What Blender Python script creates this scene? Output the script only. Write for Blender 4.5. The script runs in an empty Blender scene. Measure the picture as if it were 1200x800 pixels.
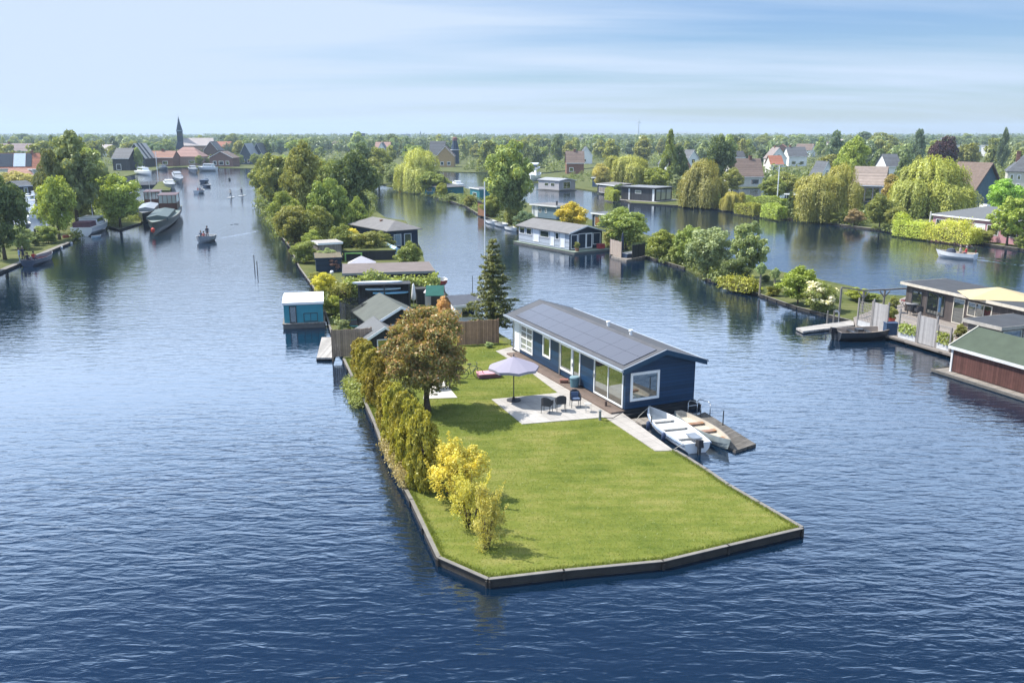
import bpy, math, random
import numpy as np
from mathutils import Vector, Matrix
from mathutils.geometry import tessellate_polygon

scene = bpy.context.scene
COL = scene.collection
R = math.radians
rnd = random.Random(7)
HAZE, WBUMP, EXPO, CLD, WL = 0.00021, 0.43, 0.80, (5.9, 7.1, 8.8), 0.2

# ------------------------------------------------------------------ camera geometry (survey of the place from the photograph)
CAM_H, FOC, HOR = 15.0, 1000.0, 157.0
PITCH = math.atan((400 - HOR) / FOC)
def G(px, py, z=0.0):
    u = (px - 600) / FOC; v = (400 - py) / FOC
    dy = math.cos(PITCH) + v * math.sin(PITCH); dz = -math.sin(PITCH) + v * math.cos(PITCH)
    t = (z - CAM_H) / dz
    return Vector((u * t, dy * t, z))
def TZ(p, py):
    v = (400 - py) / FOC
    return CAM_H + p[1] * (-math.sin(PITCH) + v * math.cos(PITCH)) / (math.cos(PITCH) + v * math.sin(PITCH))
def proj(x, y, z):
    z -= CAM_H
    f = y * math.cos(PITCH) - z * math.sin(PITCH); up = y * math.sin(PITCH) + z * math.cos(PITCH)
    return 600 + FOC * x / f, 400 - FOC * up / f
def mpp(p): return p[1] * 1.03 / FOC           # metres per photo pixel near p

cam_data = bpy.data.cameras.new('camera'); cam = bpy.data.objects.new('camera', cam_data); COL.objects.link(cam)
cam.location = (0, 0, CAM_H); cam.rotation_euler = (R(90) - PITCH, 0, 0)
cam_data.sensor_width = 36; cam_data.lens = 36 * FOC / 1200; cam_data.clip_end = 20000; cam_data.clip_start = .5
scene.camera = cam

# ------------------------------------------------------------------ tagging / linking
def tag(o, label=None, cat=None, group=None, kind=None):
    if label: o['label'] = label
    if cat: o['category'] = cat
    if group: o['group'] = group
    if kind: o['kind'] = kind
    return o
def empty(name, loc=(0, 0, 0), rz=0.0, label=None, cat=None, group=None):
    o = bpy.data.objects.new(name, None); COL.objects.link(o)
    o.location = loc; o.rotation_euler = (0, 0, rz); o.empty_display_size = .2
    return tag(o, label, cat, group)
def link(name, me, parent=None, loc=None, rz=None, scale=None):
    o = bpy.data.objects.new(name, me); COL.objects.link(o)
    if parent: o.parent = parent
    if loc is not None: o.location = loc
    if rz is not None: o.rotation_euler = (0, 0, rz)
    if scale is not None: o.scale = scale
    return o
def kids(o): return [c for c in COL.objects if c.parent == o]
def copy_tree(o, parent=None):
    c = o.copy(); COL.objects.link(c)
    if parent: c.parent = parent
    for ch in list(o.children): copy_tree(ch, c)
    return c

# ------------------------------------------------------------------ materials
MATS = {}
class NT:
    def __init__(s, m): s.t = m.node_tree; s.n = s.t.nodes; s.l = s.t.links
    def add(s, typ, **kw):
        n = s.n.new(typ)
        for k, v in kw.items():
            if k.startswith('_'): n.inputs[k[1:].replace('_', ' ')].default_value = v
            else: setattr(n, k, v)
        return n
    def lk(s, a, b): s.l.new(a, b)
    def math(s, op, a, b=None, clamp=False):
        n = s.n.new('ShaderNodeMath'); n.operation = op; n.use_clamp = clamp
        for i, x in enumerate((a, b)):
            if x is None: continue
            if hasattr(x, 'links'): s.l.new(x, n.inputs[i])
            else: n.inputs[i].default_value = x
        return n.outputs[0]
    def mix(s, fac, a, b, blend='MIX'):
        n = s.n.new('ShaderNodeMix'); n.data_type = 'RGBA'; n.blend_type = blend
        for i, x in ((0, fac), (6, a), (7, b)):
            if hasattr(x, 'links'): s.l.new(x, n.inputs[i])
            else: n.inputs[i].default_value = x if i == 0 else (*x[:3], 1)
        return n.outputs[2]
    def ramp(s, fac, stops):
        n = s.n.new('ShaderNodeValToRGB'); e = n.color_ramp.elements
        while len(e) < len(stops): e.new(.5)
        for i, (p, c) in enumerate(stops):
            e[i].position = p; e[i].color = (*c, 1) if len(c) == 3 else c
        s.l.new(fac, n.inputs[0]); return n.outputs[0]
def newmat(name):
    m = bpy.data.materials.new(name); m.use_nodes = True; t = NT(m)
    return m, t, t.n['Principled BSDF']
def mul(c, k): return tuple(max(0, min(1, x * k)) for x in c)
def mat(name, col, rough=.75, var=.22, scale=2.5, spec=.3, metal=0.0, plank=None, rows=None, bump=0.0, fine=14.0, soft=False, rot=0.0):
    """plank=(axis, width): boards; rows=(axis, width): roof courses"""
    if name in MATS: return MATS[name]
    m, t, b = newmat(name)
    tc = t.add('ShaderNodeTexCoord')
    n1 = t.add('ShaderNodeTexNoise', _Scale=scale, _Detail=5.0, _Roughness=.6); t.lk(tc.outputs['Object'], n1.inputs['Vector'])
    n2 = t.add('ShaderNodeTexNoise', _Scale=scale * fine, _Detail=3.0); t.lk(tc.outputs['Object'], n2.inputs['Vector'])
    fac = t.math('ADD', t.math('MULTIPLY', n1.outputs['Fac'], .65), t.math('MULTIPLY', n2.outputs['Fac'], .35))
    c = t.ramp(fac, [(.3, mul(col, 1 - var)), (.7, mul(col, 1 + var))])
    h = n2.outputs['Fac']
    src = tc.outputs['Object']
    if rot:
        mp_ = t.add('ShaderNodeMapping'); mp_.inputs['Rotation'].default_value = (0, 0, rot); t.lk(src, mp_.inputs[0]); src = mp_.outputs[0]
    for spec_, dark in ((plank, .45 if not soft else .72), (rows, .6 if not soft else .72)):
        if not spec_: continue
        ax, w = spec_
        sx = t.add('ShaderNodeSeparateXYZ'); t.lk(src, sx.inputs[0])
        q = t.math('DIVIDE', sx.outputs[ax], w)
        fr = t.math('FRACT', q); fl = t.math('FLOOR', q)
        wn = t.add('ShaderNodeTexWhiteNoise', noise_dimensions='1D'); t.lk(fl, wn.inputs['W'])
        k = t.math('ADD', t.math('MULTIPLY', wn.outputs['Value'], .4 if not soft else .1), .8 if not soft else .95)
        gap = t.math('SUBTRACT', 1.0, t.math('MULTIPLY', t.math('LESS_THAN', fr, .1 if not soft else .05), 1 - dark))
        cc = t.add('ShaderNodeCombineColor')
        kk = t.math('MULTIPLY', k, gap)
        for i in range(3): t.lk(kk, cc.inputs[i])
        c = t.mix(1.0, c, cc.outputs[0], 'MULTIPLY')
        h = t.math('ADD', t.math('MULTIPLY', h, .2), gap)
        bump = bump or .25
    t.lk(c, b.inputs['Base Color'])
    b.inputs['Roughness'].default_value = rough; b.inputs['Metallic'].default_value = metal
    b.inputs['Specular IOR Level'].default_value = spec
    if bump:
        bp = t.add('ShaderNodeBump', _Strength=bump, _Distance=.03); t.lk(h, bp.inputs['Height']); t.lk(bp.outputs[0], b.inputs['Normal'])
    MATS[name] = m
    return m

def foliage_mat(name, trans=.40):
    m, t, b = newmat(name); t.n.remove(b); out = t.n['Material Output']
    oi = t.add('ShaderNodeObjectInfo'); at = t.add('ShaderNodeAttribute', attribute_name='tint')
    k = t.ramp(at.outputs['Fac'], [(0, (2.1, 2.15, 1.85)), (.5, (3.2, 3.15, 2.8)), (1, (4.7, 4.4, 3.5))])
    c = t.mix(1.0, oi.outputs['Color'], k, 'MULTIPLY')
    hs = t.add('ShaderNodeHueSaturation'); t.lk(c, hs.inputs['Color'])
    t.lk(t.math('ADD', t.math('MULTIPLY', oi.outputs['Random'], .03), .485), hs.inputs['Hue'])
    t.lk(t.math('ADD', t.math('MULTIPLY', oi.outputs['Random'], .3), .85), hs.inputs['Value'])
    c = hs.outputs[0]
    d = t.add('ShaderNodeBsdfDiffuse'); tr = t.add('ShaderNodeBsdfTranslucent'); g = t.add('ShaderNodeBsdfGlossy', _Roughness=.45)
    t.lk(c, d.inputs['Color'])
    tc_ = t.mix(1.0, c, (1.04, 1.0, .55), 'MULTIPLY'); t.lk(tc_, tr.inputs['Color'])
    g.inputs['Color'].default_value = (.8, .85, .8, 1)
    m1 = t.add('ShaderNodeMixShader', _Fac=trans); t.lk(d.outputs[0], m1.inputs[1]); t.lk(tr.outputs[0], m1.inputs[2])
    m2 = t.add('ShaderNodeMixShader', _Fac=.035); t.lk(m1.outputs[0], m2.inputs[1]); t.lk(g.outputs[0], m2.inputs[2])
    t.lk(m2.outputs[0], out.inputs['Surface'])
    return m
LEAF = foliage_mat('leaf_foliage')
BARK = mat('bark', (.11, .085, .06), .9, .4, 6, spec=.1, bump=.4)

def glass_mat(name, inner, refl=.30):
    m, t, b = newmat(name); t.n.remove(b); out = t.n['Material Output']
    d = t.add('ShaderNodeBsdfDiffuse'); d.inputs['Color'].default_value = (*inner, 1)
    g = t.add('ShaderNodeBsdfGlossy', _Roughness=.015); g.inputs['Color'].default_value = (.9, .95, .95, 1)
    fr = t.add('ShaderNodeFresnel', _IOR=1.45)
    f = t.math('ADD', fr.outputs[0], refl, clamp=True)
    mx = t.add('ShaderNodeMixShader'); t.lk(f, mx.inputs[0]); t.lk(d.outputs[0], mx.inputs[1]); t.lk(g.outputs[0], mx.inputs[2])
    t.lk(mx.outputs[0], out.inputs['Surface'])
    MATS[name] = m
    return m
GLASS = glass_mat('window_glass', (.02, .025, .028))
GLASS_LT = glass_mat('window_glass_curtain', (.3, .31, .3), .2)
WHITE = mat('white_paint', (.78, .79, .8), .45, .05, 3, spec=.4)
OFFWHITE = mat('offwhite_paint', (.62, .6, .55), .6, .1, 3)
BLACK = mat('black_plastic', (.02, .02, .024), .45, .2, 5)
STEEL = mat('galvanised_steel', (.5, .52, .54), .35, .12, 8, metal=.8)
DARKSTEEL = mat('dark_metal', (.06, .065, .07), .45, .2, 8, metal=.3)
OLDWOOD = mat('weathered_wood', (.24, .215, .19), .85, .3, 3, plank=(0, .14))
OLDWOOD_Y = mat('weathered_wood_cross', (.22, .2, .18), .85, .3, 3, plank=(1, .14))
TIMBER = mat('bulwark_timber', (.048, .044, .040), .85, .35, 2.0, bump=.3)
CAPWOOD = mat('bulwark_cap', (.19, .178, .162), .85, .25, 2.0, bump=.2)
GREYROOF = mat('grey_felt_roof', (.17, .165, .165), .85, .2, 1.2, fine=30)
DARKROOF = mat('dark_felt_roof', (.055, .058, .065), .8, .25, 1.2, fine=30)
NAVY = mat('navy_boards', (.016, .032, .06), .55, .15, 2, plank=(2, .16))
DARKWALL = mat('dark_boards', (.03, .032, .036), .7, .25, 2, plank=(0, .15))
BROWNROOF = mat('brown_tile_roof', (.17, .125, .105), .85, .25, 1.5, rows=(2, .25))
REDROOF = mat('red_tile_roof', (.30, .12, .075), .85, .25, 1.5, rows=(2, .25))
SLATEROOF = mat('slate_roof', (.10, .105, .115), .7, .25, 1.5, rows=(2, .25))
THATCH = mat('thatch', (.16, .12, .10), .95, .3, 2.5, bump=.3)
BRICK = mat('brick_wall', (.24, .12, .085), .9, .3, 3, rows=(2, .08))
PAVE = mat('pale_paving', (.50, .47, .43), .85, .14, 1.5, bump=.1)

# ------------------------------------------------------------------ mesh builder
class MB:
    def __init__(s): s.v = []; s.f = []; s.m = []; s.xf = None; s.mi = 0
    def pt(s, p):
        p = Vector(p)
        if s.xf is not None: p = s.xf @ p
        s.v.append(tuple(p)); return len(s.v) - 1
    def face(s, ids): s.f.append(tuple(ids)); s.m.append(s.mi)
    def poly(s, pts): s.face([s.pt(p) for p in pts])
    def hexa(s, lo, hi):          # two quads, lower and upper, same winding (ccw from above)
        a = [s.pt(p) for p in lo]; b = [s.pt(p) for p in hi]; n = len(a)
        s.face(a[::-1]); s.face(b)
        for i in range(n): s.face((a[i], a[(i + 1) % n], b[(i + 1) % n], b[i]))
    def box(s, x0, x1, y0, y1, z0, z1):
        s.hexa([(x0, y0, z0), (x1, y0, z0), (x1, y1, z0), (x0, y1, z0)], [(x0, y0, z1), (x1, y0, z1), (x1, y1, z1), (x0, y1, z1)])
    def beam(s, p, q, w, h):      # bar from p to q, width w (horizontal) height h
        p = Vector(p); q = Vector(q); d = (q - p).normalized()
        up = Vector((0, 0, 1)) if abs(d.z) < .95 else Vector((0, 1, 0))
        a = d.cross(up).normalized() * (w / 2); b = a.cross(d).normalized() * (h / 2)
        s.hexa([p - a - b, p + a - b, q + a - b, q - a - b], [p - a + b, p + a + b, q + a + b, q - a + b])
    def tube(s, p, q, r0, r1=None, n=8):
        r1 = r0 if r1 is None else r1
        p = Vector(p); q = Vector(q); d = (q - p).normalized()
        up = Vector((0, 0, 1)) if abs(d.z) < .9 else Vector((1, 0, 0))
        a = d.cross(up).normalized(); b = d.cross(a)
        A = [s.pt(p + (a * math.cos(2 * math.pi * i / n) + b * math.sin(2 * math.pi * i / n)) * r0) for i in range(n)]
        B = [s.pt(q + (a * math.cos(2 * math.pi * i / n) + b * math.sin(2 * math.pi * i / n)) * r1) for i in range(n)]
        s.face(A); s.face(B[::-1])
        for i in range(n): s.face((A[i], B[i], B[(i + 1) % n], A[(i + 1) % n]))
    def path(s, pts, r, n=8):
        for a, b in zip(pts, pts[1:]): s.tube(a, b, r, r, n)
    def prism(s, poly, z0, z1):
        n = len(poly)
        s.hexa([(p[0], p[1], z0) for p in poly], [(p[0], p[1], z1) for p in poly])
    def ext(s, prof, y0, y1):     # profile in xz extruded along y
        a = [s.pt((x, y0, z)) for x, z in prof]; b = [s.pt((x, y1, z)) for x, z in prof]; n = len(a)
        s.face(a); s.face(b[::-1])
        for i in range(n): s.face((a[i], b[i], b[(i + 1) % n], a[(i + 1) % n]))
    def extx(s, prof, x0, x1):    # profile in yz extruded along x
        a = [s.pt((x0, y, z)) for y, z in prof]; b = [s.pt((x1, y, z)) for y, z in prof]; n = len(a)
        s.face(a[::-1]); s.face(b)
        for i in range(n): s.face((a[i], a[(i + 1) % n], b[(i + 1) % n], b[i]))
    def lathe(s, prof, c=(0, 0, 0), n=16):   # prof (r,z)
        rings = []
        for r, z in prof:
            rings.append([s.pt((c[0] + r * math.cos(2 * math.pi * i / n), c[1] + r * math.sin(2 * math.pi * i / n), c[2] + z)) for i in range(n)])
        s.face(rings[0][::-1]); s.face(rings[-1])
        for A, B in zip(rings, rings[1:]):
            for i in range(n): s.face((A[i], A[(i + 1) % n], B[(i + 1) % n], B[i]))
    def mesh(s, name, mats, smooth=False):
        me = bpy.data.meshes.new(name); me.from_pydata(s.v, [], s.f)
        for m in (mats if isinstance(mats, (list, tuple)) else [mats]): me.materials.append(m)
        me.polygons.foreach_set('material_index', s.m)
        if smooth: me.polygons.foreach_set('use_smooth', [True] * len(s.f))
        me.update(); return me
    def build(s, name, mats, parent=None, loc=None, rz=None, smooth=False):
        return link(name, s.mesh(name, mats, smooth), parent, loc, rz)

def land_mesh(poly, z1, z0):
    pts = [Vector((p[0], p[1], 0)) for p in poly]
    area = sum(pts[i].x * pts[(i + 1) % len(pts)].y - pts[(i + 1) % len(pts)].x * pts[i].y for i in range(len(pts)))
    if area < 0: pts.reverse()
    mb = MB(); a = [mb.pt((p.x, p.y, z1)) for p in pts]; b = [mb.pt((p.x, p.y, z0)) for p in pts]; n = len(pts)
    for t in tessellate_polygon([pts]):
        v1, v2, v3 = (pts[i] for i in t)
        if (v2 - v1).cross(v3 - v1).z < 0: t = t[::-1]
        mb.face([a[i] for i in t])
    for i in range(n): mb.face((b[i], b[(i + 1) % n], a[(i + 1) % n], a[i]))
    return mb
def inside(poly, x, y):
    c = False; j = len(poly) - 1
    for i in range(len(poly)):
        xi, yi = poly[i][0], poly[i][1]; xj, yj = poly[j][0], poly[j][1]
        if (yi > y) != (yj > y) and x < (xj - xi) * (y - yi) / (yj - yi) + xi: c = not c
        j = i
    return c

# ------------------------------------------------------------------ foliage
def card_mesh(name, P, N, S, tint, asp=1.7, mats=None, axis=None):
    """rhombic leaf sprays; axis: preferred long direction"""
    n = len(P); rg = np.random.default_rng(len(P) + int(abs(P[0, 0]) * 1000))
    N = N / (np.linalg.norm(N, axis=1, keepdims=True) + 1e-9)
    A = rg.normal(size=(n, 3)) if axis is None else axis + rg.normal(size=(n, 3)) * .25
    A = A - N * (A * N).sum(1, keepdims=True); A /= (np.linalg.norm(A, axis=1, keepdims=True) + 1e-9)
    B = np.cross(N, A)
    l = (S * asp * .5)[:, None]; w = (S * .5)[:, None]
    k = rg.uniform(-.25, .35, size=(n, 1))
    V = np.stack([P - A * l, P + B * w + A * l * k + N * w * .25, P + A * l, P - B * w + A * l * k * .5 + N * w * .25], 1).reshape(-1, 3)
    me = bpy.data.meshes.new(name)
    me.vertices.add(4 * n); me.loops.add(4 * n); me.polygons.add(n)
    me.vertices.foreach_set('co', V.astype(np.float32).ravel())
    me.loops.foreach_set('vertex_index', np.arange(4 * n, dtype=np.int32))
    me.polygons.foreach_set('loop_start', np.arange(0, 4 * n, 4, dtype=np.int32))
    at = me.attributes.new('tint', 'FLOAT', 'FACE'); at.data.foreach_set('value', np.clip(tint, 0, 1).astype(np.float32))
    me.materials.append(LEAF); me.update(); me.validate()
    return me
def unit(rg, n):
    v = rg.normal(size=(n, 3)); return v / np.linalg.norm(v, axis=1, keepdims=True)
def clump_leaves(rg, C, CR, n, size, up=.35, flat=.8, jitter=.55):
    """n leaves spread over clumps C (k,3) of radius CR (k,)"""
    k = len(C); w = CR ** 2; idx = rg.choice(k, size=n, p=w / w.sum())
    d = unit(rg, n); d[:, 2] += up; d /= np.linalg.norm(d, axis=1, keepdims=True)
    r = rg.uniform(.25, 1.08, size=n) ** .55
    off = d * (r * CR[idx])[:, None]; off[:, 2] *= flat
    P = C[idx] + off
    N = d + rg.normal(size=(n, 3)) * jitter
    ct = rg.uniform(.2, .8, size=k)
    tint = ct[idx] * .6 + rg.uniform(0, .4, size=n)
    return P, N, size * rg.uniform(.6, 1.35, size=n), tint
def crown_clumps(rg, k, cz, rz, r=.5, cr=(.09, .17), power=.45, taper=0.0, lean=0.0):
    C = []; 
    while len(C) < k:
        d = rg.normal(size=3); d /= np.linalg.norm(d)
        q = rg.uniform() ** power
        p = d * q
        z = p[2]
        sc = 1 - taper * max(0, z)
        wob = .82 + .25 * math.sin(3 * math.atan2(p[1], p[0]) + k) * .6 + rg.uniform(-.08, .12)
        C.append((p[0] * (r - .1) * sc * wob, p[1] * (r - .1) * sc * wob, cz + z * (rz - .06)))
    C = np.array(C); CR = rg.uniform(*cr, size=k)
    return C, CR
def trunk_mb(C, rg, top=.7, r=.028, nb=9, multi=1, spread=.12):
    mb = MB()
    for m in range(multi):
        ox = 0 if multi == 1 else spread * math.cos(m * 2.4); oy = 0 if multi == 1 else spread * math.sin(m * 2.4)
        p = Vector((ox * .25, oy * .25, -.02)); rr = r / math.sqrt(multi)
        pts = [p]
        for i in range(1, 6):
            t = i / 5
            pts.append(Vector((ox * t + rg.normal() * .012, oy * t + rg.normal() * .012, top * t)))
        for i in range(5): mb.tube(pts[i], pts[i + 1], rr * (1.25 if i == 0 else 1 - i * .15), rr * (1 - (i + 1) * .15), 7)
        for j in range(nb):
            c = Vector(C[int(rg.integers(len(C)))]); s = pts[int(rg.integers(2, 6))]
            if c.z < s.z - .05: continue
            mid = (s + c) / 2 + Vector((0, 0, -.02))
            mb.tube(s, mid, rr * .4, rr * .25, 5); mb.tube(mid, c, rr * .25, rr * .08, 5)
    return mb
def proto(kind, seed, n=9000, leaf=.034):
    rg = np.random.default_rng(seed)
    if kind == 'broad': C, CR = crown_clumps(rg, 130, .54, .46, cr=(.06, .125))
    elif kind == 'round': C, CR = crown_clumps(rg, 120, .52, .47, cr=(.065, .13))
    elif kind == 'airy': C, CR = crown_clumps(rg, 95, .56, .44, cr=(.045, .10), power=.6, taper=.25)
    elif kind == 'tall': C, CR = crown_clumps(rg, 120, .53, .47, cr=(.06, .12), taper=.45)
    elif kind == 'bush': C, CR = crown_clumps(rg, 85, .47, .5, cr=(.07, .15))
    elif kind == 'column': 
        z = rg.uniform(.05, .95, 90); a = rg.uniform(0, 6.28, 90); w = .42 * np.minimum(1, (1.02 - z) * 2.2) * np.minimum(1, .6 + z)
        C = np.stack([np.cos(a) * w * .7, np.sin(a) * w * .7, z], 1); CR = rg.uniform(.08, .14, 90)
    elif kind == 'cone':
        z = rg.uniform(.08, .97, 110) ; a = rg.uniform(0, 6.28, 110); w = .5 * (1 - z) + .03
        C = np.stack([np.cos(a) * w * .75, np.sin(a) * w * .75, z], 1); CR = .04 + .10 * (1 - z)
    if kind == 'willow':
        P = []; N = []; T = []
        ns = int(n / 26); K = 17
        sub = [(0, 0, .27, 1.0)] + [(.31 * math.cos(i * 2.4 + seed) * rg.uniform(.45, 1.2), .31 * math.sin(i * 2.4 + seed) * rg.uniform(.45, 1.2), rg.uniform(.09, .21), rg.uniform(.45, .98)) for i in range(K - 1)]
        tt = rg.uniform(.2, .7, K)
        for i in range(ns):
            k = int(rg.integers(K)); cx, cy, rs, zt_ = sub[k]; a = rg.uniform(0, 6.283); q = math.sqrt(rg.uniform(.0, 1))
            x, y = cx + rs * q * math.cos(a), cy + rs * q * math.sin(a); ro = math.hypot(x, y); oa = math.atan2(y, x)
            z = zt_ - rs * .75 * (1 - math.sqrt(max(0, 1 - q * q))) - rg.uniform(0, .06)
            L = rg.uniform(.2, .85) * (.4 + 1.4 * ro); zb = max(.02, z - L); t0 = tt[k] + rg.uniform(-.2, .3)
            u = np.linspace(0, 1, 26); zs = z + (zb - z) * u; sw = .07 * np.sqrt(u) * (.3 + ro) * rg.uniform(.2, 1.6)
            P.append(np.stack([x + math.cos(oa) * sw + rg.normal(size=26) * .011, y + math.sin(oa) * sw + rg.normal(size=26) * .011, zs + rg.normal(size=26) * .01], 1))
            N.append(np.stack([np.full(26, math.cos(a) + math.cos(oa) * .5), np.full(26, math.sin(a) + math.sin(oa) * .5), 1.3 - 1.0 * u], 1) + rg.normal(size=(26, 3)) * .6)
            T.append(np.full(26, t0) + rg.uniform(-.2, .25, 26))
        P = np.concatenate(P); N = np.concatenate(N); T = np.concatenate(T)
        S = leaf * .42 * rg.uniform(.6, 1.3, size=len(P))
        me = card_mesh('willow_crown', P, N, S, T, asp=3.3, axis=np.tile(np.array([0, 0, -1.0]), (len(P), 1)))
        tm = trunk_mb(P[::200], rg, .68, .034, 8)
    else:
        P, N, S, T = clump_leaves(rg, C, CR, n, leaf)
        P[:, 2] = np.maximum(P[:, 2], .02)
        me = card_mesh(kind + '_crown', P, N, S, T)
        tm = trunk_mb(C, rg, .72 if kind not in ('column', 'cone') else .9, .028 if kind != 'bush' else .018, 12, multi=3 if kind == 'bush' else 1)
    return me, tm.mesh(kind + '_trunk', BARK, True)
PROTO = {}
for kd, sd, cnt in (('broad', 11, 3), ('round', 21, 2), ('airy', 31, 2), ('tall', 41, 3), ('bush', 51, 3), ('column', 61, 1), ('cone', 71, 1), ('willow', 81, 2)):
    PROTO[kd] = [proto(kd, sd + i, 52000 if kd == 'willow' else 13000, .026 if kd != 'willow' else .03) for i in range(cnt)]
def far_mesh(kind, seed, n):
    """whole small tree as one mesh for the far distance"""
    rg = np.random.default_rng(seed)
    C, CR = crown_clumps(rg, 46, .53, .47, cr=(.09, .17), taper={'tall': .5, 'broad': .1}[kind])
    P, N, S, T = clump_leaves(rg, C, CR, n, .062)
    P[:, 2] = np.maximum(P[:, 2], .02)
    me = card_mesh('far_crown', P, N, S, T)
    return me
FAR = [far_mesh('broad' if i % 3 else 'tall', 200 + i, 2400) for i in range(7)]

GREEN = dict(mid=(.100, .118, .034), olive=(.110, .118, .036), dark=(.052, .067, .026), bright=(.112, .138, .032), ygreen=(.125, .14, .026),
             willow=(.135, .136, .036), silver=(.125, .15, .085), copper=(.03, .013, .018), grey=(.12, .145, .075), yellow=(.24, .19, .018), blue=(.062, .085, .055), rust=(.17, .10, .045))
LANDS = []
def ashore(p):
    """nearest spot that has land all round it"""
    def ok(x, y): return any(inside(l, x, y) for l in LANDS)
    d = Vector((p.x, p.y, 0)).normalized()
    for i in range(22):          # first straight back from the water, then in the nearest other direction
        x, y = p.x + d.x * i * .35, p.y + d.y * i * .35
        if all(ok(x + dx, y + dy) for dx, dy in ((0, 0), (.6, 0), (-.6, 0), (0, .6), (0, -.6))): return Vector((x, y, p.z))
    for r in [.4 * 1.25 ** i for i in range(18)]:
        for k in range(1 if r == 0 else 20):
            x, y = p.x + r * math.cos(k * .3142 + 1.57), p.y + r * math.sin(k * .3142 + 1.57)
            if all(ok(x + dx, y + dy) for dx, dy in ((0, 0), (.7, 0), (-.7, 0), (0, .7), (0, -.7))): return Vector((x, y, p.z))
    return p
tree_n = 0
def tree(kind, px, by, ty, w, col, label, name='broadleaf_tree', cat='tree', group=None, z=.45, dy=0.0):
    """tree standing on ground seen at (px,by), top seen at row ty, crown w photo pixels wide"""
    global tree_n; tree_n += 1
    p = ashore(G(px, by, z)); h = TZ(p, ty) - z; wd = 1.12 * w * mpp(p)
    c, tk = PROTO[kind][tree_n % len(PROTO[kind])]
    root = empty(name, p, (tree_n * 2.4) % 6.28, label, cat, group)
    a = link('crown' if kind != 'bush' else 'foliage', c, root, scale=(wd, wd, h)); a.color = (*(GREEN[col] if isinstance(col, str) else col), 1)
    b = link('trunk' if kind != 'bush' else 'stem', tk, root, scale=(wd, wd, h) if kind == 'bush' else (min(wd, h * .8),) * 2 + (h,))
    return root
def hedge(name, p, q, width, h, col, label, n=None, z=.45, leaf=.16, seed=1, group=None, cat='hedge', lump=.12, wavy=.1, core_=True):
    """clipped hedge between two ground points"""
    p = Vector(p); q = Vector(q); L = (q - p).length; rg = np.random.default_rng(seed)
    n = n or int((L * (width + 2 * h)) * 2.6 / (leaf * leaf))
    x = rg.uniform(0, L, n); s = rg.uniform(size=n); per = width + 2 * h; d = s * per
    top = d < width; sid = (d >= width) & (d < width + h)
    y = np.where(top, d - width / 2, np.where(sid, -width / 2, width / 2)); zz = np.where(top, h, np.where(sid, d - width, d - width - h))
    wv = 1 + wavy * np.sin(x * 2.1 + seed) * .6 + wavy * np.sin(x * .9 + seed * 2)
    y = y * (1 - .18 * (zz / h) ** 3) + rg.normal(size=n) * lump * .5; zz = zz * wv + rg.normal(size=n) * lump * .6; zz = np.maximum(zz, .03)
    x = x + rg.normal(size=n) * lump * .4
    ne = int(n * min(.3, width / (L + width)))          # leaves over both ends
    x[:ne] = np.where(rg.uniform(size=ne) < .5, 0, L) + rg.normal(size=ne) * lump * .5; y[:ne] = rg.uniform(-.5, .5, ne) * width; zz[:ne] = rg.uniform(.03, 1, ne) * h
    N = np.stack([np.zeros(n), np.where(top, 0, np.sign(y)), np.where(top, 1.0, .35)], 1) + rg.normal(size=(n, 3)) * .55
    T = rg.uniform(.1, .9, n) * .6 + .2 + .2 * np.sin(x * 3 + zz * 4)
    me = card_mesh(name, np.stack([x, y, zz], 1), N, leaf * rg.uniform(.6, 1.3, n), T)
    o = link(name, me, None, (p.x, p.y, z), math.atan2(q.y - p.y, q.x - p.x)); o.color = (*(GREEN[col] if isinstance(col, str) else col), 1)
    # hidden woody core so that the hedge is not hollow
    if not core_: return tag(o, label, cat, group)
    core = MB(); core.box(min(.5, L * .2), L - min(.5, L * .2), -width * .22, width * .22, 0, h * .7); core.build('branches', BARK, o)
    return tag(o, label, cat, group)
# ------------------------------------------------------------------ sky, sun, air
SUN_EL, SUN_AZ = R(54), math.atan2(.30, -1.0)           # direction towards the sun, measured from +x
sd = Vector((math.cos(SUN_AZ) * math.cos(SUN_EL), math.sin(SUN_AZ) * math.cos(SUN_EL), math.sin(SUN_EL)))
sl = bpy.data.lights.new('sun', 'SUN'); sl.energy = 4.4; sl.angle = R(.55); sl.color = (1, .95, .86)
so = bpy.data.objects.new('sun', sl); COL.objects.link(so); so.rotation_euler = (-sd).to_track_quat('-Z', 'Y').to_euler(); so.location = (-40, 20, 80)
w = bpy.data.worlds.new('World'); scene.world = w; w.use_nodes = True
t = NT(w); bg = t.n['Background']
sky = t.add('ShaderNodeTexSky', sky_type='NISHITA', sun_disc=False, sun_elevation=SUN_EL, sun_rotation=R(90) - SUN_AZ)
sky.altitude = 0; sky.air_density = 1.1; sky.dust_density = .25; sky.ozone_density = 3.0
tc = t.add('ShaderNodeTexCoord'); sx = t.add('ShaderNodeSeparateXYZ'); t.lk(tc.outputs['Generated'], sx.inputs[0])
zz = t.math('ADD', t.math('MAXIMUM', sx.outputs[2], 0.0), .10)
cx = t.math('DIVIDE', sx.outputs[0], zz); cy = t.math('DIVIDE', sx.outputs[1], zz)
cb = t.add('ShaderNodeCombineXYZ'); t.lk(cx, cb.inputs[0]); t.lk(cy, cb.inputs[1])
mp = t.add('ShaderNodeMapping'); mp.inputs['Rotation'].default_value = (0, 0, R(-14)); mp.inputs['Scale'].default_value = (.13, .50, 1); t.lk(cb.outputs[0], mp.inputs[0])
nz = t.add('ShaderNodeTexNoise', _Scale=1.25, _Detail=7.0, _Roughness=.52, _Distortion=.35); t.lk(mp.outputs[0], nz.inputs['Vector'])
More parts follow.
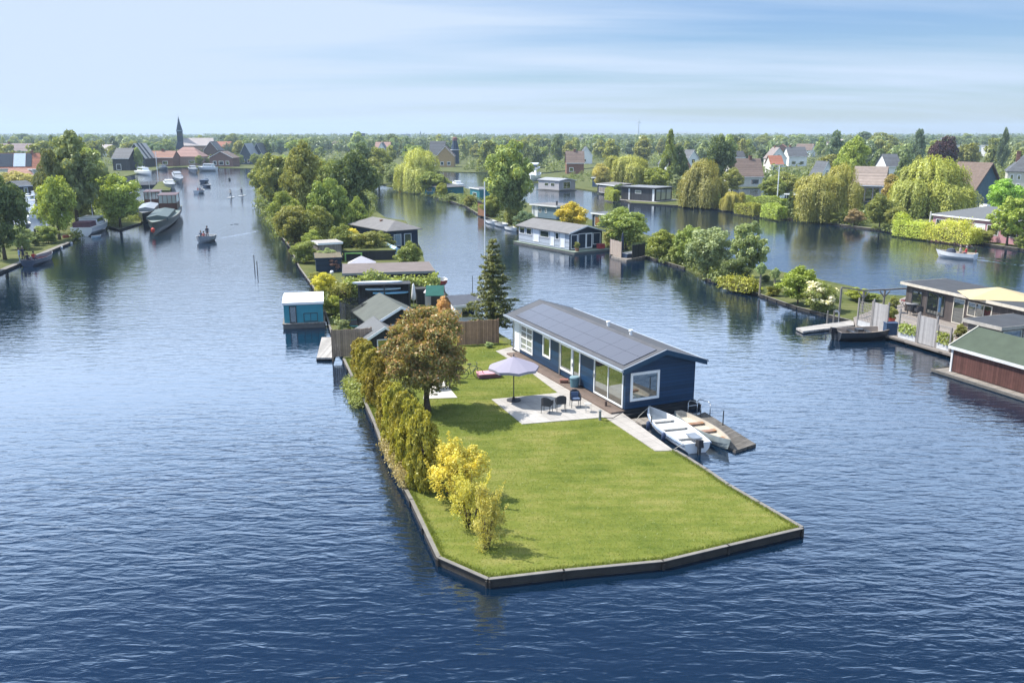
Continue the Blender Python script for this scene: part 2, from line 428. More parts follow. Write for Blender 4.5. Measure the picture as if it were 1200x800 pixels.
mp2 = t.add('ShaderNodeMapping'); mp2.inputs['Rotation'].default_value = (0, 0, R(-10)); mp2.inputs['Scale'].default_value = (.05, .16, 1); mp2.inputs['Location'].default_value = (3.1, 1.7, 0); t.lk(cb.outputs[0], mp2.inputs[0])
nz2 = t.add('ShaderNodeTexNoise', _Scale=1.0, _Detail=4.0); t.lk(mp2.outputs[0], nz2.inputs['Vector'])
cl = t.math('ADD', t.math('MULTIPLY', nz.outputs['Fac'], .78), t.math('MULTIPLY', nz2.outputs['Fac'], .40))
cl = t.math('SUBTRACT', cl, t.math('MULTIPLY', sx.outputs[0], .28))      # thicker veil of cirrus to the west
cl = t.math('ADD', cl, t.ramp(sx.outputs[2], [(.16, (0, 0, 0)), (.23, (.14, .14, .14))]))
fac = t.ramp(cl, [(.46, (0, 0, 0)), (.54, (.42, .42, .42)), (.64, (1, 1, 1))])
# veil fills the lower sky, thins above, returns overhead as added fill light
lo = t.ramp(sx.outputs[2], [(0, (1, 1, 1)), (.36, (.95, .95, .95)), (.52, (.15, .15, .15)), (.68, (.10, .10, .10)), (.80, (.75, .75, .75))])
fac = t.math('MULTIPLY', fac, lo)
hi = t.ramp(sx.outputs[2], [(.0, (1 / 3.4,) * 3), (.165, (1 / 3.4,) * 3), (.225, (2.9 / 3.4, 3.0 / 3.4, 3.2 / 3.4)), (.34, (2.5 / 3.4, 2.9 / 3.4, 3.4 / 3.4)), (.48, (.7 / 3.4, .95 / 3.4, 1.3 / 3.4)), (.68, (.5 / 3.4, .65 / 3.4, .85 / 3.4)), (.80, (2.6 / 3.4, 2.5 / 3.4, 2.3 / 3.4))])   # brighter unseen cirrus, added above the view to lighten water and trees
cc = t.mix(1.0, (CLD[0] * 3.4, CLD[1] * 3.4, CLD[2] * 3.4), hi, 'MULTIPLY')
skb = t.mix(1.0, sky.outputs[0], (.76, .905, 1.18), 'MULTIPLY')
skb = t.mix(1.0, skb, t.ramp(sx.outputs[2], [(.30, (1, 1, 1)), (.48, (.62, .68, .76)), (.68, (.5, .56, .66)), (.82, (1, 1, 1))]), 'MULTIPLY')
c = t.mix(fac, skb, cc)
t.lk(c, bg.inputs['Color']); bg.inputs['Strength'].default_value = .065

HZ = 4300
hm = MB(); hm.box(-HZ, HZ, -60, HZ, -3.5, 60); hz = hm.build('haze', [], kind if False else None)
m = bpy.data.materials.new('air_haze'); m.use_nodes = True; t = NT(m); t.n.remove(t.n['Principled BSDF'])
pv = t.add('ShaderNodeVolumePrincipled', _Density=HAZE); pv.inputs['Color'].default_value = (.66, .82, 1.0, 1); pv.inputs['Anisotropy'].default_value = .1
t.lk(pv.outputs[0], t.n['Material Output'].inputs['Volume'])
hz.data.materials.append(m); tag(hz, kind='stuff')
hz['label'] = 'thin blue summer haze in the air over the lake'

# ------------------------------------------------------------------ water
def water_material():
    m, t, b = newmat('lake_water')
    geo = t.add('ShaderNodeNewGeometry'); 
    b.inputs['Base Color'].default_value = (.002, .0105, .026, 1)
    b.inputs['Roughness'].default_value = .05; b.inputs['IOR'].default_value = 2.05; b.inputs['Specular IOR Level'].default_value = .5
    def noise(scale, rot, sc, detail=3.0, dist=.0, rough=.5):
        mp = t.add('ShaderNodeMapping'); mp.inputs['Rotation'].default_value = (0, 0, R(rot)); mp.inputs['Scale'].default_value = sc
        t.lk(geo.outputs['Position'], mp.inputs[0])
        n = t.add('ShaderNodeTexNoise', _Scale=scale, _Detail=detail, _Roughness=rough, _Distortion=dist); t.lk(mp.outputs[0], n.inputs['Vector'])
        return n.outputs['Fac']
    a = noise(2.6, 10, (.34, 1, 1), 3.0, .6)          # main wind ripples
    a2 = noise(1.55, -14, (.34, 1, 1), 3.0, .5)
    c = noise(5.0, 4, (.5, 1, 1), 2.0, .3)
    gust = noise(.035, 20, (.5, 1, 1), 3.0, 0)       # calm and ruffled patches
    g = t.ramp(gust, [(.34, (.34, .34, .34)), (.52, (.8, .8, .8)), (.64, (1.15, 1.15, 1.15))])
    sep = t.add('ShaderNodeSeparateXYZ'); t.lk(geo.outputs['Position'], sep.inputs[0])     # the canals between the islands lie sheltered, the open lake in front is ruffled
    mr = t.add('ShaderNodeMapRange', _From_Min=34.0, _From_Max=105.0, _To_Min=1.0, _To_Max=.5); t.lk(sep.outputs[1], mr.inputs['Value'])
    g = t.math('MULTIPLY', g, mr.outputs[0])
    h = t.math('ADD', t.math('ADD', t.math('MULTIPLY', a, .62), t.math('MULTIPLY', a2, .55)), t.math('MULTIPLY', c, .10))
    bp = t.add('ShaderNodeBump', _Strength=WBUMP, _Distance=.165)
    t.lk(t.math('MULTIPLY', h, g), bp.inputs['Height']); t.lk(bp.outputs[0], b.inputs['Normal'])
    return m
WATER = water_material()
mb = MB(); S = 4200
mb.poly([(-S, -50, WL), (S, -50, WL), (S, S, WL), (-S, S, WL)])
o = mb.build('water', WATER); tag(o, 'dark blue rippled lake water between the islands', kind='structure')

# ------------------------------------------------------------------ land
def ground_mat(name, c1, c2, c3):
    m, t, b = newmat(name)
    geo = t.add('ShaderNodeNewGeometry')
    n1 = t.add('ShaderNodeTexNoise', _Scale=.35, _Detail=6.0, _Roughness=.62); t.lk(geo.outputs['Position'], n1.inputs['Vector'])
    n2 = t.add('ShaderNodeTexNoise', _Scale=5.0, _Detail=4.0, _Roughness=.7); t.lk(geo.outputs['Position'], n2.inputs['Vector'])
    mp = t.add('ShaderNodeMapping'); mp.inputs['Rotation'].default_value = (0, 0, R(8)); mp.inputs['Scale'].default_value = (.5, 2.4, 1); t.lk(geo.outputs['Position'], mp.inputs[0])
    n3 = t.add('ShaderNodeTexNoise', _Scale=.9, _Detail=4.0, _Roughness=.6); t.lk(mp.outputs[0], n3.inputs['Vector'])
    f = t.math('ADD', t.math('ADD', t.math('MULTIPLY', n1.outputs['Fac'], .48), t.math('MULTIPLY', n2.outputs['Fac'], .17)), t.math('MULTIPLY', n3.outputs['Fac'], .35))
    c = t.ramp(f, [(.36, c1), (.5, c2), (.64, c3)])
    t.lk(c, b.inputs['Base Color']); b.inputs['Roughness'].default_value = .95; b.inputs['Specular IOR Level'].default_value = .1
    bp = t.add('ShaderNodeBump', _Strength=.5, _Distance=.05); t.lk(n2.outputs['Fac'], bp.inputs['Height']); t.lk(bp.outputs[0], b.inputs['Normal'])
    return m
LAWN = ground_mat('mown_lawn', (.066, .098, .015), (.134, .156, .029), (.222, .208, .064))
ROUGH = ground_mat('rough_grass', (.055, .072, .024), (.095, .11, .035), (.15, .145, .065))
def P0(l, z=0.0): return [G(x, y, z) for x, y in l]
LAWN_PX = [(404, 420), (421, 455), (429, 470), (440, 494), (450, 520), (468, 556), (484, 585), (516, 652), (573, 677), (660, 667), (776, 656), (852, 638), (938, 618),
           (888, 589), (852, 568), (826, 550), (804, 536), (790, 528), (716, 478), (640, 432), (598, 404), (583, 396), (500, 396)]
lawn_poly = P0(LAWN_PX, .5)
o = land_mesh(lawn_poly, .5, -1.2).build('lawn', LAWN); tag(o, 'sunlit mown lawn on the point of the island', kind='structure')
A_POLY = P0([(402, 421), (392, 404), (386, 382), (376, 352), (352, 318), (340, 292), (327, 276), (312, 262), (302, 240), (299, 222), (298, 196), (450, 196), (444, 219), (438, 223), (437, 235), (441, 250), (452, 258), (476, 262),
             (494, 296), (498, 312), (510, 330), (524, 350), (560, 380), (586, 398), (599, 406)])
A_POLY += [G(598, 404, .5) + Vector((0, -.15, 0)), G(500, 396, .5) + Vector((0, -.15, 0)), G(404, 420, .5)]
o = land_mesh(A_POLY, .46, -1.2).build('garden_ground', ROUGH); tag(o, 'rough garden ground on the wooded island behind the fence', kind='structure')
B_LEFT = [(444, 217), (482, 225), (507, 231), (545, 243), (562, 254), (590, 265), (612, 275), (640, 279), (700, 289), (757, 304), (803, 318), (828, 331), (880, 346), (934, 365), (1003, 383), (1060, 399), (1112, 414)]
B_RIGHT = [(1210, 372), (1064, 352), (1012, 349), (1000, 341), (950, 330), (911, 322), (880, 317), (830, 300), (790, 290), (750, 276), (700, 262), (650, 249), (600, 235), (560, 227), (545, 222), (530, 214), (500, 209), (470, 203), (440, 200)]
B_POLY = P0(B_LEFT + [(1210, 452), (1300, 470), (1300, 380)] + B_RIGHT)
o = land_mesh(B_POLY, .44, -1.2).build('island_ground', ROUGH); tag(o, 'grassy ground of the narrow island with houseboats', kind='structure')
C_FRONT = [(612, 206), (616, 214), (640, 216), (673, 222), (700, 226), (724, 233), (740, 240), (790, 243), (826, 245), (846, 248), (869, 251.5), (900, 255), (932, 259), (969, 264), (1020, 271), (1065, 276), (1110, 283), (1200, 296), (1300, 312)]
C_POLY = P0(C_FRONT + [(1300, 262), (1200, 255), (1130, 252), (1090, 250), (1050, 246), (1010, 243), (985, 239), (940, 236), (900, 233), (880, 232), (862, 230), (850, 226), (840, 200), (700, 198), (640, 205)])
o = land_mesh(C_POLY, .45, -1.2).build('bank_ground', ROUGH); tag(o, 'grassy quay along the far right shore', kind='structure')
D_POLY = P0([(-260, 392), (-120, 350), (0, 323), (40, 306), (84, 287), (92, 278), (110, 267), (131, 269), (140, 272), (165, 264), (176, 246), (170, 238), (150, 240), (112, 243), (66, 264), (30, 278), (-20, 292), (-260, 330)])
o = land_mesh(D_POLY, .45, -1.2).build('shore_ground', ROUGH); tag(o, 'grassy spit on the left with a timber edge', kind='structure')
far = [G(-320, 245), G(0, 227), G(60, 222), G(100, 216), G(130, 213), G(152, 207), G(180, 201), G(205, 197), G(240, 197), G(298, 198.5)] + \
      [G(x, y) for x, y in ((449, 198.5), (478, 200), (500, 201), (541, 203), (612, 204), (640, 203.5), (700, 197), (838, 199), (856, 219), (870, 222), (915, 221.5), (940, 224), (985, 231), (1010, 234), (1090, 237), (1150, 241), (1200, 242), (1330, 250))]
E_POLY = far + [Vector((700, 330, 0)), Vector((4100, 1400, 0)), Vector((4150, 4150, 0)), Vector((-4150, 4150, 0)), Vector((-4100, 1400, 0))]
o = land_mesh(E_POLY, .42, -1.2).build('far_land', ROUGH); tag(o, 'flat far land with the villages beyond the water', kind='structure')

LANDS += [A_POLY, B_POLY, C_POLY, D_POLY, E_POLY, lawn_poly]
# grass blades of the lawn (nobody could count them)
rg = np.random.default_rng(5)
xs = [p.x for p in lawn_poly]; ys = [p.y for p in lawn_poly]
PATH_PX = [(581, 411), (600, 406), (632, 428), (726, 481), (790, 527.5), (768, 528), (711, 490), (654, 460), (622, 436)]
PATIO_PX = [(576, 467.5), (654, 460), (711, 489.5), (705, 488.8), (612, 496.5)]
PATIO2_PX = [(496, 467), (536, 465.5), (520, 446), (499, 447)]
solid = [P0(PATH_PX, .5), P0(PATIO_PX, .5), P0(PATIO2_PX, .5)]
pts = []
while len(pts) < 90000:
    x = rg.uniform(min(xs), max(xs)); y = rg.uniform(min(ys), max(ys))
    if inside(lawn_poly, x, y) and not any(inside(s, x, y) for s in solid): pts.append((x, y, .5))
edge = []
for i in range(18):          # ragged longer grass along the boarding, where the mower does not reach
    a, b_ = lawn_poly[i], lawn_poly[i + 1]; L = (b_ - a).length; u = (b_ - a).normalized(); nn = Vector((-u.y, u.x, 0))
    for k in range(int(L * 260)):
        q = a + u * rg.uniform(0, L) + nn * (abs(rg.normal()) * .10 + .05)
        if inside(lawn_poly, q.x, q.y) and not any(inside(s, q.x, q.y) for s in solid): edge.append((q.x, q.y, .5))
ne = len(edge); pts = np.array(pts + edge); n = len(pts)
hgt = rg.uniform(.012, .045, n); hgt[-ne:] = rg.uniform(.04, .16, ne) * rg.uniform(.4, 1, ne); ang = rg.uniform(0, 6.28, n); wv = .012
ca, sa = np.cos(ang), np.sin(ang); lean = rg.uniform(-.05, .05, (n, 2))
V = np.stack([pts + np.stack([-ca * wv, -sa * wv, 0 * ca], 1), pts + np.stack([ca * wv, sa * wv, 0 * ca], 1), pts + np.stack([lean[:, 0], lean[:, 1], hgt], 1)], 1).reshape(-1, 3)
me = bpy.data.meshes.new('lawn_grass'); me.vertices.add(3 * n); me.loops.add(3 * n); me.polygons.add(n)
me.vertices.foreach_set('co', V.astype(np.float32).ravel()); me.loops.foreach_set('vertex_index', np.arange(3 * n, dtype=np.int32)); me.polygons.foreach_set('loop_start', np.arange(0, 3 * n, 3, dtype=np.int32))
at = me.attributes.new('tint', 'FLOAT', 'FACE'); at.data.foreach_set('value', rg.uniform(.25, .7, n).astype(np.float32)); me.materials.append(LEAF); me.update(); me.validate()
o = link('grass', me); o.color = (.062, .074, .014, 1); tag(o, 'short green grass blades of the lawn', 'grass', kind='stuff')

# paving
mb = MB(); pp = P0(PATH_PX, .51)
def slab(px, z1, z0, name, label, m):
    b = land_mesh(P0(px, z1), z1, z0); o = b.build(name, m); return tag(o, label, kind='structure')
PATHM = mat('path_tiles', (.35, .325, .30), .85, .2, 1.2, bump=.1, rows=(1, .6), plank=(0, .6), soft=True, rot=R(-24))
slab(PATH_PX, .525, .3, 'path', 'pale tiled path along the blue house', PATHM)
slab(PATIO_PX, .53, .3, 'patio', 'pale square tiled terrace under the parasol', mat('patio_tiles', (.37, .35, .33), .85, .2, 1.2, bump=.1, rows=(1, .5), plank=(0, .5), soft=True, rot=R(-24)))
slab(PATIO2_PX, .53, .3, 'small_patio', 'small tiled terrace under the red leaved tree', PAVE)

# retaining walls: boards, cap, posts
def bulwark(px, label, h=.5, z=None, cap=.13, low=-1.0, posts=2.0, name='retaining_wall', proud=.025, group=None, capm=None):
    pts = P0(px, h if z is None else z)
    f = Vector((pts[0].x, pts[0].y, 0)); root = empty(name, f, 0, label, 'wall', group)
    b = MB(); c = MB(); q = MB()
    for a, d in zip(pts, pts[1:]):
        a = Vector((a.x, a.y, 0)) - f; d = Vector((d.x, d.y, 0)) - f; u = (d - a).normalized(); nrm = Vector((u.y, -u.x, 0))
        for k in range(3):
            z0 = low + (h - low) * (0 if k == 0 else (.66 if k == 1 else .83)); z1 = low + (h - low) * (.655 if k == 0 else (.825 if k == 1 else 1))
            w = .09 + .012 * (k % 2)
            b.hexa([a - nrm * .02 + Vector((0, 0, z0)), d - nrm * .02 + Vector((0, 0, z0)), d + nrm * w + Vector((0, 0, z0)), a + nrm * w + Vector((0, 0, z0))],
                   [a - nrm * .02 + Vector((0, 0, z1)), d - nrm * .02 + Vector((0, 0, z1)), d + nrm * w + Vector((0, 0, z1)), a + nrm * w + Vector((0, 0, z1))])
        c.hexa([a - nrm * (cap - .12) + Vector((0, 0, h)) - u * .03, d - nrm * (cap - .12) + Vector((0, 0, h)) + u * .03, d + nrm * .14 + Vector((0, 0, h)) + u * .03, a + nrm * .14 + Vector((0, 0, h)) - u * .03],
               [a - nrm * (cap - .12) + Vector((0, 0, h + proud)) - u * .03, d - nrm * (cap - .12) + Vector((0, 0, h + proud)) + u * .03, d + nrm * .14 + Vector((0, 0, h + proud)) + u * .03, a + nrm * .14 + Vector((0, 0, h + proud)) - u * .03])
        L = (d - a).length; k = max(1, int(L / posts))
        for i in range(k + 1):
            s = a + u * (L * i / k) + nrm * .13
            q.tube(s + Vector((0, 0, low)), s + Vector((0, 0, h - .05)), .055, .05, 6)
    b.build('boards', TIMBER, root); c.build('cap', capm or CAPWOOD, root); q.build('posts', TIMBER, root)
    return root
# orientation: the outer side is to the right of the walking direction
bulwark(LAWN_PX[12::-1][::-1][::-1][0:1] + LAWN_PX[11:7:-1] if False else [LAWN_PX[i] for i in (8, 9, 10, 11, 12)], 'dark timber retaining wall along the front edge of the lawn', .5)
bulwark([LAWN_PX[i] for i in range(0, 9)], 'weathered timber retaining wall along the hedge on the lawn\'s left edge', .5)
bulwark([LAWN_PX[i] for i in (12, 13, 14, 15, 16, 17)], 'low timber edging along the right side of the lawn', .5, cap=.14, proud=.04)
bulwark(B_LEFT[9:11], 'short timber quay edge below the young green trees', .44, 0, posts=1.5)
bulwark(B_LEFT[11:15], 'long timber quay edge below the silver willow and flower hedge', .44, 0, posts=1.5)
bulwark(B_LEFT[2:7], 'stone and timber quay edge below the tall poplar', .44, 0, posts=3)
bulwark(C_FRONT[4:9], 'quay edge in front of the modern black houseboat', .45, 0, posts=3)
bulwark(C_FRONT[8:13], 'pale quay edge in front of the small box hedges', .45, 0, posts=3)
bulwark(C_FRONT[13:], 'pale quay edge in front of the pink house', .45, 0, posts=3, cap=.5)
bulwark([(-120, 350), (0, 323), (40, 306), (84, 287)][::-1][::-1], 'concrete edged quay of the left grassy spit', .45, 0, posts=4, cap=.7)
bulwark([(131, 269), (140, 272), (165, 264)], 'dark quay edge under the round left tree', .45, 0, posts=3)
bulwark([(402, 421), (392, 404), (386, 382), (376, 352), (352, 318), (340, 292), (327, 276)][::-1], 'old overgrown timber edge along the wooded island', .46, 0, posts=1.5)
# ------------------------------------------------------------------ buildings
def wall_xf(wall, L, D):
    """maps (u, out, z) of a wall to the local frame of the house"""
    if wall == 'f': return lambda u, o, z: (u, -o, z)
    if wall == 'b': return lambda u, o, z: (L - u, D + o, z)
    if wall == 'l': return lambda u, o, z: (-o, D - u, z)
    return lambda u, o, z: (L + o, u, z)
class WB(MB):
    """box builder in wall coordinates"""
    def __init__(s, f): super().__init__(); s.fn = f
    def pt(s, p): return super().pt(s.fn(*p))
    def bx(s, u0, u1, o0, o1, z0, z1):
        s.hexa([(u0, o1, z0), (u1, o1, z0), (u1, o0, z0), (u0, o0, z0)], [(u0, o1, z1), (u1, o1, z1), (u1, o0, z1), (u0, o0, z1)])
def window(root, L, D, wall, u0, u1, z0, z1, name='window', fm=None, th=.07, out=.05, mull=0, glass=None, rail=0, handle=False):
    f = wall_xf(wall, L, D); b = WB(f)
    b.bx(u0, u0 + th, -.02, out, z0, z1); b.bx(u1 - th, u1, -.02, out, z0, z1)
    b.bx(u0 + th, u1 - th, -.02, out, z0, z0 + th); b.bx(u0 + th, u1 - th, -.02, out, z1 - th, z1)
    for i in range(mull):
        c = u0 + (u1 - u0) * (i + 1) / (mull + 1); b.bx(c - th * .4, c + th * .4, -.02, out - .006, z0 + th, z1 - th)
    for i in range(rail):
        c = z0 + (z1 - z0) * (i + 1) / (rail + 1); b.bx(u0 + th, u1 - th, -.02, out - .012, c - th * .3, c + th * .3)
    o = b.build(name, fm or WHITE, root)
    g = WB(f); g.bx(u0 + th * .7, u1 - th * .7, -.02, .014, z0 + th * .7, z1 - th * .7)
    g.build('pane', glass or GLASS, o)
    if handle:
        h = WB(f); h.bx(u0 + th * .2, u0 + th * .6, out, out + .05, z0 + (z1 - z0) * .45, z0 + (z1 - z0) * .55); h.build('handle', STEEL, o)
    return o
def house(name, label, cat, p0, p1, depth, wall_h, z=.45, roof='gable_x', rise=1.0, ov=.3, wm=None, rm=None, tm=None, wins=(), gnd=0.0, chim=None, th=.1, group=None, fm=None, glass=None, slope=0.0, base=None, trim=True, chm=None):
    """p0, p1: photo pixels of the ends of the wall that faces the lens, at height z"""
    A = G(*p0, z) if not isinstance(p0, Vector) else p0; B = G(*p1, z) if not isinstance(p1, Vector) else p1
    L = (B - A).length; D = depth; H = wall_h
    root = empty(name, A, math.atan2(B.y - A.y, B.x - A.x), label, cat, group)
    wm = wm or OFFWHITE; rm = rm or GREYROOF
    b = MB()
    if roof == 'gable_x': b.extx([(0, gnd), (D, gnd), (D, H), (D / 2, H + rise), (0, H)], 0, L)
    elif roof == 'gable_y': b.ext([(0, gnd), (L, gnd), (L, H), (L / 2, H + rise), (0, H)], 0, D)
    elif roof == 'mono': b.extx([(0, gnd), (D, gnd), (D, H + rise), (0, H)], 0, L)
    else: b.box(0, L, 0, D, gnd, H)
    b.build('wall', wm, root)
    r = MB(); e = .03
    def chev(half, run):   # chevron profile around 0
        s = rise / half; zo = H - ov * s
        return [(-ov, zo + e), (half, H + rise + e), (2 * half + ov, zo + e), (2 * half + ov, zo + e + th), (half, H + rise + e + th), (-ov, zo + e + th)]
    if roof == 'gable_x': r.extx(chev(D / 2, L), -ov, L + ov)
    elif roof == 'gable_y': r.ext(chev(L / 2, D), -ov, D + ov)
    elif roof == 'mono':
        s = rise / D; r.extx([(-ov, H - ov * s + e), (D + ov, H + rise + ov * s + e), (D + ov, H + rise + ov * s + e + th), (-ov, H - ov * s + e + th)], -ov, L + ov)
    elif roof == 'flat': r.box(-ov, L + ov, -ov, D + ov, H + e, H + e + max(th, .16))
    elif roof in ('hip', 'pyramid'):
        k = min(L, D) / 2 * (.98 if roof == 'hip' or True else 1)
        lo = [(-ov, -ov, H + e), (L + ov, -ov, H + e), (L + ov, D + ov, H + e), (-ov, D + ov, H + e)]
        if L >= D: hi = [(k, D / 2 - .02, H + rise), (L - k, D / 2 - .02, H + rise), (L - k, D / 2 + .02, H + rise), (k, D / 2 + .02, H + rise)]
        else: hi = [(L / 2 - .02, k, H + rise), (L / 2 + .02, k, H + rise), (L / 2 + .02, D - k, H + rise), (L / 2 - .02, D - k, H + rise)]
        r.hexa([(x, y, zz - .0) for x, y, zz in lo], [(x, y, zz + th) for x, y, zz in lo]); r.hexa([(x, y, zz + th + .002) for x, y, zz in lo], hi)
    ro = r.build('roof', rm, root)
    if trim and roof in ('gable_y', 'gable_x', 'flat', 'mono'):
        tb = MB(); t_ = tm or WHITE
        if roof == 'gable_y':
            c = chev(L / 2, D)
            for yy in (-ov - .03,):
                for (a, d) in ((0, 1), (1, 2)):
                    tb.ext([(c[a][0], c[a][1] - .08), (c[d][0], c[d][1] - .08), (c[d][0], c[d][1] + th + .02), (c[a][0], c[a][1] + th + .02)], yy, yy + .028)
        elif roof == 'gable_x':
            zo = H - ov * rise / (D / 2); tb.box(-ov, L + ov, -ov - .03, -ov - .002, zo - .04, zo + th + .05)
        elif roof == 'mono':
            zo = H - ov * rise / D; tb.box(-ov, L + ov, -ov - .03, -ov - .002, zo - .06, zo + th + .05)
        else: tb.box(-ov - .02, L + ov + .02, -ov - .03, -ov - .002, H - .02, H + .21); tb.box(-ov - .03, -ov - .002, -ov - .03, D + ov, H - .02, H + .21); tb.box(L + ov + .002, L + ov + .03, -ov - .03, D + ov, H - .02, H + .21)
        tb.build('fascia', t_, root)
    if chim:
        c = MB(); x, y, s, zt = chim; zt = zt
        c.box(x * L - s / 2, x * L + s / 2, y * D - s / 2, y * D + s / 2, H, H + rise + zt); c.box(x * L - s * .6, x * L + s * .6, y * D - s * .6, y * D + s * .6, H + rise + zt + .002, H + rise + zt + .12)
        c.build('chimney', chm or BRICK, ro)
    for wi in wins:
        wall, u0, u1, z0, z1 = wi[:5]; kw = wi[5] if len(wi) > 5 else {}
        LL = L if wall in 'fb' else D
        kw = dict(dict(fm=fm, glass=glass), **kw)
        window(root, L, D, wall, u0 * LL, u1 * LL, z0, z1, **kw)
    if base:
        bb = MB(); e_ = base; bb.box(-e_[0], L + e_[1], -e_[2], D + e_[3], -1.2, e_[4]); bb.build('float', mat('concrete_float', (.14, .14, .135), .85, .3, 2), root)
        if len(e_) > 5: q = MB(); q.box(-e_[0] - .05, L + e_[1] + .05, -e_[2] - .05, D + e_[3] + .05, e_[4], e_[4] + .07); q.build('deck', e_[5], root)
    root['L'] = L
    return root

# ---- the main blue house
BLUE = mat('blue_boards', (.0115, .042, .098), .38, .08, 2, plank=(2, .19), spec=.4)
BLUE_D = mat('blue_trim', (.075, .14, .21), .5, .08, 2)
A = G(732, 480, .65); C_ = G(601, 408, .65); LD = (C_ - A).length; LW = 4.45
rz = math.atan2(C_.y - A.y, C_.x - A.x) - R(90)
MH = empty('house', A, rz, 'long blue timber house with solar panels on a low grey gable roof beside the lawn', 'house')
H0, RS, OV = 2.33, .70, .42       # eave and ridge above the floor line
b = MB(); b.ext([(0, 0), (LW, 0), (LW, H0), (LW / 2, H0 + RS), (0, H0)], 0, LD); b.build('wall', BLUE, MH)
sl_ = RS / (LW / 2)
r = MB(); zo = H0 - OV * sl_
r.ext([(-OV, zo + .02), (LW / 2, H0 + RS + .02), (LW + OV, zo + .02), (LW + OV, zo + .14), (LW / 2, H0 + RS + .14), (-OV, zo + .14)], -OV, LD + OV)
ROOF = r.build('roof', mat('blue_grey_felt', (.085, .088, .098), .8, .2, 1.2, fine=30), MH)
for y0 in (-OV - .035, LD + OV + .003):
    tb = MB(); tb.ext([(-OV - .03, zo - .12), (LW / 2, H0 + RS - .12), (LW + OV + .03, zo - .12), (LW + OV + .03, zo + .15), (LW / 2, H0 + RS + .15), (-OV - .03, zo + .15)], y0, y0 + .032)
    tb.build('bargeboard', mat('blue_fascia', (.022, .06, .11), .5, .08, 2), MH)
tb = MB()
tb.box(-OV - .11, -OV - .003, -OV - .04, LD + OV + .04, zo + .03, zo + .15); tb.box(LW + OV + .003, LW + OV + .11, -OV - .04, LD + OV + .04, zo + .03, zo + .15)
for y0 in (-OV - .04,):
    for x0, x1, z0, z1 in ((-OV - .06, LW / 2, zo, H0 + RS), (LW / 2, LW + OV + .06, H0 + RS, zo)):
        tb.ext([(x0, z0 + .152), (x1, z1 + .152), (x1, z1 + .178), (x0, z0 + .178)], y0, y0 + .05)
tb.build('gutter', mat('zinc_trim', (.36, .40, .45), .35, .06, 3, metal=.3), MH)
tb = MB()
for y in (LD - .25, 7.6): tb.tube((-.06, y, 0), (-.06, y, H0 - .12), .04, .04, 8); tb.tube((-.06, y, H0 - .12), (-OV - .05, y, zo + .05), .04, .04, 8)
tb.build('downpipe', STEEL, MH)
# solar panels: two rows up the slope, along the roof
m, t, bs = newmat('solar_cells')
tcn = t.add('ShaderNodeTexCoord'); sxn = t.add('ShaderNodeSeparateXYZ'); t.lk(tcn.outputs['Object'], sxn.inputs[0])
ln = t.math('MAXIMUM', t.math('LESS_THAN', t.math('FRACT', t.math('DIVIDE', sxn.outputs[1], .158)), .05), t.math('LESS_THAN', t.math('FRACT', t.math('DIVIDE', sxn.outputs[0], .158)), .05))
t.lk(t.mix(ln, (.088, .09, .108), (.097, .10, .12)), bs.inputs['Base Color']); bs.inputs['Roughness'].default_value = .4; bs.inputs['Specular IOR Level'].default_value = .5
bs.inputs['Coat Weight'].default_value = .25; bs.inputs['Coat Roughness'].default_value = .3
nx, ny = 2, 9; y_a, y_b = .05, LD - .75; pw = (y_b - y_a) / ny; x_a, x_b = -.12, LW / 2 - .30; px_ = (x_b - x_a) / nx
ca = math.atan(sl_)
pm = MB(); pm.box(.007, px_ / math.cos(ca) - .007, .007, pw - .007, 0, .035); pme = pm.mesh('solar_panel', m)
for i in range(nx):
    for j in range(ny):
        o = link('solar_panel', pme, MH); x = x_a + i * px_
        o.location = (x, y_a + j * pw, H0 + x * sl_ + .155); o.rotation_euler = (0, -ca, 0)
tb = MB()
for y, x in ((LD * .42, LW * .56), (LD * .25, LW * .57)):
    z = H0 + RS - (x - LW / 2) * sl_ + .1; v = MB(); v.tube((x, y, z), (x, y, z + .28), .09, .09, 10); v.tube((x, y, z + .281), (x, y, z + .36), .14, .12, 10); v.build('vent', WHITE, ROOF, smooth=False)
def MW(*a, **k): return window(MH, LW, LD, *a, **k)
# 'l' wall: u runs from the far end towards the near gable
MW('l', LD - 3.35, LD - .18, .04, 2.12, 'sliding_door', th=.09, mull=1, glass=glass_mat('door_glass', (.05, .055, .045), .34), handle=True)
MW('l', 7.15, 8.75, .38, 2.05, 'window', th=.12, glass=GLASS)
MW('l', 8.79, 9.75, .02, 2.05, 'door', th=.10, glass=GLASS, handle=True)
MW('l', 4.75, 5.85, .62, 1.98, 'window', th=.13)
MW('l', 1.35, 3.25, .25, 2.02, 'window', th=.11, mull=1, rail=3, glass=GLASS_LT)
MW('l', .18, 1.22, .02, 2.05, 'door', th=.1, glass=mat('white_door_panel', (.74, .75, .76), .5, .05, 3), handle=True)
MW('f', .30, 2.12, .42, 2.0, 'window', th=.14, glass=GLASS)
# dark plinth float and side step of the house
b = MB(); b.box(-.02, LW + .12, -.1, LD + .05, -1.4, -.03); b.box(-.02, LW + .3, -.32, .0 - .101, -1.4, -.2); b.build('float', mat('tarred_float', (.02, .022, .026), .7, .3, 2), MH)
b = MB(); b.box(-.86, -.03, -.05, LD - .9, -.14, -.03); b.build('step', mat('brown_decking', (.16, .12, .10), .8, .25, 2, plank=(0, .13)), MH)
b = MB(); b.box(LW - .25, LW - .1, -.14, -.06, 1.7, 1.82); 

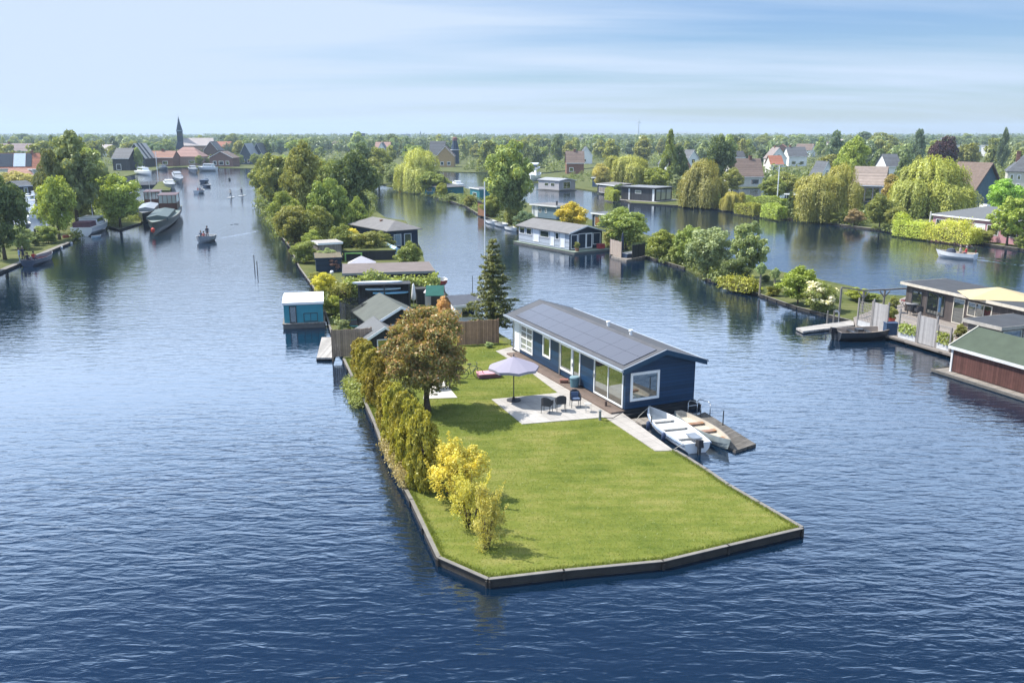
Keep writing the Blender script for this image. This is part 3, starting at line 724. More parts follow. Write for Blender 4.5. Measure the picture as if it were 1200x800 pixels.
# ---- jetty boards by the boats + floating dock with rails
dk = P0([(740, 494), (800, 487), (883, 521), (868, 527)], .34)
def deckobj(name, px, z1, th, label, m=None, z=None, legs=True, cat='jetty'):
    pts = [G(x, y, z1) for x, y in px]; o0 = Vector((pts[0].x, pts[0].y, 0)); e = pts[1] - pts[0]; rzz = math.atan2(e.y, e.x)
    inv = Matrix.Rotation(-rzz, 3, 'Z'); loc = [inv @ (p - o0) for p in pts]
    root = empty(name, o0, rzz, label, cat)
    b = land_mesh(loc, z1, z1 - th); b.build('deck', m or OLDWOOD, root)
    if legs:
        q = MB()
        for p in loc: 
            c = sum((l for l in loc), Vector()) / len(loc); k = p + (c - p) * .06
            q.tube((k.x, k.y, -1.2), (k.x, k.y, z1 - th + .01), .08, .08, 7)
        q.build('piles', TIMBER, root)
    return root
GRITTY = mat('gritty_decking', (.115, .105, .095), .9, .4, 4, plank=(1, .16), fine=30)
dock = deckobj('dock', [(806, 490), (826, 482.5), (886, 520), (862, 527.5), (800, 496)], .34, .28, 'dark gritty floating dock with metal rails beside the rowing skiff', GRITTY, legs=False)
deckobj('jetty', [(737, 491), (806, 483), (817, 485), (806, 493), (752, 497)], .36, .12, 'weathered plank landing under the gable of the blue house', OLDWOOD)
lad = empty('ladder', G(812, 484, .34), R(20), 'curved galvanised boarding ladder rails on the floating dock', 'ladder')
for i, dx in enumerate((-.25, .32)):
    b = MB(); b.path([(dx, .1, -.2), (dx, .1, .62), (dx + .05, .0, .74), (dx + .3, -.5, .74), (dx + .36, -.6, .62), (dx + .36, -.6, 0)], .025); b.build('rail', STEEL, lad, smooth=True)
b = MB(); b.tube((-.25, .1, .4), (.32, .1, .4), .02); b.build('rung', STEEL, lad)
def pole(name, px, by, ty, r, m, label, z=.4, cat='post', cap=None, group=None):
    p = G(px, by, z); h = TZ(p, ty) - z; b = MB(); b.tube((0, 0, -.9 if z < .2 else -.02), (0, 0, h), r, r * .85, 8)
    if cap: b.tube((0, 0, h + .001), (0, 0, h + cap), r * 1.5, r * .3, 8)
    o = b.build(name, m, None, p); return tag(o, label, cat, group)
pole('mooring_post', 847, 499, 481, .035, DARKSTEEL, 'thin dark mooring post beside the floating dock', .3)
pole('mooring_post', 763, 503, 487, .035, DARKSTEEL, 'dark mooring post beside the white rowing boat', .3)
pole('bollard', 703, 492, 481, .075, mat('bollard_grey', (.2, .22, .22), .6), 'short grey bollard at the corner of the terrace', .5, 'bollard', cap=.06)
pole('bollard', 710, 475.5, 470, .07, mat('bollard_brown', (.09, .06, .05), .7), 'low brown bollard on the wooden step of the blue house', .62, 'bollard', cap=.04)
b = MB(); p = G(703, 489, .8); q = G(733, 481, .8) ; mid = (p + q) / 2 - Vector((0, 0, .22)); b.path([(0, 0, 0), mid - p, q - p], .02, 6)
tag(b.build('mooring_rope', BLACK, None, p), 'dark rope slung from the grey bollard to the house float', 'rope')

# ---- parasol
p = G(602, 469, .53); root = empty('parasol', p, .2, 'open lavender grey parasol standing on the terrace', 'parasol')
Rc, zt, ze = 1.42, TZ(p, 417.5) - .53, TZ(p, 430) - .53 
b = MB(); n = 8
top = b.pt((0, 0, zt)); ring = []; mids = []
for i in range(n):
    a = 2 * math.pi * i / n; ring.append(b.pt((Rc * math.cos(a), Rc * math.sin(a), ze))); a += math.pi / n
    mids.append(b.pt((Rc * .955 * math.cos(a), Rc * .955 * math.sin(a), ze + .05)))
lo = []
for i in range(n):
    j = (i + 1) % n; b.face((top, ring[i], mids[i])); b.face((top, mids[i], ring[j]))
    x0 = Vector(b.v[ring[i]]); x1 = Vector(b.v[mids[i]]); x2 = Vector(b.v[ring[j]]); d = Vector((0, 0, -.14))
    for u, v in ((x0, x1), (x1, x2)): b.poly([u, u + d, v + d, v])
cm, ct, cbs = newmat('parasol_cloth'); cbs.inputs['Base Color'].default_value = (.29, .275, .345, 1); cbs.inputs['Roughness'].default_value = .9; cbs.inputs['Specular IOR Level'].default_value = .1
cbs.inputs['Transmission Weight'].default_value = 0
b.build('canopy', cm, root)
b = MB(); b.tube((0, 0, .06), (0, 0, zt + .08), .03, .03, 8); b.tube((0, 0, zt + .081), (0, 0, zt + .14), .05, .02, 8); b.build('pole', DARKSTEEL, root)
b = MB(); b.lathe([(.4, 0), (.4, .05), (.1, .075), (.05, .22)], n=16); b.build('base', mat('parasol_base', (.045, .045, .05), .7), root)
ribm = MB(); ribm.tube((0, 0, 0), (Rc, 0, ze - zt), .012, .012, 5); rme = ribm.mesh('rib', DARKSTEEL)
for i in range(n): o = link('rib', rme, root, (0, 0, zt - .03), 2 * math.pi * i / n)
# ---- chairs, table
CH = mat('dark_wicker', (.035, .037, .045), .7, .35, 20)
def chair():
    root = empty('garden_chair', (0, 0, 0))
    b = MB(); b.box(-.25, .25, -.24, .25, .40, .45); b.build('seat', CH, root, smooth=False)
    b = MB(); k = 7
    for i in range(k):
        a0 = R(-200 + i * 220 / k); a1 = R(-200 + (i + 1) * 220 / k)
        def P(a, r): return (-r * .29 * math.cos(a + R(90)) * 0 + .29 * r * math.sin(a), .02 - .27 * r * math.cos(a) * -1 , 0)
    pts = [(-.28, -.2), (-.29, .05), (-.24, .24), (-.1, .31), (.1, .31), (.24, .24), (.29, .05), (.28, -.2)]
    hs = [.66, .68, .8, .88, .88, .8, .68, .66]
    for (p0, h0), (p1, h1) in zip(zip(pts, hs), list(zip(pts, hs))[1:]):
        b.hexa([(p0[0], p0[1], .44), (p1[0], p1[1], .44), (p1[0] * .9, p1[1] * .9, .44), (p0[0] * .9, p0[1] * .9, .44)],
               [(p0[0], p0[1], h0), (p1[0], p1[1], h1), (p1[0] * .9, p1[1] * .9, h1), (p0[0] * .9, p0[1] * .9, h0)])
    b.build('backrest', CH, root)
    for x, y in ((-.22, -.2), (.22, -.2), (-.22, .24), (.22, .24)):
        l = MB(); l.tube((x, y, .41), (x * 1.06, y * 1.06, 0), .02, .016, 6); l.build('leg', DARKSTEEL, root)
    return root
c0 = chair()
for i, (px, py, a, lb) in enumerate(((641, 483, 160, 'dark wicker garden chair nearest the parasol pole'), (657, 480.5, 185, 'dark wicker garden chair in the middle of the three on the terrace'),
                                    (674, 476.5, 8, 'dark wicker garden chair with a blue cloth near the house wall'))):
    o = c0 if i == 0 else copy_tree(c0)
    o.location = G(px, py, .53); o.rotation_euler = (0, 0, R(a)); o.scale = (1.04,) * 3; tag(o, lb, 'chair', 'garden chairs on the terrace')
    if i == 2:
        b = MB(); b.box(-.2, .2, .16, .2, .48, .78); b.box(-.22, .22, -.2, .15, .452, .49); b.build('cushion', mat('blue_cloth', (.09, .13, .22), .9), o)
p = G(688.5, 482, .53); root = empty('side_table', p, 0, 'tiny thin legged metal side table on the terrace', 'table')
b = MB(); b.lathe([(.2, .45), (.2, .47)], n=14); b.build('table_top', mat('table_glass', (.5, .5, .48), .2), root)
for i in range(3):
    a = i * 2.1; l = MB(); l.tube((.17 * math.cos(a), .17 * math.sin(a), .45), (.2 * math.cos(a), .2 * math.sin(a), 0), .012, .012, 5); l.build('leg', STEEL, root)
# rain barrel / bucket by the wall
p = MH.matrix_world.inverted() if False else None
def mh(x, y, z): return A + Matrix.Rotation(rz, 3, 'Z') @ Vector((x, y, z))
root = empty('tub', mh(-.38, 5.0, -.03), 0, 'blue grey plastic tub on the wooden step of the house', 'tub')
b = MB(); b.lathe([(.24, 0), (.29, .5), (.31, .52), (.31, .56), (.27, .56), (.25, .2)], n=16); b.build('body', mat('blue_plastic', (.10, .20, .25), .5, .1), root, smooth=False)
b = MB(); b.lathe([(.0, .545), (.29, .565), (.26, .62), (.0, .64)], n=16); b.build('lid', mat('blue_plastic_lid', (.2, .3, .34), .5, .1), root)
root = empty('sandals_rack', mh(-.55, 6.0, -.02), 0, 'small reddish boot rack on the step beside the blue tub', 'rack')
b = MB(); b.box(-.25, .25, -.16, .16, .0, .05); b.box(-.25, .25, -.16, .16, .16, .2); b.build('shelf', mat('rack_red', (.25, .11, .09), .7), root)
for x in (-.23, .23): l = MB(); l.box(x - .02, x + .02, -.15, .15, 0.051, .159); l.build('side_panel', mat('rack_red', ()), root) if False else l.build('side_panel', MATS['rack_red'], root)
# pink lounger cushion box on lawn
p = G(562, 444.5, .5); q = G(587, 442.5, .5); root = empty('storage_box', p, math.atan2(q.y - p.y, q.x - p.x), 'long pink topped garden storage box on the lawn', 'storage box')
b = MB(); L_ = (q - p).length; b.box(0, L_, 0, .75, 0.03, .24); b.build('body', mat('mauve_box', (.16, .07, .10), .7), root); b = MB(); b.box(-.03, L_ + .03, -.03, .78, .242, .31); b.build('lid', mat('pink_lid', (.62, .30, .34), .6, .08), root)
# bicycle-like trolley frame: a folded bike next to the box
root = empty('bicycle', G(552, 443, .5), R(15), 'small dark bicycle lying against the pink storage box', 'bicycle')
for x in (-.45, .45):
    b = MB(); pts = [(x + .3 * math.cos(i * .5236), 0, .31 + .3 * math.sin(i * .5236)) for i in range(13)]; b.path(pts, .02, 6); w_ = b.build('wheel', BLACK, root)
b = MB(); b.path([(-.45, 0, .31), (-.1, 0, .75), (.38, 0, .75), (.45, 0, .31)], .02, 6); b.path([(-.1, 0, .75), (0, 0, .3), (.38, 0, .75)], .02, 6); b.path([(-.45, 0, .31), (0, 0, .3)], .02, 6); b.build('frame', mat('bike_green', (.09, .14, .1), .5), root)
b = MB(); b.tube((.36, -.25, .95), (.36, .25, .95), .015); b.tube((.38, 0, .75), (.36, 0, .95), .015); b.build('handlebar', DARKSTEEL, root)
b = MB(); b.box(-.22, .02, -.06, .06, .86, .92); b.tube((-.1, 0, .75), (-.1, 0, .86), .015); b.build('saddle', BLACK, root)
# picnic table + chairs on the small terrace, kettle grill behind
root = empty('garden_table', G(513, 455, .53), .4, 'pale garden table on the small terrace under the red leaved tree', 'table')
b = MB(); b.box(-.7, .7, -.4, .4, .70, .74); b.build('table_top', mat('pale_table', (.6, .6, .62), .5, .1), root)
for x, y in ((-.62, -.33), (.62, -.33), (-.62, .33), (.62, .33)): l = MB(); l.box(x - .03, x + .03, y - .03, y + .03, 0, .699); l.build('leg', DARKSTEEL, root)
o = copy_tree(c0); o.location = G(507, 450, .53); o.rotation_euler = (0, 0, R(60)); tag(o, 'dark wicker chair at the pale table under the red leaved tree', 'chair'); 
root = empty('kettle_grill', G(531, 447, .5), 0, 'dark round kettle grill on the lawn behind the red leaved tree', 'grill')
b = MB(); b.lathe([(.02, .5), (.2, .55), (.3, .7), (.31, .8)], n=16); b.build('bowl', BLACK, root, smooth=True); b = MB(); b.lathe([(.315, .805), (.27, .95), (.12, 1.04), (.02, 1.05)], n=16); b.build('lid', mat('enamel_grey', (.3, .31, .33), .3), root, smooth=True)
for i in range(3): a = i * 2.094; l = MB(); l.tube((.15 * math.cos(a), .15 * math.sin(a), .56), (.36 * math.cos(a), .36 * math.sin(a), 0), .015); l.build('leg', DARKSTEEL, root)

# ---- fences of the main garden
def fence(name, px, z, tops, label, m, post_every=1.9, post_m=None, thick=.04, cap=False, board=.14):
    p = G(*px[0], z); q = G(*px[1], z); L = (q - p).length; h = tops
    root = empty(name, p, math.atan2(q.y - p.y, q.x - p.x), label, 'fence')
    n = max(1, round(L / post_every)); w_ = L / n
    for i in range(n):
        b = MB(); x = i * w_ + .05
        while x < (i + 1) * w_ - .05:
            x1 = min(x + board, (i + 1) * w_ - .05); b.box(x, x1 - .008, -thick / 2, thick / 2, .03, h - .02 + .02 * math.sin(x * 9)); x = x1
        b.box(i * w_ + .05, (i + 1) * w_ - .05, thick / 2 + .001, thick / 2 + .05, h * .2, h * .2 + .08); b.box(i * w_ + .05, (i + 1) * w_ - .05, thick / 2 + .001, thick / 2 + .05, h * .8, h * .8 + .08)
        b.build('panel', m, root)
    for i in range(n + 1):
        b = MB(); b.box(i * w_ - .045, i * w_ + .045, -.045, .045, -.3, h + .05); b.build('post', post_m or m, root)
    return root
FENCEW = mat('brown_fence_boards', (.34, .215, .14), .85, .25, 3, plank=(0, .14))
fence('fence', [(536, 405), (584, 402)], .5, 1.75, 'brown board fence behind the lawn below the spruce', FENCEW)
fence('fence', [(390, 419), (436, 416)], .48, 1.9, 'weathered brown board fence at the far end of the clipped hedge', mat('grey_brown_fence', (.30, .22, .165), .9, .25, 3, plank=(0, .14)))
deckobj('jetty', [(371, 419), (391, 419), (398, 395), (377, 395)], .42, .12, 'grey plank jetty beside the board fence end', mat('pale_decking', (.36, .34, .32), .85, .2, 3, plank=(0, .14)))
# ------------------------------------------------------------------ plants of the main garden
def special(name, cat, label, px, by, ty, w, col, me, tk, z=.5, parts=('crown', 'trunk'), rz_=0.3):
    p = G(px, by, z); h = TZ(p, ty) - z; wd = w * mpp(p)
    root = empty(name, p, rz_, label, cat); a = link(parts[0], me, root, scale=(wd, wd, h)); a.color = (*(GREEN[col] if isinstance(col, str) else col), 1)
    link(parts[1], tk, root, scale=(wd, wd, h)); return root
rg = np.random.default_rng(77)
C, CR = crown_clumps(rg, 170, .565, .45, cr=(.05, .11), power=.5)
P, N, S, T = clump_leaves(rg, C, CR, 36000, .0155, flat=.75, up=.45, jitter=.85)
RT = special('red_leaved_tree', 'tree', 'bushy tree with rusty olive leaves standing on the lawn beside the clipped hedge', 501, 482, 359, 134, (.098, .088, .036), card_mesh('crown', P, N, S, T), trunk_mb(C, rg, .66, .03, 26).mesh('trunk', BARK, True))
sel = (P[:, 2] > .35) & (rg.uniform(size=len(P)) < .34); q_ = P[sel] * np.array([1.03, 1.03, 1.015]) + rg.normal(size=(int(sel.sum()), 3)) * .006
o = link('young_leaves', card_mesh('young_leaves', q_, N[sel] + np.array([0, 0, .3]), S[sel] * .95, T[sel]), RT, scale=RT.children[0].scale); o.color = (.158, .098, .044, 1)
# spruce
rg = np.random.default_rng(78); P = []; N = []; tw = MB(); tw.tube((0, 0, -.02), (0, 0, 1), .028, .004, 7)
for lv in range(16):
    z = .10 + .87 * (lv / 15) ** .92; L = .52 * (1 - z) ** .8 * rg.uniform(.82, 1.1) + .03; nb = 8 if z < .8 else 5; a0 = rg.uniform(0, 6)
    for k in range(nb):
        a = a0 + k * 6.283 / nb + rg.normal() * .15; l = L * rg.uniform(.7, 1.12); m_ = int(60 * l / .4 + 14)
        q = rg.uniform(.08, 1, m_); sp = (rg.normal(size=m_) * .05 * (1.1 - q) + rg.normal(size=m_) * .018)
        x = np.cos(a) * l * q - np.sin(a) * sp; y = np.sin(a) * l * q + np.cos(a) * sp; zz = z - .05 * q * (l / .4) + .03 * q ** 3 + rg.normal(size=m_) * .008
        P.append(np.stack([x, y, zz], 1)); N.append(np.stack([rg.normal(size=m_) * .4, rg.normal(size=m_) * .4, np.ones(m_)], 1))
        tw.tube((0, 0, z), (math.cos(a) * l * .9, math.sin(a) * l * .9, z - .04 * l / .4), .006, .002, 4)
P = np.concatenate(P); N = np.concatenate(N); n = len(P)
special('spruce', 'tree', 'dark green spruce with layered branches behind the board fence', 578, 387, 280, 68, (.068, .08, .034), card_mesh('crown', P, N, .028 * rg.uniform(.6, 1.3, n), rg.uniform(.1, .9, n), asp=2.2), tw.mesh('trunk', BARK, True), z=.48)
# clipped conifers along the left edge, each a plant of its own
thuja_px = [(424, 437, 398, 32), (430, 449, 402, 34), (438, 463, 410, 36), (446, 476, 420, 36)], [(455, 503, 449, 36), (464, 520, 452, 40), (474, 536, 460, 44), (485, 553, 470, 46), (497, 572, 484, 50)]
rg = np.random.default_rng(79); TJ = []
for v in range(2):
    k = 150; z = rg.uniform(.04, .96, k); a = rg.uniform(0, 6.283, k); w_ = .40 * np.sqrt(np.maximum(.05, 1 - z ** 4)) * (.9 + .1 * np.sin(a * 3 + v)) * rg.uniform(.6, 1.0, k)
    C = np.stack([np.cos(a) * w_, np.sin(a) * w_, z], 1); P, N, S, T = clump_leaves(rg, C, rg.uniform(.05, .10, k), 15000, .026, up=.5, flat=1.1, jitter=.7); P[:, 2] = np.clip(P[:, 2], .0, 1.04)
    TJ.append(card_mesh('foliage', P, N, S, T, asp=2.0, axis=np.stack([np.cos(np.arctan2(P[:, 1], P[:, 0])) * .4, np.sin(np.arctan2(P[:, 1], P[:, 0])) * .4, np.ones(len(P))], 1)))
stem = MB(); stem.tube((0, 0, -.02), (0, 0, .9), .05, .02, 6); stem_me = stem.mesh('stem', BARK)
names1 = ['clipped golden green conifer beside the board fence end, farthest of the hedge', 'clipped golden green conifer second from the board fence end', 'clipped golden green conifer third from the board fence end', 'clipped golden green conifer just before the low gap in the hedge']
names2 = ['clipped golden green conifer just after the low gap in the hedge', 'clipped golden green conifer second after the low gap in the hedge', 'clipped golden green conifer in the middle of the hedge\'s nearer block', 'clipped golden green conifer next to last before the yellow shrub', 'clipped golden green conifer beside the yellow shrub, nearest of the hedge']
for blk, nm in zip(thuja_px, (names1, names2)):
    for i, ((px, by, ty, wd_), lb) in enumerate(zip(blk, nm)):
        p = G(px, by, .5); h = TZ(p, ty) - .5; wd = wd_ * 1.08 * mpp(p)
        root = empty('conifer_shrub', p, i * 1.7, lb, 'shrub', 'clipped conifers in the hedge along the lawn')
        f = link('foliage', TJ[i % 2], root, scale=(wd, wd, h)); f.color = (.130, .116, .020, 1); link('stem', stem_me, root, scale=(wd, wd, h))
# yellow flowering shrubs
rg = np.random.default_rng(80)
def sparse_bush(seed, n, leaf, k=60, sticks=26):
    rg = np.random.default_rng(seed); C, CR = crown_clumps(rg, k, .44, .5, cr=(.05, .12), power=.5)
    P, N, S, T = clump_leaves(rg, C, CR, n, leaf, up=.2, flat=1.0, jitter=.8); P[:, :2] *= (1.25 - .5 * P[:, 2:3]); P[:, 2] = np.maximum(P[:, 2], .02)
    # long whips above the crown
    W = []; mb = MB()
    for i in range(sticks):
        c = C[int(rg.integers(k))]; mb.tube((c[0] * .15, c[1] * .15, -.02), (c[0] * .6, c[1] * .6, c[2] * .55), .010, .007, 4); mb.tube((c[0] * .6, c[1] * .6, c[2] * .55), tuple(c), .007, .003, 4)
    for i in range(9):
        c = C[int(rg.integers(k))]; d = np.array([c[0] * 1.5, c[1] * 1.5, .6 + rg.uniform(0, .3)]); d /= np.linalg.norm(d); q = rg.uniform(0, .28, 60)[:, None]
        W.append(c + d * q + rg.normal(size=(60, 3)) * .012)
    W = np.concatenate(W); P = np.concatenate([P, W]); N = np.concatenate([N, rg.normal(size=W.shape)]); S = np.concatenate([S, np.full(len(W), leaf)]); T = np.concatenate([T, rg.uniform(.3, .9, len(W))])
    return card_mesh('foliage', P, N, S, T, asp=1.9), mb.mesh('stems', BARK, True)
a, b_ = sparse_bush(3, 13000, .017, 90); special('yellow_shrub', 'shrub', 'large yellow leaved shrub at the near end of the clipped hedge', 535, 586, 503, 104, (.24, .208, .045), a, b_, parts=('foliage', 'stems'))
a, b_ = sparse_bush(4, 5200, .019, 60); special('yellow_shrub', 'shrub', 'thin yellow and grey shrub nearest the front corner of the lawn', 570, 642, 560, 64, (.19, .17, .05), a, b_, parts=('foliage', 'stems'))
a, b_ = sparse_bush(5, 4200, .019, 55); special('yellow_shrub', 'shrub', 'wispy yellow green shrub leaning beside the thin yellow shrub', 550, 618, 538, 66, (.205, .185, .045), a, b_, parts=('foliage', 'stems'))
hedge('ivy', G(411, 452, .05), G(424, 480, .05), .8, .55, 'mid', 'green creeper spilling over the timber wall into the water', z=.0, leaf=.09, cat='creeper', seed=9, core_=False, lump=.3)
tree('bush', 432, 425, 403, 34, 'bright', 'leafy light green shrub between the board fence and the red leaved tree', 'shrub', 'shrub', z=.5)
tree('bush', 476, 482, 455, 30, 'mid', 'small green shrub at the foot of the red leaved tree', 'shrub', 'shrub', z=.5)
tree('bush', 573, 407, 400, 12, 'grey', 'tiny grey green shrub in front of the board fence', 'shrub', 'shrub', z=.5)
tuft = hedge('grass_tuft', G(450, 520, .5), G(476, 572, .5), .3, .3, (.17, .15, .07), 'dry pale grass hanging over the wall at the hedge foot', z=.5, leaf=.06, cat='grass tuft', seed=8, lump=.2, core_=False)

# ------------------------------------------------------------------ sheds and gear on the wooded island
def roofed(fl, fr, bl, zr, z0, **k):
    a = G(*fl, zr); b = G(*fr, zr); c = G(*bl, zr); d = (b - a); d.z = 0; L = d.length; d.normalize(); nrm = Vector((-d.y, d.x, 0)); dep = max(1.0, (c - a).dot(nrm))
    a.z = z0; b.z = z0
    return dict(p0=a, p1=b, depth=dep, wall_h=zr - z0, z=z0, **k)
GREENROOF = mat('mossy_green_roof', (.10, .108, .095), .85, .2, 1.5, fine=20)
GARDEN = 'garden houses and sheds on the wooded island'
house('shed', 'shed with a pale edged mossy grey gable roof beside the trampoline', 'shed', (440, 408), (500, 402), 5.2, 1.75, .46, 'gable_y', 1.0, .35, wm=DARKWALL, rm=GREENROOF, wins=[('f', .3, .6, .8, 1.6)])
house('shed', 'lower grey roofed shed with a white framed window behind the clipped hedge', 'shed', (433, 419), (470, 415.5), 3.0, 1.35, .48, 'gable_y', .62, .3, wm=DARKWALL, rm=mat('lead_grey_roof', (.125, .13, .135), .8, .15, 2, fine=20), wins=[('f', .25, .75, .5, 1.2)])
house('flat_roof_building', 'long low building with a flat brown roof between hedge and garden', 'building', **roofed((404, 322.5), (507, 319.5), (409, 311.5), 2.45, .46), roof='flat', rm=mat('brown_felt_roof', (.165, .138, .128), .9, .2, 1), wm=DARKWALL, tm=mat('grey_fascia', (.2, .21, .22)), ov=.2)
house('shed', 'long dark shed with grass growing on its flat roof', 'shed', **roofed((402, 296), (463, 295), (408, 290), 1.4, .46), roof='flat', rm=ROUGH, wm=DARKWALL, tm=DARKWALL, ov=.1)
house('shed', 'dark navy shed with brushwood on its roof beside the left shore', 'shed', **roofed((370, 304.5), (400, 303.5), (376, 298), 1.85, .46), roof='flat', rm=mat('brush_roof', (.14, .12, .08), .95, .4, 4), wm=NAVY, tm=NAVY, ov=.1)
house('shed', 'small grey shed among bushes behind the navy shed', 'shed', **roofed((374, 287), (400, 285.5), (378, 283), 2.5, .46), roof='flat', rm=mat('pale_felt_roof', (.33, .31, .29), .9, .15), wm=OLDWOOD, ov=.15)
house('navy_house', 'navy house with a grey hip roof and two white windows at the water', 'house', (456, 294), (490, 291), 10.5, 2.45, .46, 'hip', 1.15, .45, wm=NAVY, rm=GREYROOF, wins=[('f', .17, .42, .55, 2.05, dict(mull=0)), ('f', .52, .77, .55, 2.05)], chim=(.35, .45, .3, -.2))
house('houseboat', 'turquoise houseboat with a white arched roof moored at the wooded island', 'houseboat', (333.5, 379.5), (379, 377.5), 4.4, 1.55, .55, 'gable_x', .22, .1, wm=mat('turquoise_paint', (.055, .27, .34), .5, .12, 2), rm=mat('white_roof_sheet', (.74, .74, .72), .5, .06), fm=DARKSTEEL, trim=True,
      wins=[('f', .14, .32, .05, 1.4, dict(name='door')), ('f', .5, .86, .12, .8, dict(mull=1, glass=MATS['turquoise_paint'], th=.04))], base=(.1, .1, .25, .1, -.02, OLDWOOD))
house('cabin', 'small white cabin with a solar panel roof behind the board fence', 'cabin', (535, 378), (562, 376), 3.0, 1.4, .46, 'gable_x', .4, .35, wm=WHITE, rm=mat('panel_roof', (.09, .095, .11), .4, .2), wins=[('f', .2, .8, .3, 1.2)])
# board rack
root = empty('board_rack', G(420, 364, .46), math.atan2((G(482, 362, .46) - G(420, 364, .46)).y, (G(482, 362, .46) - G(420, 364, .46)).x), 'open dark rack shelter holding pale boards behind the trampoline', 'rack')
L_ = (G(482, 362, .46) - G(420, 364, .46)).length
for x in (.1, L_ / 2, L_ - .1):
    for y in (0, 1.0): b = MB(); b.box(x - .05, x + .05, y - .05, y + .05, -.05, 2.15); b.build('post', DARKSTEEL, root)
b = MB(); b.box(0, L_, -.2, 1.3, 2.16, 2.23); b.build('roof', DARKROOF, root); b = MB(); b.box(0, L_, 1.06, 1.1, 0, 2.1); b.build('back_panel', DARKWALL, root)
for k, (u, zz, c_, lb) in enumerate(((.38, 2.31, (.62, .66, .7), 'long pale grey paddle board lying on top of the dark rack'), (.48, 1.75, (.5, .66, .8), 'pale blue paddle board on the middle tier of the dark rack'), (.62, 1.4, (.25, .52, .74), 'bright blue paddle board on the lowest tier of the dark rack'))):
    b = MB(); half = []; Lb = 4.2 if k == 0 else 3.0
    for i in range(13):
        t_ = i / 12; half.append((Lb * (t_ - .5), .36 * math.sin(math.pi * min(1, max(0, t_))) ** .45))
    poly = [(x, -y) for x, y in half] + [(x, y) for x, y in half[-2:0:-1]]
    b.prism(poly, -.06, .06); q = root.location + Matrix.Rotation(root.rotation_euler.z, 3, 'Z') @ Vector((L_ * u, .45 if k else .5, zz))
    o = b.build('paddle_board', mat(f'board_paint_{["grey","sky","blue"][k]}', c_, .35, .05), None, q, root.rotation_euler.z); tag(o, lb, 'paddle board', 'paddle boards on the rack')
# trampoline
root = empty('trampoline', G(419, 387, .46), 0, 'round trampoline with turquoise rim and dark safety net', 'trampoline'); Rt = 1.22
b = MB(); b.lathe([(Rt, .55), (Rt, .62), (Rt - .2, .62), (Rt - .2, .55)], n=24); b.build('rim', mat('turquoise_pad', (.10, .38, .42), .5, .1), root); b = MB(); b.lathe([(0.01, .585), (Rt - .2, .59), (Rt - .2, .6), (.01, .6)], n=24); b.build('mat', mat('trampoline_mat', (.05, .055, .07), .8), root)
m, t, bs = newmat('safety_net'); bs.inputs['Base Color'].default_value = (.02, .022, .03, 1); bs.inputs['Alpha'].default_value = .7
nb_ = MB()
for i in range(24):
    a0, a1 = i * math.pi / 12, (i + 1) * math.pi / 12; nb_.poly([(Rt * math.cos(a0), Rt * math.sin(a0), .63), (Rt * math.cos(a1), Rt * math.sin(a1), .63), (Rt * math.cos(a1), Rt * math.sin(a1), 2.3), (Rt * math.cos(a0), Rt * math.sin(a0), 2.3)])
nb_.build('net', m, root)
for i in range(6):
    a0 = i * math.pi / 3; b = MB(); b.tube((Rt * 1.03 * math.cos(a0), Rt * 1.03 * math.sin(a0), 0), (Rt * 1.03 * math.cos(a0), Rt * 1.03 * math.sin(a0), 2.35), .03, .03, 6); b.build('leg', DARKSTEEL, root)
# closed parasol, gazebo, lamp, swing, awning, tarp
def closed_parasol(px, by, ty, label, m):
    p = G(px, by, .46); h = TZ(p, ty) - .46; root = empty('closed_parasol', p, 0, label, 'parasol'); b = MB(); b.lathe([(.06, h * .22), (.22, h * .3), (.2, h * .5), (.1, h * .92), (.02, h)], n=10); b.build('canopy', m, root, smooth=True); b = MB(); b.tube((0, 0, 0), (0, 0, h * .3), .035); b.build('pole', STEEL, root)
closed_parasol(485, 358, 332, 'white closed parasol standing next to the board rack', WHITE)
p = G(424, 316, .46); root = empty('gazebo', p, .1, 'grey tented gazebo on the garden lawn behind the brown flat roof', 'gazebo'); wz = 16 * mpp(p); zt = TZ(p, 300) - .46; ze = TZ(p, 308.5) - .46
b = MB(); b.hexa([(-wz, -wz * .7, ze), (wz, -wz * .7, ze), (wz, wz * .7, ze), (-wz, wz * .7, ze)], [(-.05, -.05, zt), (.05, -.05, zt), (.05, .05, zt), (-.05, .05, zt)]); b.build('canopy', mat('grey_cloth', (.42, .41, .46), .9, .08), root)
for x in (-1, 1):
    for y in (-.7, .7): b = MB(); b.tube((x * wz * .92, y * wz * .92, -.02), (x * wz * .92, y * wz * .92, ze), .035); b.build('pole', STEEL, root)
p = G(390, 340, .46); h = TZ(p, 319) - .46; root = empty('lamp_post', p, 0, 'thin lamp post with a round white globe by the yellow bush', 'lamp'); b = MB(); b.tube((0, 0, -.02), (0, 0, h - .15), .04, .03); b.build('pole', STEEL, root); b = MB(); b.lathe([(.02, h - .18), (.17, h - .1), (.2, h), (.14, h + .13), (.02, h + .18)], n=12); b.build('globe', WHITE, root, smooth=True)
p = G(405, 306, .46); root = empty('swing_frame', p, 0, 'lime green swing frame beside the grey gazebo', 'swing'); hs = TZ(p, 297.5) - .46
b = MB(); b.beam((0, 0, 0), (0, 0, hs), .14, .14); b.beam((1.9, 0, 0), (1.9, 0, hs), .14, .14); b.beam((-.07, 0, hs + .07), (1.97, 0, hs + .07), .14, .14); b.build('frame', mat('lime_paint', (.22, .42, .12), .5), root)
p = G(499, 368, .46); root = empty('awning', p, .05, 'dark green cloth awning beside the small orange shrub', 'awning'); b = MB(); b.extx([(0, 1.5), (1.6, 2.1), (1.6, 2.14), (0, 1.54)], 0, 1.5); b.build('cloth', mat('green_cloth', (.012, .085, .07), .8), root)
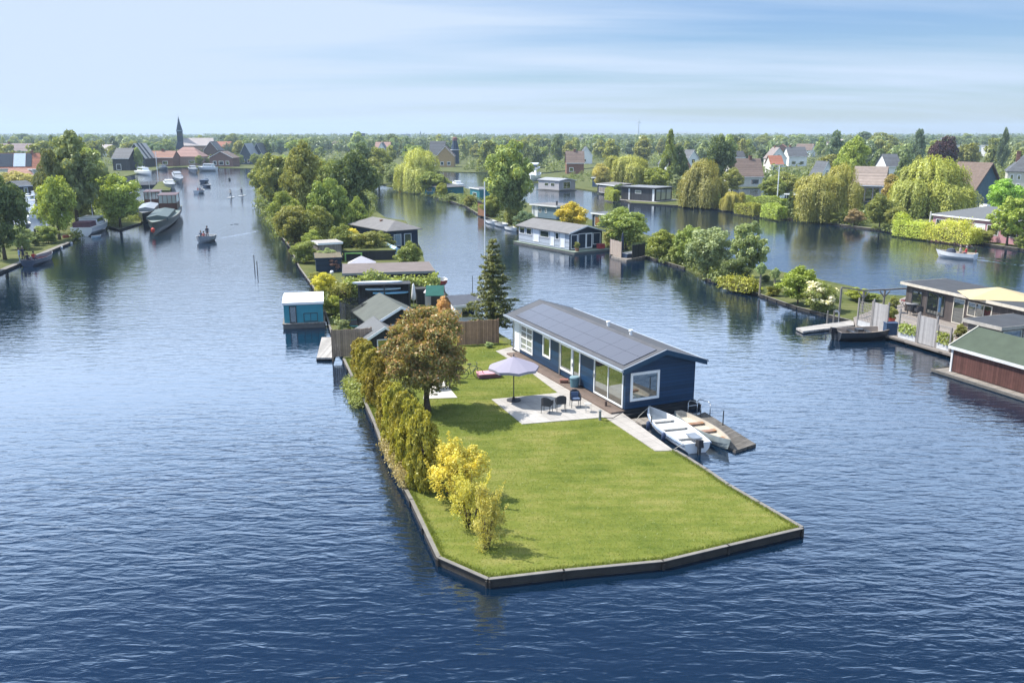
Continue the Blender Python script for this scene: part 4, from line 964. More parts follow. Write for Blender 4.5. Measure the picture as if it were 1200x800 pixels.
for x in (.05, 1.45):
    for y, zz in ((.05, 1.5), (1.55, 2.08)): b = MB(); b.tube((x, y, -.02), (x, y, zz), .025); b.build('pole', STEEL, root)
p = G(460, 300, .46); root = empty('tarp_cover', p, .4, 'pale blue tarpaulin over a boat beside the navy house', 'tarpaulin'); b = MB(); b.ext([(-1.1, 0), (1.1, 0), (.75, .9), (0, 1.35), (-.75, .9)], -2.2, 2.2); b.build('sheet', mat('blue_tarp', (.38, .55, .74), .5, .15, 2), root)
p = G(502.5, 357, .46); root = empty('smoker_hut', p, 0, 'small pale hut with a domed cap beside the dark sheds', 'hut'); b = MB(); b.box(-.3, .3, -.3, .3, 0, 1.1); b.build('body', mat('pale_hut', (.45, .43, .42), .7), root); b = MB(); b.lathe([(.46, 1.1), (.3, 1.3), (.06, 1.5)], n=12); b.build('cap', mat('hut_cap', (.5, .47, .48), .7), root)
house('shed', 'low dark shed between the closed parasol and the water', 'shed', (489, 357), (508, 356), 2.4, 1.2, .46, 'flat', wm=DARKWALL, rm=DARKROOF, ov=.08, tm=DARKWALL)
deckobj('jetty', [(505, 347), (522, 346), (521, 335), (507, 336)], 1.3, 1.3, 'dark timber landing at the corner of the wooded island', TIMBER, legs=False)
pole('flagpole', 569, 380, 213, .05, WHITE, 'tall white flagpole behind the spruce', .46, 'flagpole')
pole('mooring_post', 554, 362, 323, .03, DARKSTEEL, 'thin dark mooring post in the water beside the spruce', .1)
hedge('hedge', G(408, 355, .46), G(512, 351, .46), 1.6, 2.1, 'mid', 'broad mixed green hedge in front of the flat brown roof', seed=3, wavy=.14, lump=.25)
hedge('hedge', G(395, 360, .46), G(417, 350, .46), 1.6, 1.6, 'olive', 'loose yellow green hedge behind the trampoline', seed=4, wavy=.2, lump=.3)

for a in [('bush', 382, 345, 318, 36, (.2, .18, .026), 'yellow green bush on the shore below the lamp post'), ('bush', 372, 338, 318, 26, 'olive', 'olive bush at the water beside the navy shed'),
          ('bush', 402, 392, 372, 22, 'grey', 'small grey green bush between trampoline and shore'), ('bush', 392, 370, 345, 30, 'ygreen', 'yellow green shrub beside the turquoise houseboat'),
          ('round', 480, 318, 282, 36, 'mid', 'round green tree in front of the navy house'), ('bush', 430, 300, 268, 50, 'olive', 'spreading olive shrub beside the navy house wall'),
          ('bush', 410, 296, 266, 36, (.28, .25, .05), 'yellowish shrub among the garden bushes left of the navy house'), ('bush', 447, 296, 270, 30, 'mid', 'green shrub against the navy house'),
          ('bush', 347, 308, 280, 36, 'mid', 'light green bush hanging over the shore beneath the tall trees'), ('bush', 366, 300, 268, 34, 'bright', 'bright feathery bush behind the brushwood shed'),
          ('bush', 385, 312, 290, 28, 'grey', 'greyish bush beside the brushwood shed'), ('bush', 332, 286, 262, 24, (.17, .13, .06), 'brownish bush at the waterline under the tall trees'),
          ('bush', 521, 372, 346, 26, (.26, .17, .08), 'small orange leaved shrub behind the board fence'), ('bush', 393, 318, 300, 20, (.12, .07, .07), 'dark reddish shrub on the shore beside the navy shed'),
          ('bush', 500, 345, 325, 30, 'mid', 'green bush at the corner of the brown flat roof')]:
    tree(*a, 'shrub', 'shrub')
for a in [('round', 326, 277, 220, 44, 'bright', 'bright green round tree leaning over the left channel'), ('airy', 323, 252, 177, 52, 'olive', 'olive tree at the far left of the wooded island'),
          ('tall', 357, 268, 163, 56, 'olive', 'tall airy olive tree, highest of the wooded island'), ('broad', 388, 282, 204, 50, 'mid', 'mid green tree before the dark broad tree'),
          ('broad', 411, 268, 173, 66, 'dark', 'big dark green tree overhanging the middle channel'), ('tall', 420, 283, 229, 32, 'bright', 'light green pointed tree left of the navy house'),
          ('broad', 346, 292, 238, 54, 'olive', 'low spreading olive tree in front of the tall airy tree'), ('broad', 372, 290, 240, 44, 'mid', 'bushy green tree in the shade of the dark broad tree'),
          ('airy', 310, 238, 182, 40, 'olive', 'thin olive tree beside the far left channel'), ('tall', 340, 246, 178, 40, 'grey', 'grey green pointed tree behind the tall airy tree'),
          ('broad', 385, 250, 184, 46, 'olive', 'olive crown between the tall airy tree and the dark broad tree'), ('broad', 400, 300, 262, 34, 'mid', 'small leafy tree behind the grass roofed shed'),
          ('tall', 427, 216, 164, 34, 'dark', 'dark pointed tree beyond the dark broad tree'), ('willow', 473, 224, 172, 44, (.18, .19, .055), 'olive willow at the head of the middle channel'),
          ('broad', 450, 222, 184, 40, 'olive', 'wide olive tree left of the olive willow'), ('broad', 444, 216, 170, 36, 'mid', 'mid green tree behind the wide olive tree'),
          ('broad', 486, 228, 200, 40, 'mid', 'low round green tree over the head of the middle channel'), ('round', 462, 219, 190, 30, 'grey', 'grey green tree between the willow and the wide olive tree'),
          ('broad', 432, 230, 192, 34, 'olive', 'olive bush tree on the shore right of the dark broad tree')]:
    tree(*a)
tree('column', 455, 220, 206, 9, 'yellow', 'small bright yellow pillar shrub at the head of the middle channel', 'shrub', 'shrub')
tree('bush', 484, 228, 216, 18, 'olive', 'domed olive bush left of the clipped ball bush', 'shrub', 'shrub'); tree('round', 503, 231, 214, 17, 'ygreen', 'clipped ball bush in front of the teal shed', 'shrub', 'shrub')
tree('column', 521, 230, 208, 6, 'dark', 'dark slim cypress beside the teal shed', 'cypress', 'tree')
# ------------------------------------------------------------------ boats
def hull(L, W, H, bow=.0, stern=.8, sheer=.25, th=.05, floor=.35, n=16, rake=.5, canoe=False):
    """open hull: stern at x=0, bow at x=L; returns MB with outer (mat 0), inner (mat 1), gunwale (mat 2)"""
    mb = MB(); k = 9
    def half(t):
        if canoe: return max(.02, math.sin(math.pi * min(max(t, .02), .98)) ** .6)
        f = stern + (1 - stern) * min(1, t / .4) ** .7 if t < .4 else 1
        if t > .4: f *= max(.015, 1 - ((t - .4) / .6) ** 2.3)
        return f
    outer = []; inner = []
    for i in range(n + 1):
        t = i / n; w = W / 2 * half(t); zt = H * (.8 + sheer * (max(0, t - .35) / .65) ** 2 + .06 * (1 - t)); zk = -.22 + .2 * max(0, (t - .75) / .25) ** 2
        xo = L * t
        ro = []; ri = []
        for j in range(k):
            s = -1 + 2 * j / (k - 1); a = abs(s)
            z = zk + (zt - zk) * a ** 2.2; y = math.copysign(w * min(1, (a * 1.25)) ** .8 * (.9 + .1 * a), s) if a else 0
            x = xo - rake * H * (1 - (z - zk) / (zt - zk)) * max(0, (t - .6) / .4)
            ro.append(mb.pt((x, y, z)))
            zi = max(z, floor * H) if a < .97 else zt
            wi = max(.0, w - th); yi = math.copysign(wi * min(1, (a * 1.25)) ** .8 * (.9 + .1 * a), s) if a else 0
            ri.append(mb.pt((min(x, L - th * 1.5) if t > .98 else max(x, th), yi, min(zi, zt))))
        outer.append(ro); inner.append(ri)
    for i in range(n):
        for j in range(k - 1):
            mb.mi = 0; mb.face((outer[i][j], outer[i][j + 1], outer[i + 1][j + 1], outer[i + 1][j])[::-1])
            mb.mi = 1; mb.face((inner[i][j], inner[i][j + 1], inner[i + 1][j + 1], inner[i + 1][j]))
        mb.mi = 2
        for j in (0, k - 1): mb.face((outer[i][j], inner[i][j], inner[i + 1][j], outer[i + 1][j]))
    mb.mi = 0; mb.face(outer[0]); mb.mi = 1; mb.face(inner[0][::-1]); mb.mi = 2
    for j in range(k - 1): pass
    mb.face((outer[0][0], outer[0][-1], inner[0][-1], inner[0][0]))
    mb.mi = 0
    return mb, half
def boat_root(name, label, st, bw, cat='boat', z=0.0, group=None):
    z = max(z, WL)
    a = G(*st, z); b = G(*bw, z); d = b - a
    return empty(name, a, math.atan2(d.y, d.x), label, cat, group), d.length
HULLW = mat('white_gelcoat', (.78, .79, .80), .3, .04, 2, spec=.5)
HULLIN = mat('pale_boat_inside', (.55, .55, .54), .5, .12, 3)
HULLD = mat('dark_hull', (.03, .035, .045), .35, .2, 2, spec=.5)
HULLB = mat('blue_hull', (.045, .07, .12), .35, .2, 2, spec=.5)
VARN = mat('varnished_wood', (.26, .13, .06), .35, .25, 6, spec=.5)
RUBBER = mat('rubber_strake', (.13, .10, .085), .6, .2)
def outboard(root, x, y, z, m=None, s=1.0):
    o = MB(); o.hexa([(x - .42 * s, y - .13 * s, z), (x - .02, y - .13 * s, z), (x - .02, y + .13 * s, z), (x - .42 * s, y + .13 * s, z)], [(x - .36 * s, y - .1 * s, z + .36 * s), (x - .06, y - .1 * s, z + .32 * s), (x - .06, y + .1 * s, z + .32 * s), (x - .36 * s, y + .1 * s, z + .36 * s)])
    e = o.build('outboard_motor', m or BLACK, root); l = MB(); l.box(x - .28 * s, x - .12 * s, y - .06, y + .06, z - .8 * s, z - .002); l.tube((x - .05, y, z + .12), (x + .35 * s, y + .08, z + .22), .02, .02, 6); l.build('shaft', DARKSTEEL, e)
def rowboat(name, label, st, bw, W, H, mats, thw=(.25, .5, .72), motor=None, canoe=False, sheer=.25, oars=False, z=0.0, group=None, cat='boat', floor=.35, stern=.8):
    root, L = boat_root(name, label, st, bw, cat, z, group)
    mb, half = hull(L, W, H, sheer=sheer, canoe=canoe, floor=floor, stern=stern); mb.build('hull', mats, root)
    for t_ in thw:
        w_ = W / 2 * half(t_) - .08; b = MB(); b.box(L * t_ - .14, L * t_ + .14, -w_, w_, H * .55, H * .6); b.build('bench', mats[1] if len(mats) < 4 else mats[3], root)
    if motor: outboard(root, .02, 0, H * .62, s=motor)
    if oars:
        for s in (-1, 1): b = MB(); b.tube((L * .2, s * W * .22, H * .75), (L * .78, s * W * .3, H * .78), .025); b.box(L * .1, L * .2, s * W * .22 - .08, s * W * .22 + .08, H * .72, H * .75); b.build('oar', VARN, root)
    return root, L
# main pair of boats beside the lawn
r_, L_ = rowboat('rowing_boat', 'white open boat with an outboard motor tied beside the tiled path', (817, 529), (760, 487), 1.7, .52, [HULLW, HULLIN, HULLW, HULLIN], (.22, .48, .7), 1.0, z=.27)
b = MB(); b.box(L_ * .1, L_ * .24, -.55, -.05, .40, .46); b.build('seat_cushion', mat('grey_vinyl', (.2, .23, .28), .5), r_)
b = MB(); mbx, hf = hull(L_ * 1.003, 1.77, .52); 
pts = [(L_ * i / 16, -(.9 * hf(i / 16)), .52 * (.8 + .25 * (max(0, i / 16 - .35) / .65) ** 2 + .06 * (1 - i / 16)) - .06) for i in range(17)]
b.path(pts, .035, 6); b.path([(x, -y, zz) for x, y, zz in pts], .035, 6); b.build('rubbing_strake', mat('blue_grey_strake', (.25, .31, .42), .5), r_)
for x in (.3, .62):
    b = MB(); b.lathe([(.03, -.30), (.10, -.24), (.11, 0), (.10, .16), (.03, .22)], (L_ * x, .98, .28), 10); b.build('fender', mat('fender_blue', (.04, .06, .12), .5), r_, smooth=True)
b = MB(); b.path([(L_ * .97, 0, .62), (L_ * .86, .9, .32), (L_ * .74, 1.5, .2)], .015, 5); b.path([(.1, .6, .5), (-.1, 1.3, .28), (.3, 1.9, .2)], .015, 5); b.build('mooring_line', mat('rope_pale', (.4, .38, .33), .9), r_)
r_, L_ = rowboat('skiff', 'cream and grey green wooden skiff between the white boat and the dark dock', (794, 489), (856, 527.5), 1.2, .46, [mat('grey_green_hull', (.34, .38, .37), .45), mat('cream_boat_inside', (.46, .41, .34), .55, .12), CAPWOOD, VARN], (.35, .58, .8), None, canoe=False, sheer=.35, z=.3, stern=.35)
# dark tender by the right deck
r_, L_ = rowboat('tender', 'dark open tender with a tan rim and outboard motor by the trellis deck', (979, 397), (1050, 394), 1.9, .75, [HULLD, mat('tan_boat_inside', (.3, .25, .21), .7), mat('tan_rim', (.45, .38, .32), .6), HULLD], (.3, .55), 1.2, z=.26)
b = MB(); b.box(L_ * .33, L_ * .42, -.25, .25, .3, .7); b.build('console', HULLD, r_)

# ---- people
PEOPLE = {}
def person_mesh(pose):
    if pose in PEOPLE: return PEOPLE[pose]
    J = {}
    if pose == 'stand':
        pts = dict(pel=(0, 0, .92), ch=(0, .01, 1.28), nk=(0, .02, 1.48), hd=(0, .03, 1.58), ht=(0, .03, 1.74), hl=(.09, 0, .86), kl=(.1, .02, .48), al=(.1, -.02, .08), fl=(.11, .14, .04), hr=(-.09, 0, .86), kr=(-.1, .02, .48), ar=(-.1, -.02, .08), fr=(-.11, .14, .04),
                   sl=(.19, 0, 1.40), el=(.25, -.02, 1.12), wl=(.25, .06, .88), hnl=(.25, .09, .78), sr=(-.19, 0, 1.40), er=(-.25, -.02, 1.12), wr=(-.25, .06, .88), hnr=(-.25, .09, .78))
    elif pose == 'paddle':
        pts = dict(pel=(0, 0, .9), ch=(0, .06, 1.25), nk=(0, .1, 1.44), hd=(0, .12, 1.54), ht=(0, .13, 1.70), hl=(.1, 0, .84), kl=(.14, .08, .47), al=(.14, -.02, .08), fl=(.15, .14, .04), hr=(-.1, 0, .84), kr=(-.14, .08, .47), ar=(-.14, -.02, .08), fr=(-.15, .14, .04),
                   sl=(.19, .06, 1.36), el=(.3, .2, 1.16), wl=(.34, .36, 1.3), hnl=(.35, .42, 1.34), sr=(-.19, .06, 1.36), er=(-.2, .24, 1.14), wr=(.06, .4, 1.0), hnr=(.12, .44, .96))
    else:
        pts = dict(pel=(0, 0, .12), ch=(0, -.02, .48), nk=(0, 0, .68), hd=(0, .02, .78), ht=(0, .03, .94), hl=(.1, .05, .1), kl=(.13, .46, .14), al=(.13, .5, -.28), fl=(.13, .64, -.32), hr=(-.1, .05, .1), kr=(-.13, .46, .14), ar=(-.13, .5, -.28), fr=(-.13, .64, -.32),
                   sl=(.19, 0, .60), el=(.26, .08, .34), wl=(.2, .32, .26), hnl=(.17, .40, .25), sr=(-.19, 0, .60), er=(-.26, .08, .34), wr=(-.2, .32, .26), hnr=(-.17, .40, .25))
    rad = dict(pel=.13, ch=.145, nk=.055, hd=.085, ht=.075, hl=.09, kl=.06, al=.042, fl=.035, hr=.09, kr=.06, ar=.042, fr=.035, sl=.06, el=.042, wl=.032, hnl=.035, sr=.06, er=.042, wr=.032, hnr=.035)
    ed = [('pel', 'ch'), ('ch', 'nk'), ('nk', 'hd'), ('hd', 'ht'), ('pel', 'hl'), ('hl', 'kl'), ('kl', 'al'), ('al', 'fl'), ('pel', 'hr'), ('hr', 'kr'), ('kr', 'ar'), ('ar', 'fr'), ('ch', 'sl'), ('sl', 'el'), ('el', 'wl'), ('wl', 'hnl'), ('ch', 'sr'), ('sr', 'er'), ('er', 'wr'), ('wr', 'hnr')]
    ks = list(pts); me = bpy.data.meshes.new('sk'); me.from_pydata([pts[k] for k in ks], [(ks.index(a), ks.index(b)) for a, b in ed], [])
    o = bpy.data.objects.new('sk', me); COL.objects.link(o); o.modifiers.new('s', 'SKIN'); me.skin_vertices[0].data
    for i, k in enumerate(ks): me.skin_vertices[0].data[i].radius = (rad[k], rad[k] * .8 if k in ('pel', 'ch') else rad[k]); me.skin_vertices[0].data[i].use_root = k == 'pel'
    o.modifiers.new('u', 'SUBSURF').levels = 1
    dg = bpy.context.evaluated_depsgraph_get(); out = bpy.data.meshes.new_from_object(o.evaluated_get(dg)); bpy.data.objects.remove(o); bpy.data.meshes.remove(me)
    SK = mat('skin', (.42, .25, .18), .6, .05)
    for m in (SK, BLACK, BLACK): out.materials.append(m)
    zs = {'stand': (.93, 1.46), 'paddle': (.92, 1.42), 'sit': (.2, .66)}[pose]
    hand = Vector(pts['hnl']); hand2 = Vector(pts['hnr'])
    for p in out.polygons:
        c = p.center
        if c.z > zs[1] or (c - hand).length < .17 or (c - hand2).length < .17: p.material_index = 0
        elif c.z > zs[0] and not (pose == 'sit' and c.y > .3 and c.z < .22): p.material_index = 1
        else: p.material_index = 2
        p.use_smooth = True
    hd = Vector(pts['hd']); hm_ = MB(); hm_.lathe([(.02, .19), (.07, .175), (.1, .13), (.108, .06), (.10, .0), (.03, -.01)], n=10)
    hme = hm_.mesh('hair', BLACK, True)
    PEOPLE[pose] = (out, hme, Vector((hd.x, hd.y - .025, hd.z + .01))); return PEOPLE[pose]
def person(pose, loc, rz_, shirt, trousers, hair, label, s=1.0, group=None):
    me, hme, ho = person_mesh(pose); root = link('person', me, None, loc, rz_, (s, s, s))
    for i, c in ((1, shirt), (2, trousers)):
        root.material_slots[i].link = 'OBJECT'; root.material_slots[i].material = mat('cloth_%02d_%02d_%02d' % tuple(int(x * 99) for x in c), c, .9, .1, 8)
    h = link('hair', hme, root, ho); h.material_slots[0].link = 'OBJECT'; h.material_slots[0].material = mat('hair_%02d' % int(hair[0] * 99), hair, .8, .1)
    return tag(root, label, 'person', group)
def seat_on(root, x, y, z, rz_=0.0):
    return root.location + Matrix.Rotation(root.rotation_euler.z, 3, 'Z') @ Vector((x, y, z)), root.rotation_euler.z + rz_
# white sloop under way on the right water
r_, L_ = rowboat('sloop', 'white open sloop with two people under way on the right water', (1143, 304.5), (1096, 300), 2.0, .85, [HULLW, mat('sloop_inside', (.42, .36, .3), .6), HULLW], (.2, .4), None, z=0)
b = MB(); b.lathe([(.02, .55), (.42, .45), (.6, .1), (.62, 0)][::-1], (L_ * .62, 0, .62), 12); b.build('spray_hood', mat('dark_hood', (.05, .06, .09), .8), r_)
b = MB(); b.tube((.1, 0, .6), (.0, 0, 1.25), .02); b.build('flag_staff', VARN, r_); b = MB(); b.box(-.02, .0, .02, .4, .95, 1.2); b.build('flag', mat('flag_red', (.4, .06, .06), .8), r_)
l, a = seat_on(r_, L_ * .23, .2, .62, R(-90)); person('sit', l, a, (.55, .08, .09), (.05, .06, .1), (.4, .38, .35), 'seated person in a red top steering the white sloop')
l, a = seat_on(r_, L_ * .40, -.1, .62, R(90)); person('sit', l, a, (.5, .45, .42), (.1, .1, .12), (.3, .25, .2), 'seated person in a pale top in the middle of the white sloop')
def wake(st, bw, L, spread, label):
    a = G(*st); b_ = G(*bw); d = (a - b_); d.z = 0; d.normalize(); nrm = Vector((-d.y, d.x, 0)); mb = MB()
    for s in (-1, 1):
        for k, off in enumerate((0, 1.1, 2.1)):
            pts = []
            for i in range(26):
                t_ = i / 25; c = a + d * (t_ * L + off * .8 - 2.2) + nrm * s * (.55 + t_ * L * spread - off * .25) ; h = (.085 - .022 * k) * math.sin(math.pi * min(1, t_ * 1.05 + .02)) * (.75 + .25 * math.sin(i * 1.9 + k)); w_ = .28 + .35 * t_
                pts.append((c - nrm * w_, c + Vector((0, 0, h)), c + nrm * w_))
            ids = [[mb.pt((p.x, p.y, WL + max(.003, p.z))) for p in q] for q in pts]
            for i in range(25):
                for j in (0, 1): mb.face((ids[i][j], ids[i + 1][j], ids[i + 1][j + 1], ids[i][j + 1]))
    o = mb.build('wake', WATER, smooth=True); return tag(o, label, kind='stuff')
wake((1143, 304.5), (1096, 300), 13, .22, 'spreading wake behind the white sloop'); wake((247, 281.5), (233, 285.5), 22, .2, 'spreading wake behind the pale motor sloop')
# sloop in the middle of the left channel
r_, L_ = rowboat('sloop', 'pale motor sloop with a standing helmsman in the middle of the left channel', (247, 281.5), (233, 285.5), 2.3, 1.0, [mat('greyish_hull', (.45, .48, .52), .4), HULLIN, HULLW], (.25, .5), None, z=0)
l, a = seat_on(r_, L_ * .3, .1, .33, R(-90)); person('stand', l, a, (.03, .035, .06), (.04, .05, .08), (.05, .04, .03), 'standing helmsman in dark clothes in the pale motor sloop', 1.05)
l, a = seat_on(r_, L_ * .72, .3, .65, R(90)); person('sit', l, a, (.3, .1, .1), (.1, .1, .12), (.1, .07, .05), 'seated passenger in a reddish top in the bow of the pale motor sloop')
l, a = seat_on(r_, L_ * .5, -.5, .65, R(-90)); person('sit', l, a, (.08, .1, .16), (.1, .1, .12), (.2, .15, .1), 'seated passenger in dark blue amidships in the pale motor sloop')
# small craft further up the left channel
r_, L_ = rowboat('sloop', 'small grey boat with three people heading up the left channel', (230, 227), (239, 225.5), 2.0, .9, [mat('greyish_hull', ()), HULLIN, HULLIN], (.3, .6), None)
for i, (x, c_, pz) in enumerate(((.25, (.35, .1, .1), 'in a red top at the stern'), (.5, (.1, .12, .2), 'in dark blue in the middle'), (.75, (.5, .5, .5), 'in pale clothes at the bow'))):
    l, a = seat_on(r_, L_ * x, 0, .6, R(-90)); person('sit', l, a, c_, (.1, .1, .12), (.1, .08, .06), f'seated person {pz} of the small grey boat')
rowboat('sloop', 'dark blue covered sloop beyond the small grey boat', (237, 214.5), (244, 213.5), 2.2, 1.1, [HULLB, HULLB, HULLB], (), None, floor=.85)
rowboat('sloop', 'low blue grey sloop between the grey boat and the dark blue sloop', (240, 219.5), (247, 219), 2.0, .8, [HULLB, HULLIN, HULLW], (.4,), None)
for i, (px, by, c_, lb) in enumerate(((270.5, 231.5, (.5, .45, .4), 'paddle boarder in pale clothes, nearer to the dark sloops'), (283.5, 229.5, (.05, .06, .1), 'paddle boarder in dark clothes with a long paddle, nearer to the wooded island'))):
    p = G(px, by, .26); b = MB(); poly = [(-1.6, -.15), (-1.2, -.35), (1.1, -.36), (1.6, -.15), (1.7, 0), (1.6, .15), (1.1, .36), (-1.2, .35), (-1.6, .15)]; b.prism(poly, -.08, .07); o = b.build('paddle_board', mat('board_white', (.7, .7, .68), .4), None, p, R(80)); tag(o, ('pale' if i else 'white') + ' paddle board under the paddle boarder in ' + ('dark clothes' if i else 'pale clothes'), 'paddle board')
    person('paddle', p + Vector((0, 0, .06)), R(170), c_, (.06, .07, .1), (.1, .07, .05), lb, 1.1)
    b = MB(); b.tube((.42, -.5, .2), (.30, -.36, 1.9), .02); b.box(.38, .46, -.56, -.46, -.15, .25); o = b.build('paddle', BLACK, None, p); tag(o, 'paddle in the hands of the paddle boarder in ' + ('dark clothes' if i else 'pale clothes'), 'paddle')
p = G(269, 211, .2); b = MB(); b.lathe([(.05, -.1), (.35, 0), (.4, .35), (.2, .7), (.05, .9)], n=10); tag(b.build('buoy', DARKSTEEL, None, p, smooth=True), 'small dark buoy alone on the far left channel', 'buoy')
for px, by, ty, lb in ((298.5, 316, 299, 'thin pole in the water off the wooded island, taller of the pair'), (302, 322, 306, 'thin pole in the water off the wooded island, shorter of the pair')): pole('mooring_post', px, by, ty, .05, TIMBER, lb, .05)
# cabin boats
def yacht(label, st, bw, W, H, name='motor_yacht', hullm=None, cab=(.25, .7, .8), top=True, group=None, cat='yacht', glass=None, bimini=None, cabm=None):
    root, L = boat_root(name, label, st, bw, cat, 0, group); mb, half = hull(L, W, H, floor=.92, sheer=.3, stern=.85)
    mb.build('hull', [hullm or HULLW, cabm or HULLW, HULLW], root)
    c0_, c1, ch = cab; z0 = H * .88; b = MB(); b.hexa([(L * c0_, -W * .38, z0), (L * c1, -W * .34, z0), (L * c1, W * .34, z0), (L * c0_, W * .38, z0)], [(L * c0_ + .1, -W * .34, z0 + ch), (L * (c1 - .06), -W * .30, z0 + ch), (L * (c1 - .06), W * .30, z0 + ch), (L * c0_ + .1, W * .34, z0 + ch)]); b.build('cabin', cabm or HULLW, root)
    g = MB(); zz0, zz1 = z0 + ch * .4, z0 + ch * .82
    for s in (-1, 1): g.hexa([(L * c0_ + .3, s * W * .365, zz0), (L * (c1 - .08), s * W * .335, zz0), (L * (c1 - .08), s * W * .30, zz0), (L * c0_ + .3, s * W * .33, zz0)][::s], [(L * c0_ + .35, s * W * .355, zz1), (L * (c1 - .1), s * W * .325, zz1), (L * (c1 - .1), s * W * .29, zz1), (L * c0_ + .35, s * W * .32, zz1)][::s])
    g.build('window', glass or GLASS, root)
    if top:
        b = MB(); b.box(L * c0_ - .1, L * (c1 - .05), -W * .38, W * .38, z0 + ch + .003, z0 + ch + .08); b.build('cabin_top', bimini or cabm or HULLW, root)
    b = MB(); pts = [(L * t_, W / 2 * half(t_) * .95, H * (.82 + .3 * (max(0, t_ - .35) / .65) ** 2) + .45) for t_ in (.6, .7, .8, .9, .97)]
    b.path(pts, .02, 5); b.path([(x, -y, zz) for x, y, zz in pts], .02, 5)
    for x, y, zz in pts: b.tube((x, y, zz - .45), (x, y, zz), .015, .015, 5); b.tube((x, -y, zz - .45), (x, -y, zz), .015, .015, 5)
    b.build('railing', STEEL, root)
    return root, L
r_, L_ = yacht('white motor yacht with a folded canvas top moored under the left trees', (96, 277), (124, 266), 3.6, 1.5, cab=(.28, .66, 1.0))
b = MB(); b.box(L_ * .02, L_ * .27, -1.2, 1.2, 1.3, 2.0); b.build('canvas_cover', mat('plum_canvas', (.12, .06, .08), .8), r_)
b = MB(); b.tube((L_ * .5, 0, 2.3), (L_ * .5, 0, 4.6), .05, .03); b.build('mast', WHITE, r_)
rowboat('dinghy', 'tiny pale dinghy at the stern of the white motor yacht', (107, 279), (119, 278), 1.1, .35, [mat('pale_dinghy', (.45, .58, .68), .4), HULLIN, HULLW], (.5,), None, canoe=True)
rowboat('canoe', 'red open canoe on the grass edge beside the white motor yacht', (74, 279), (90, 276.5), .9, .45, [mat('red_hull', (.42, .08, .05), .4), VARN, VARN], (.4, .6), None, canoe=True, z=.45)
r_, L_ = rowboat('launch', 'dark blue launch with red cushions moored at the left grassy quay', (33, 312.5), (62, 302.5), 1.9, .85, [HULLB, mat('launch_inside', (.25, .22, .24), .7), mat('launch_rim', (.4, .4, .42), .5), mat('red_seat', (.3, .06, .06), .7)], (.2, .55, .7), None)
l, a = seat_on(r_, L_ * .25, 0, .6, R(-90)); person('sit', l, a, (.45, .06, .06), (.06, .06, .1), (.08, .06, .05), 'seated person in a red top in the dark blue launch')
l, a = seat_on(r_, L_ * .12, .3, .6, R(-90)); person('sit', l, a, (.03, .03, .05), (.06, .06, .1), (.05, .04, .03), 'seated person in black at the stern of the dark blue launch')
person('stand', G(23.5, 308, .46), R(-60), (.42, .5, .66), (.35, .42, .55), (.08, .06, .05), 'standing person in light blue clothes on the left grassy quay', 1.02)
person('stand', G(28, 307, .46), R(40), (.05, .05, .08), (.05, .05, .08), (.55, .45, .3), 'fair haired standing person in dark clothes on the left grassy quay', 1.05)
for px, by, ty, lb in ((42, 279, 268, 'dark stump post on the left spit, shorter of the pair'), (45.3, 279, 266, 'dark stump post on the left spit, taller of the pair')): pole('mooring_post', px, by, ty, .16, TIMBER, lb, .45)
for i, (px, by) in enumerate(((64, 291), (70, 288.5), (76, 286))):
    b = MB(); b.tube((0, 0, 0), (.9, .35, 0), .22, .22, 8); o = b.build('fender', mat('fender_pale', (.55, .57, .6), .5) if i != 1 else BLACK, None, G(px, by, .25), .3); tag(o, ('black' if i == 1 else 'pale') + ' fender on the left quay edge' + ('' if i == 1 else (', nearest the launch' if i == 0 else ', nearest the red canoe')), 'fender')
# the two dutch barges
def barge(label, st, bw, W, H, hm, deckm, wheel):
    root, L = boat_root('barge', label, st, bw, 'barge'); mb, half = hull(L, W, H, floor=.9, sheer=.28, stern=.75, rake=.2, th=.1); mb.build('hull', [hm, deckm, RUBBER], root)
    b = MB(); b.extx([(-W * .36, H * .85), (W * .36, H * .85), (W * .34, H * .85 + .55), (0, H * .85 + .85), (-W * .34, H * .85 + .55)], L * .40, L * .80); b.build('hold_cover', mat('hold_' + label[:4], wheel[3], .6, .15), root)
    a0, a1, hh = wheel[:3]; z0 = H * .86; b = MB(); WH = W * .33
    for x in (L * a0, L * a1 - .12):
        for y in (-WH, WH - .12): b.box(x, x + .12, y, y + .12, z0, z0 + hh)
    b.box(L * a0, L * a1, -WH, WH, z0, z0 + hh * .45); b.box(L * a0 - .1, L * a1 + .1, -WH - .1, WH + .1, z0 + hh, z0 + hh + .1)
    for k in range(1, 4): y = -WH + 2 * WH * k / 4; b.box(L * a1 - .1, L * a1 - .02, y - .05, y + .05, z0 + hh * .45, z0 + hh); b.box(L * a0 + .02, L * a0 + .1, y - .05, y + .05, z0 + hh * .45, z0 + hh)
    wh = b.build('wheelhouse', mat('mahogany', (.10, .042, .03), .45, .2, 5), root)
    g = MB(); g.box(L * a0 + .14, L * a1 - .14, -WH + .05, -WH + .07, z0 + hh * .46, z0 + hh * .98); g.box(L * a0 + .14, L * a1 - .14, WH - .07, WH - .05, z0 + hh * .46, z0 + hh * .98); g.box(L * a1 - .07, L * a1 - .05, -WH + .13, WH - .13, z0 + hh * .46, z0 + hh * .98); g.build('window', GLASS_LT, wh)
    return root, L
r_, L_ = barge('black green barge with a red bow mark and mahogany wheelhouse, nearer of two', (203, 251), (180, 277), 4.6, 1.9, mat('green_black_hull', (.025, .04, .04), .4, .2), mat('barge_deck', (.16, .2, .19), .7), (.06, .26, 2.5, (.085, .115, .115)))
b = MB(); b.lathe([(.05, -.3), (.28, -.1), (.28, .3), (.05, .5)], (L_ * 1.0, 0, .8), 8); b.build('bow_fender', mat('red_fender', (.5, .07, .05), .6), r_)
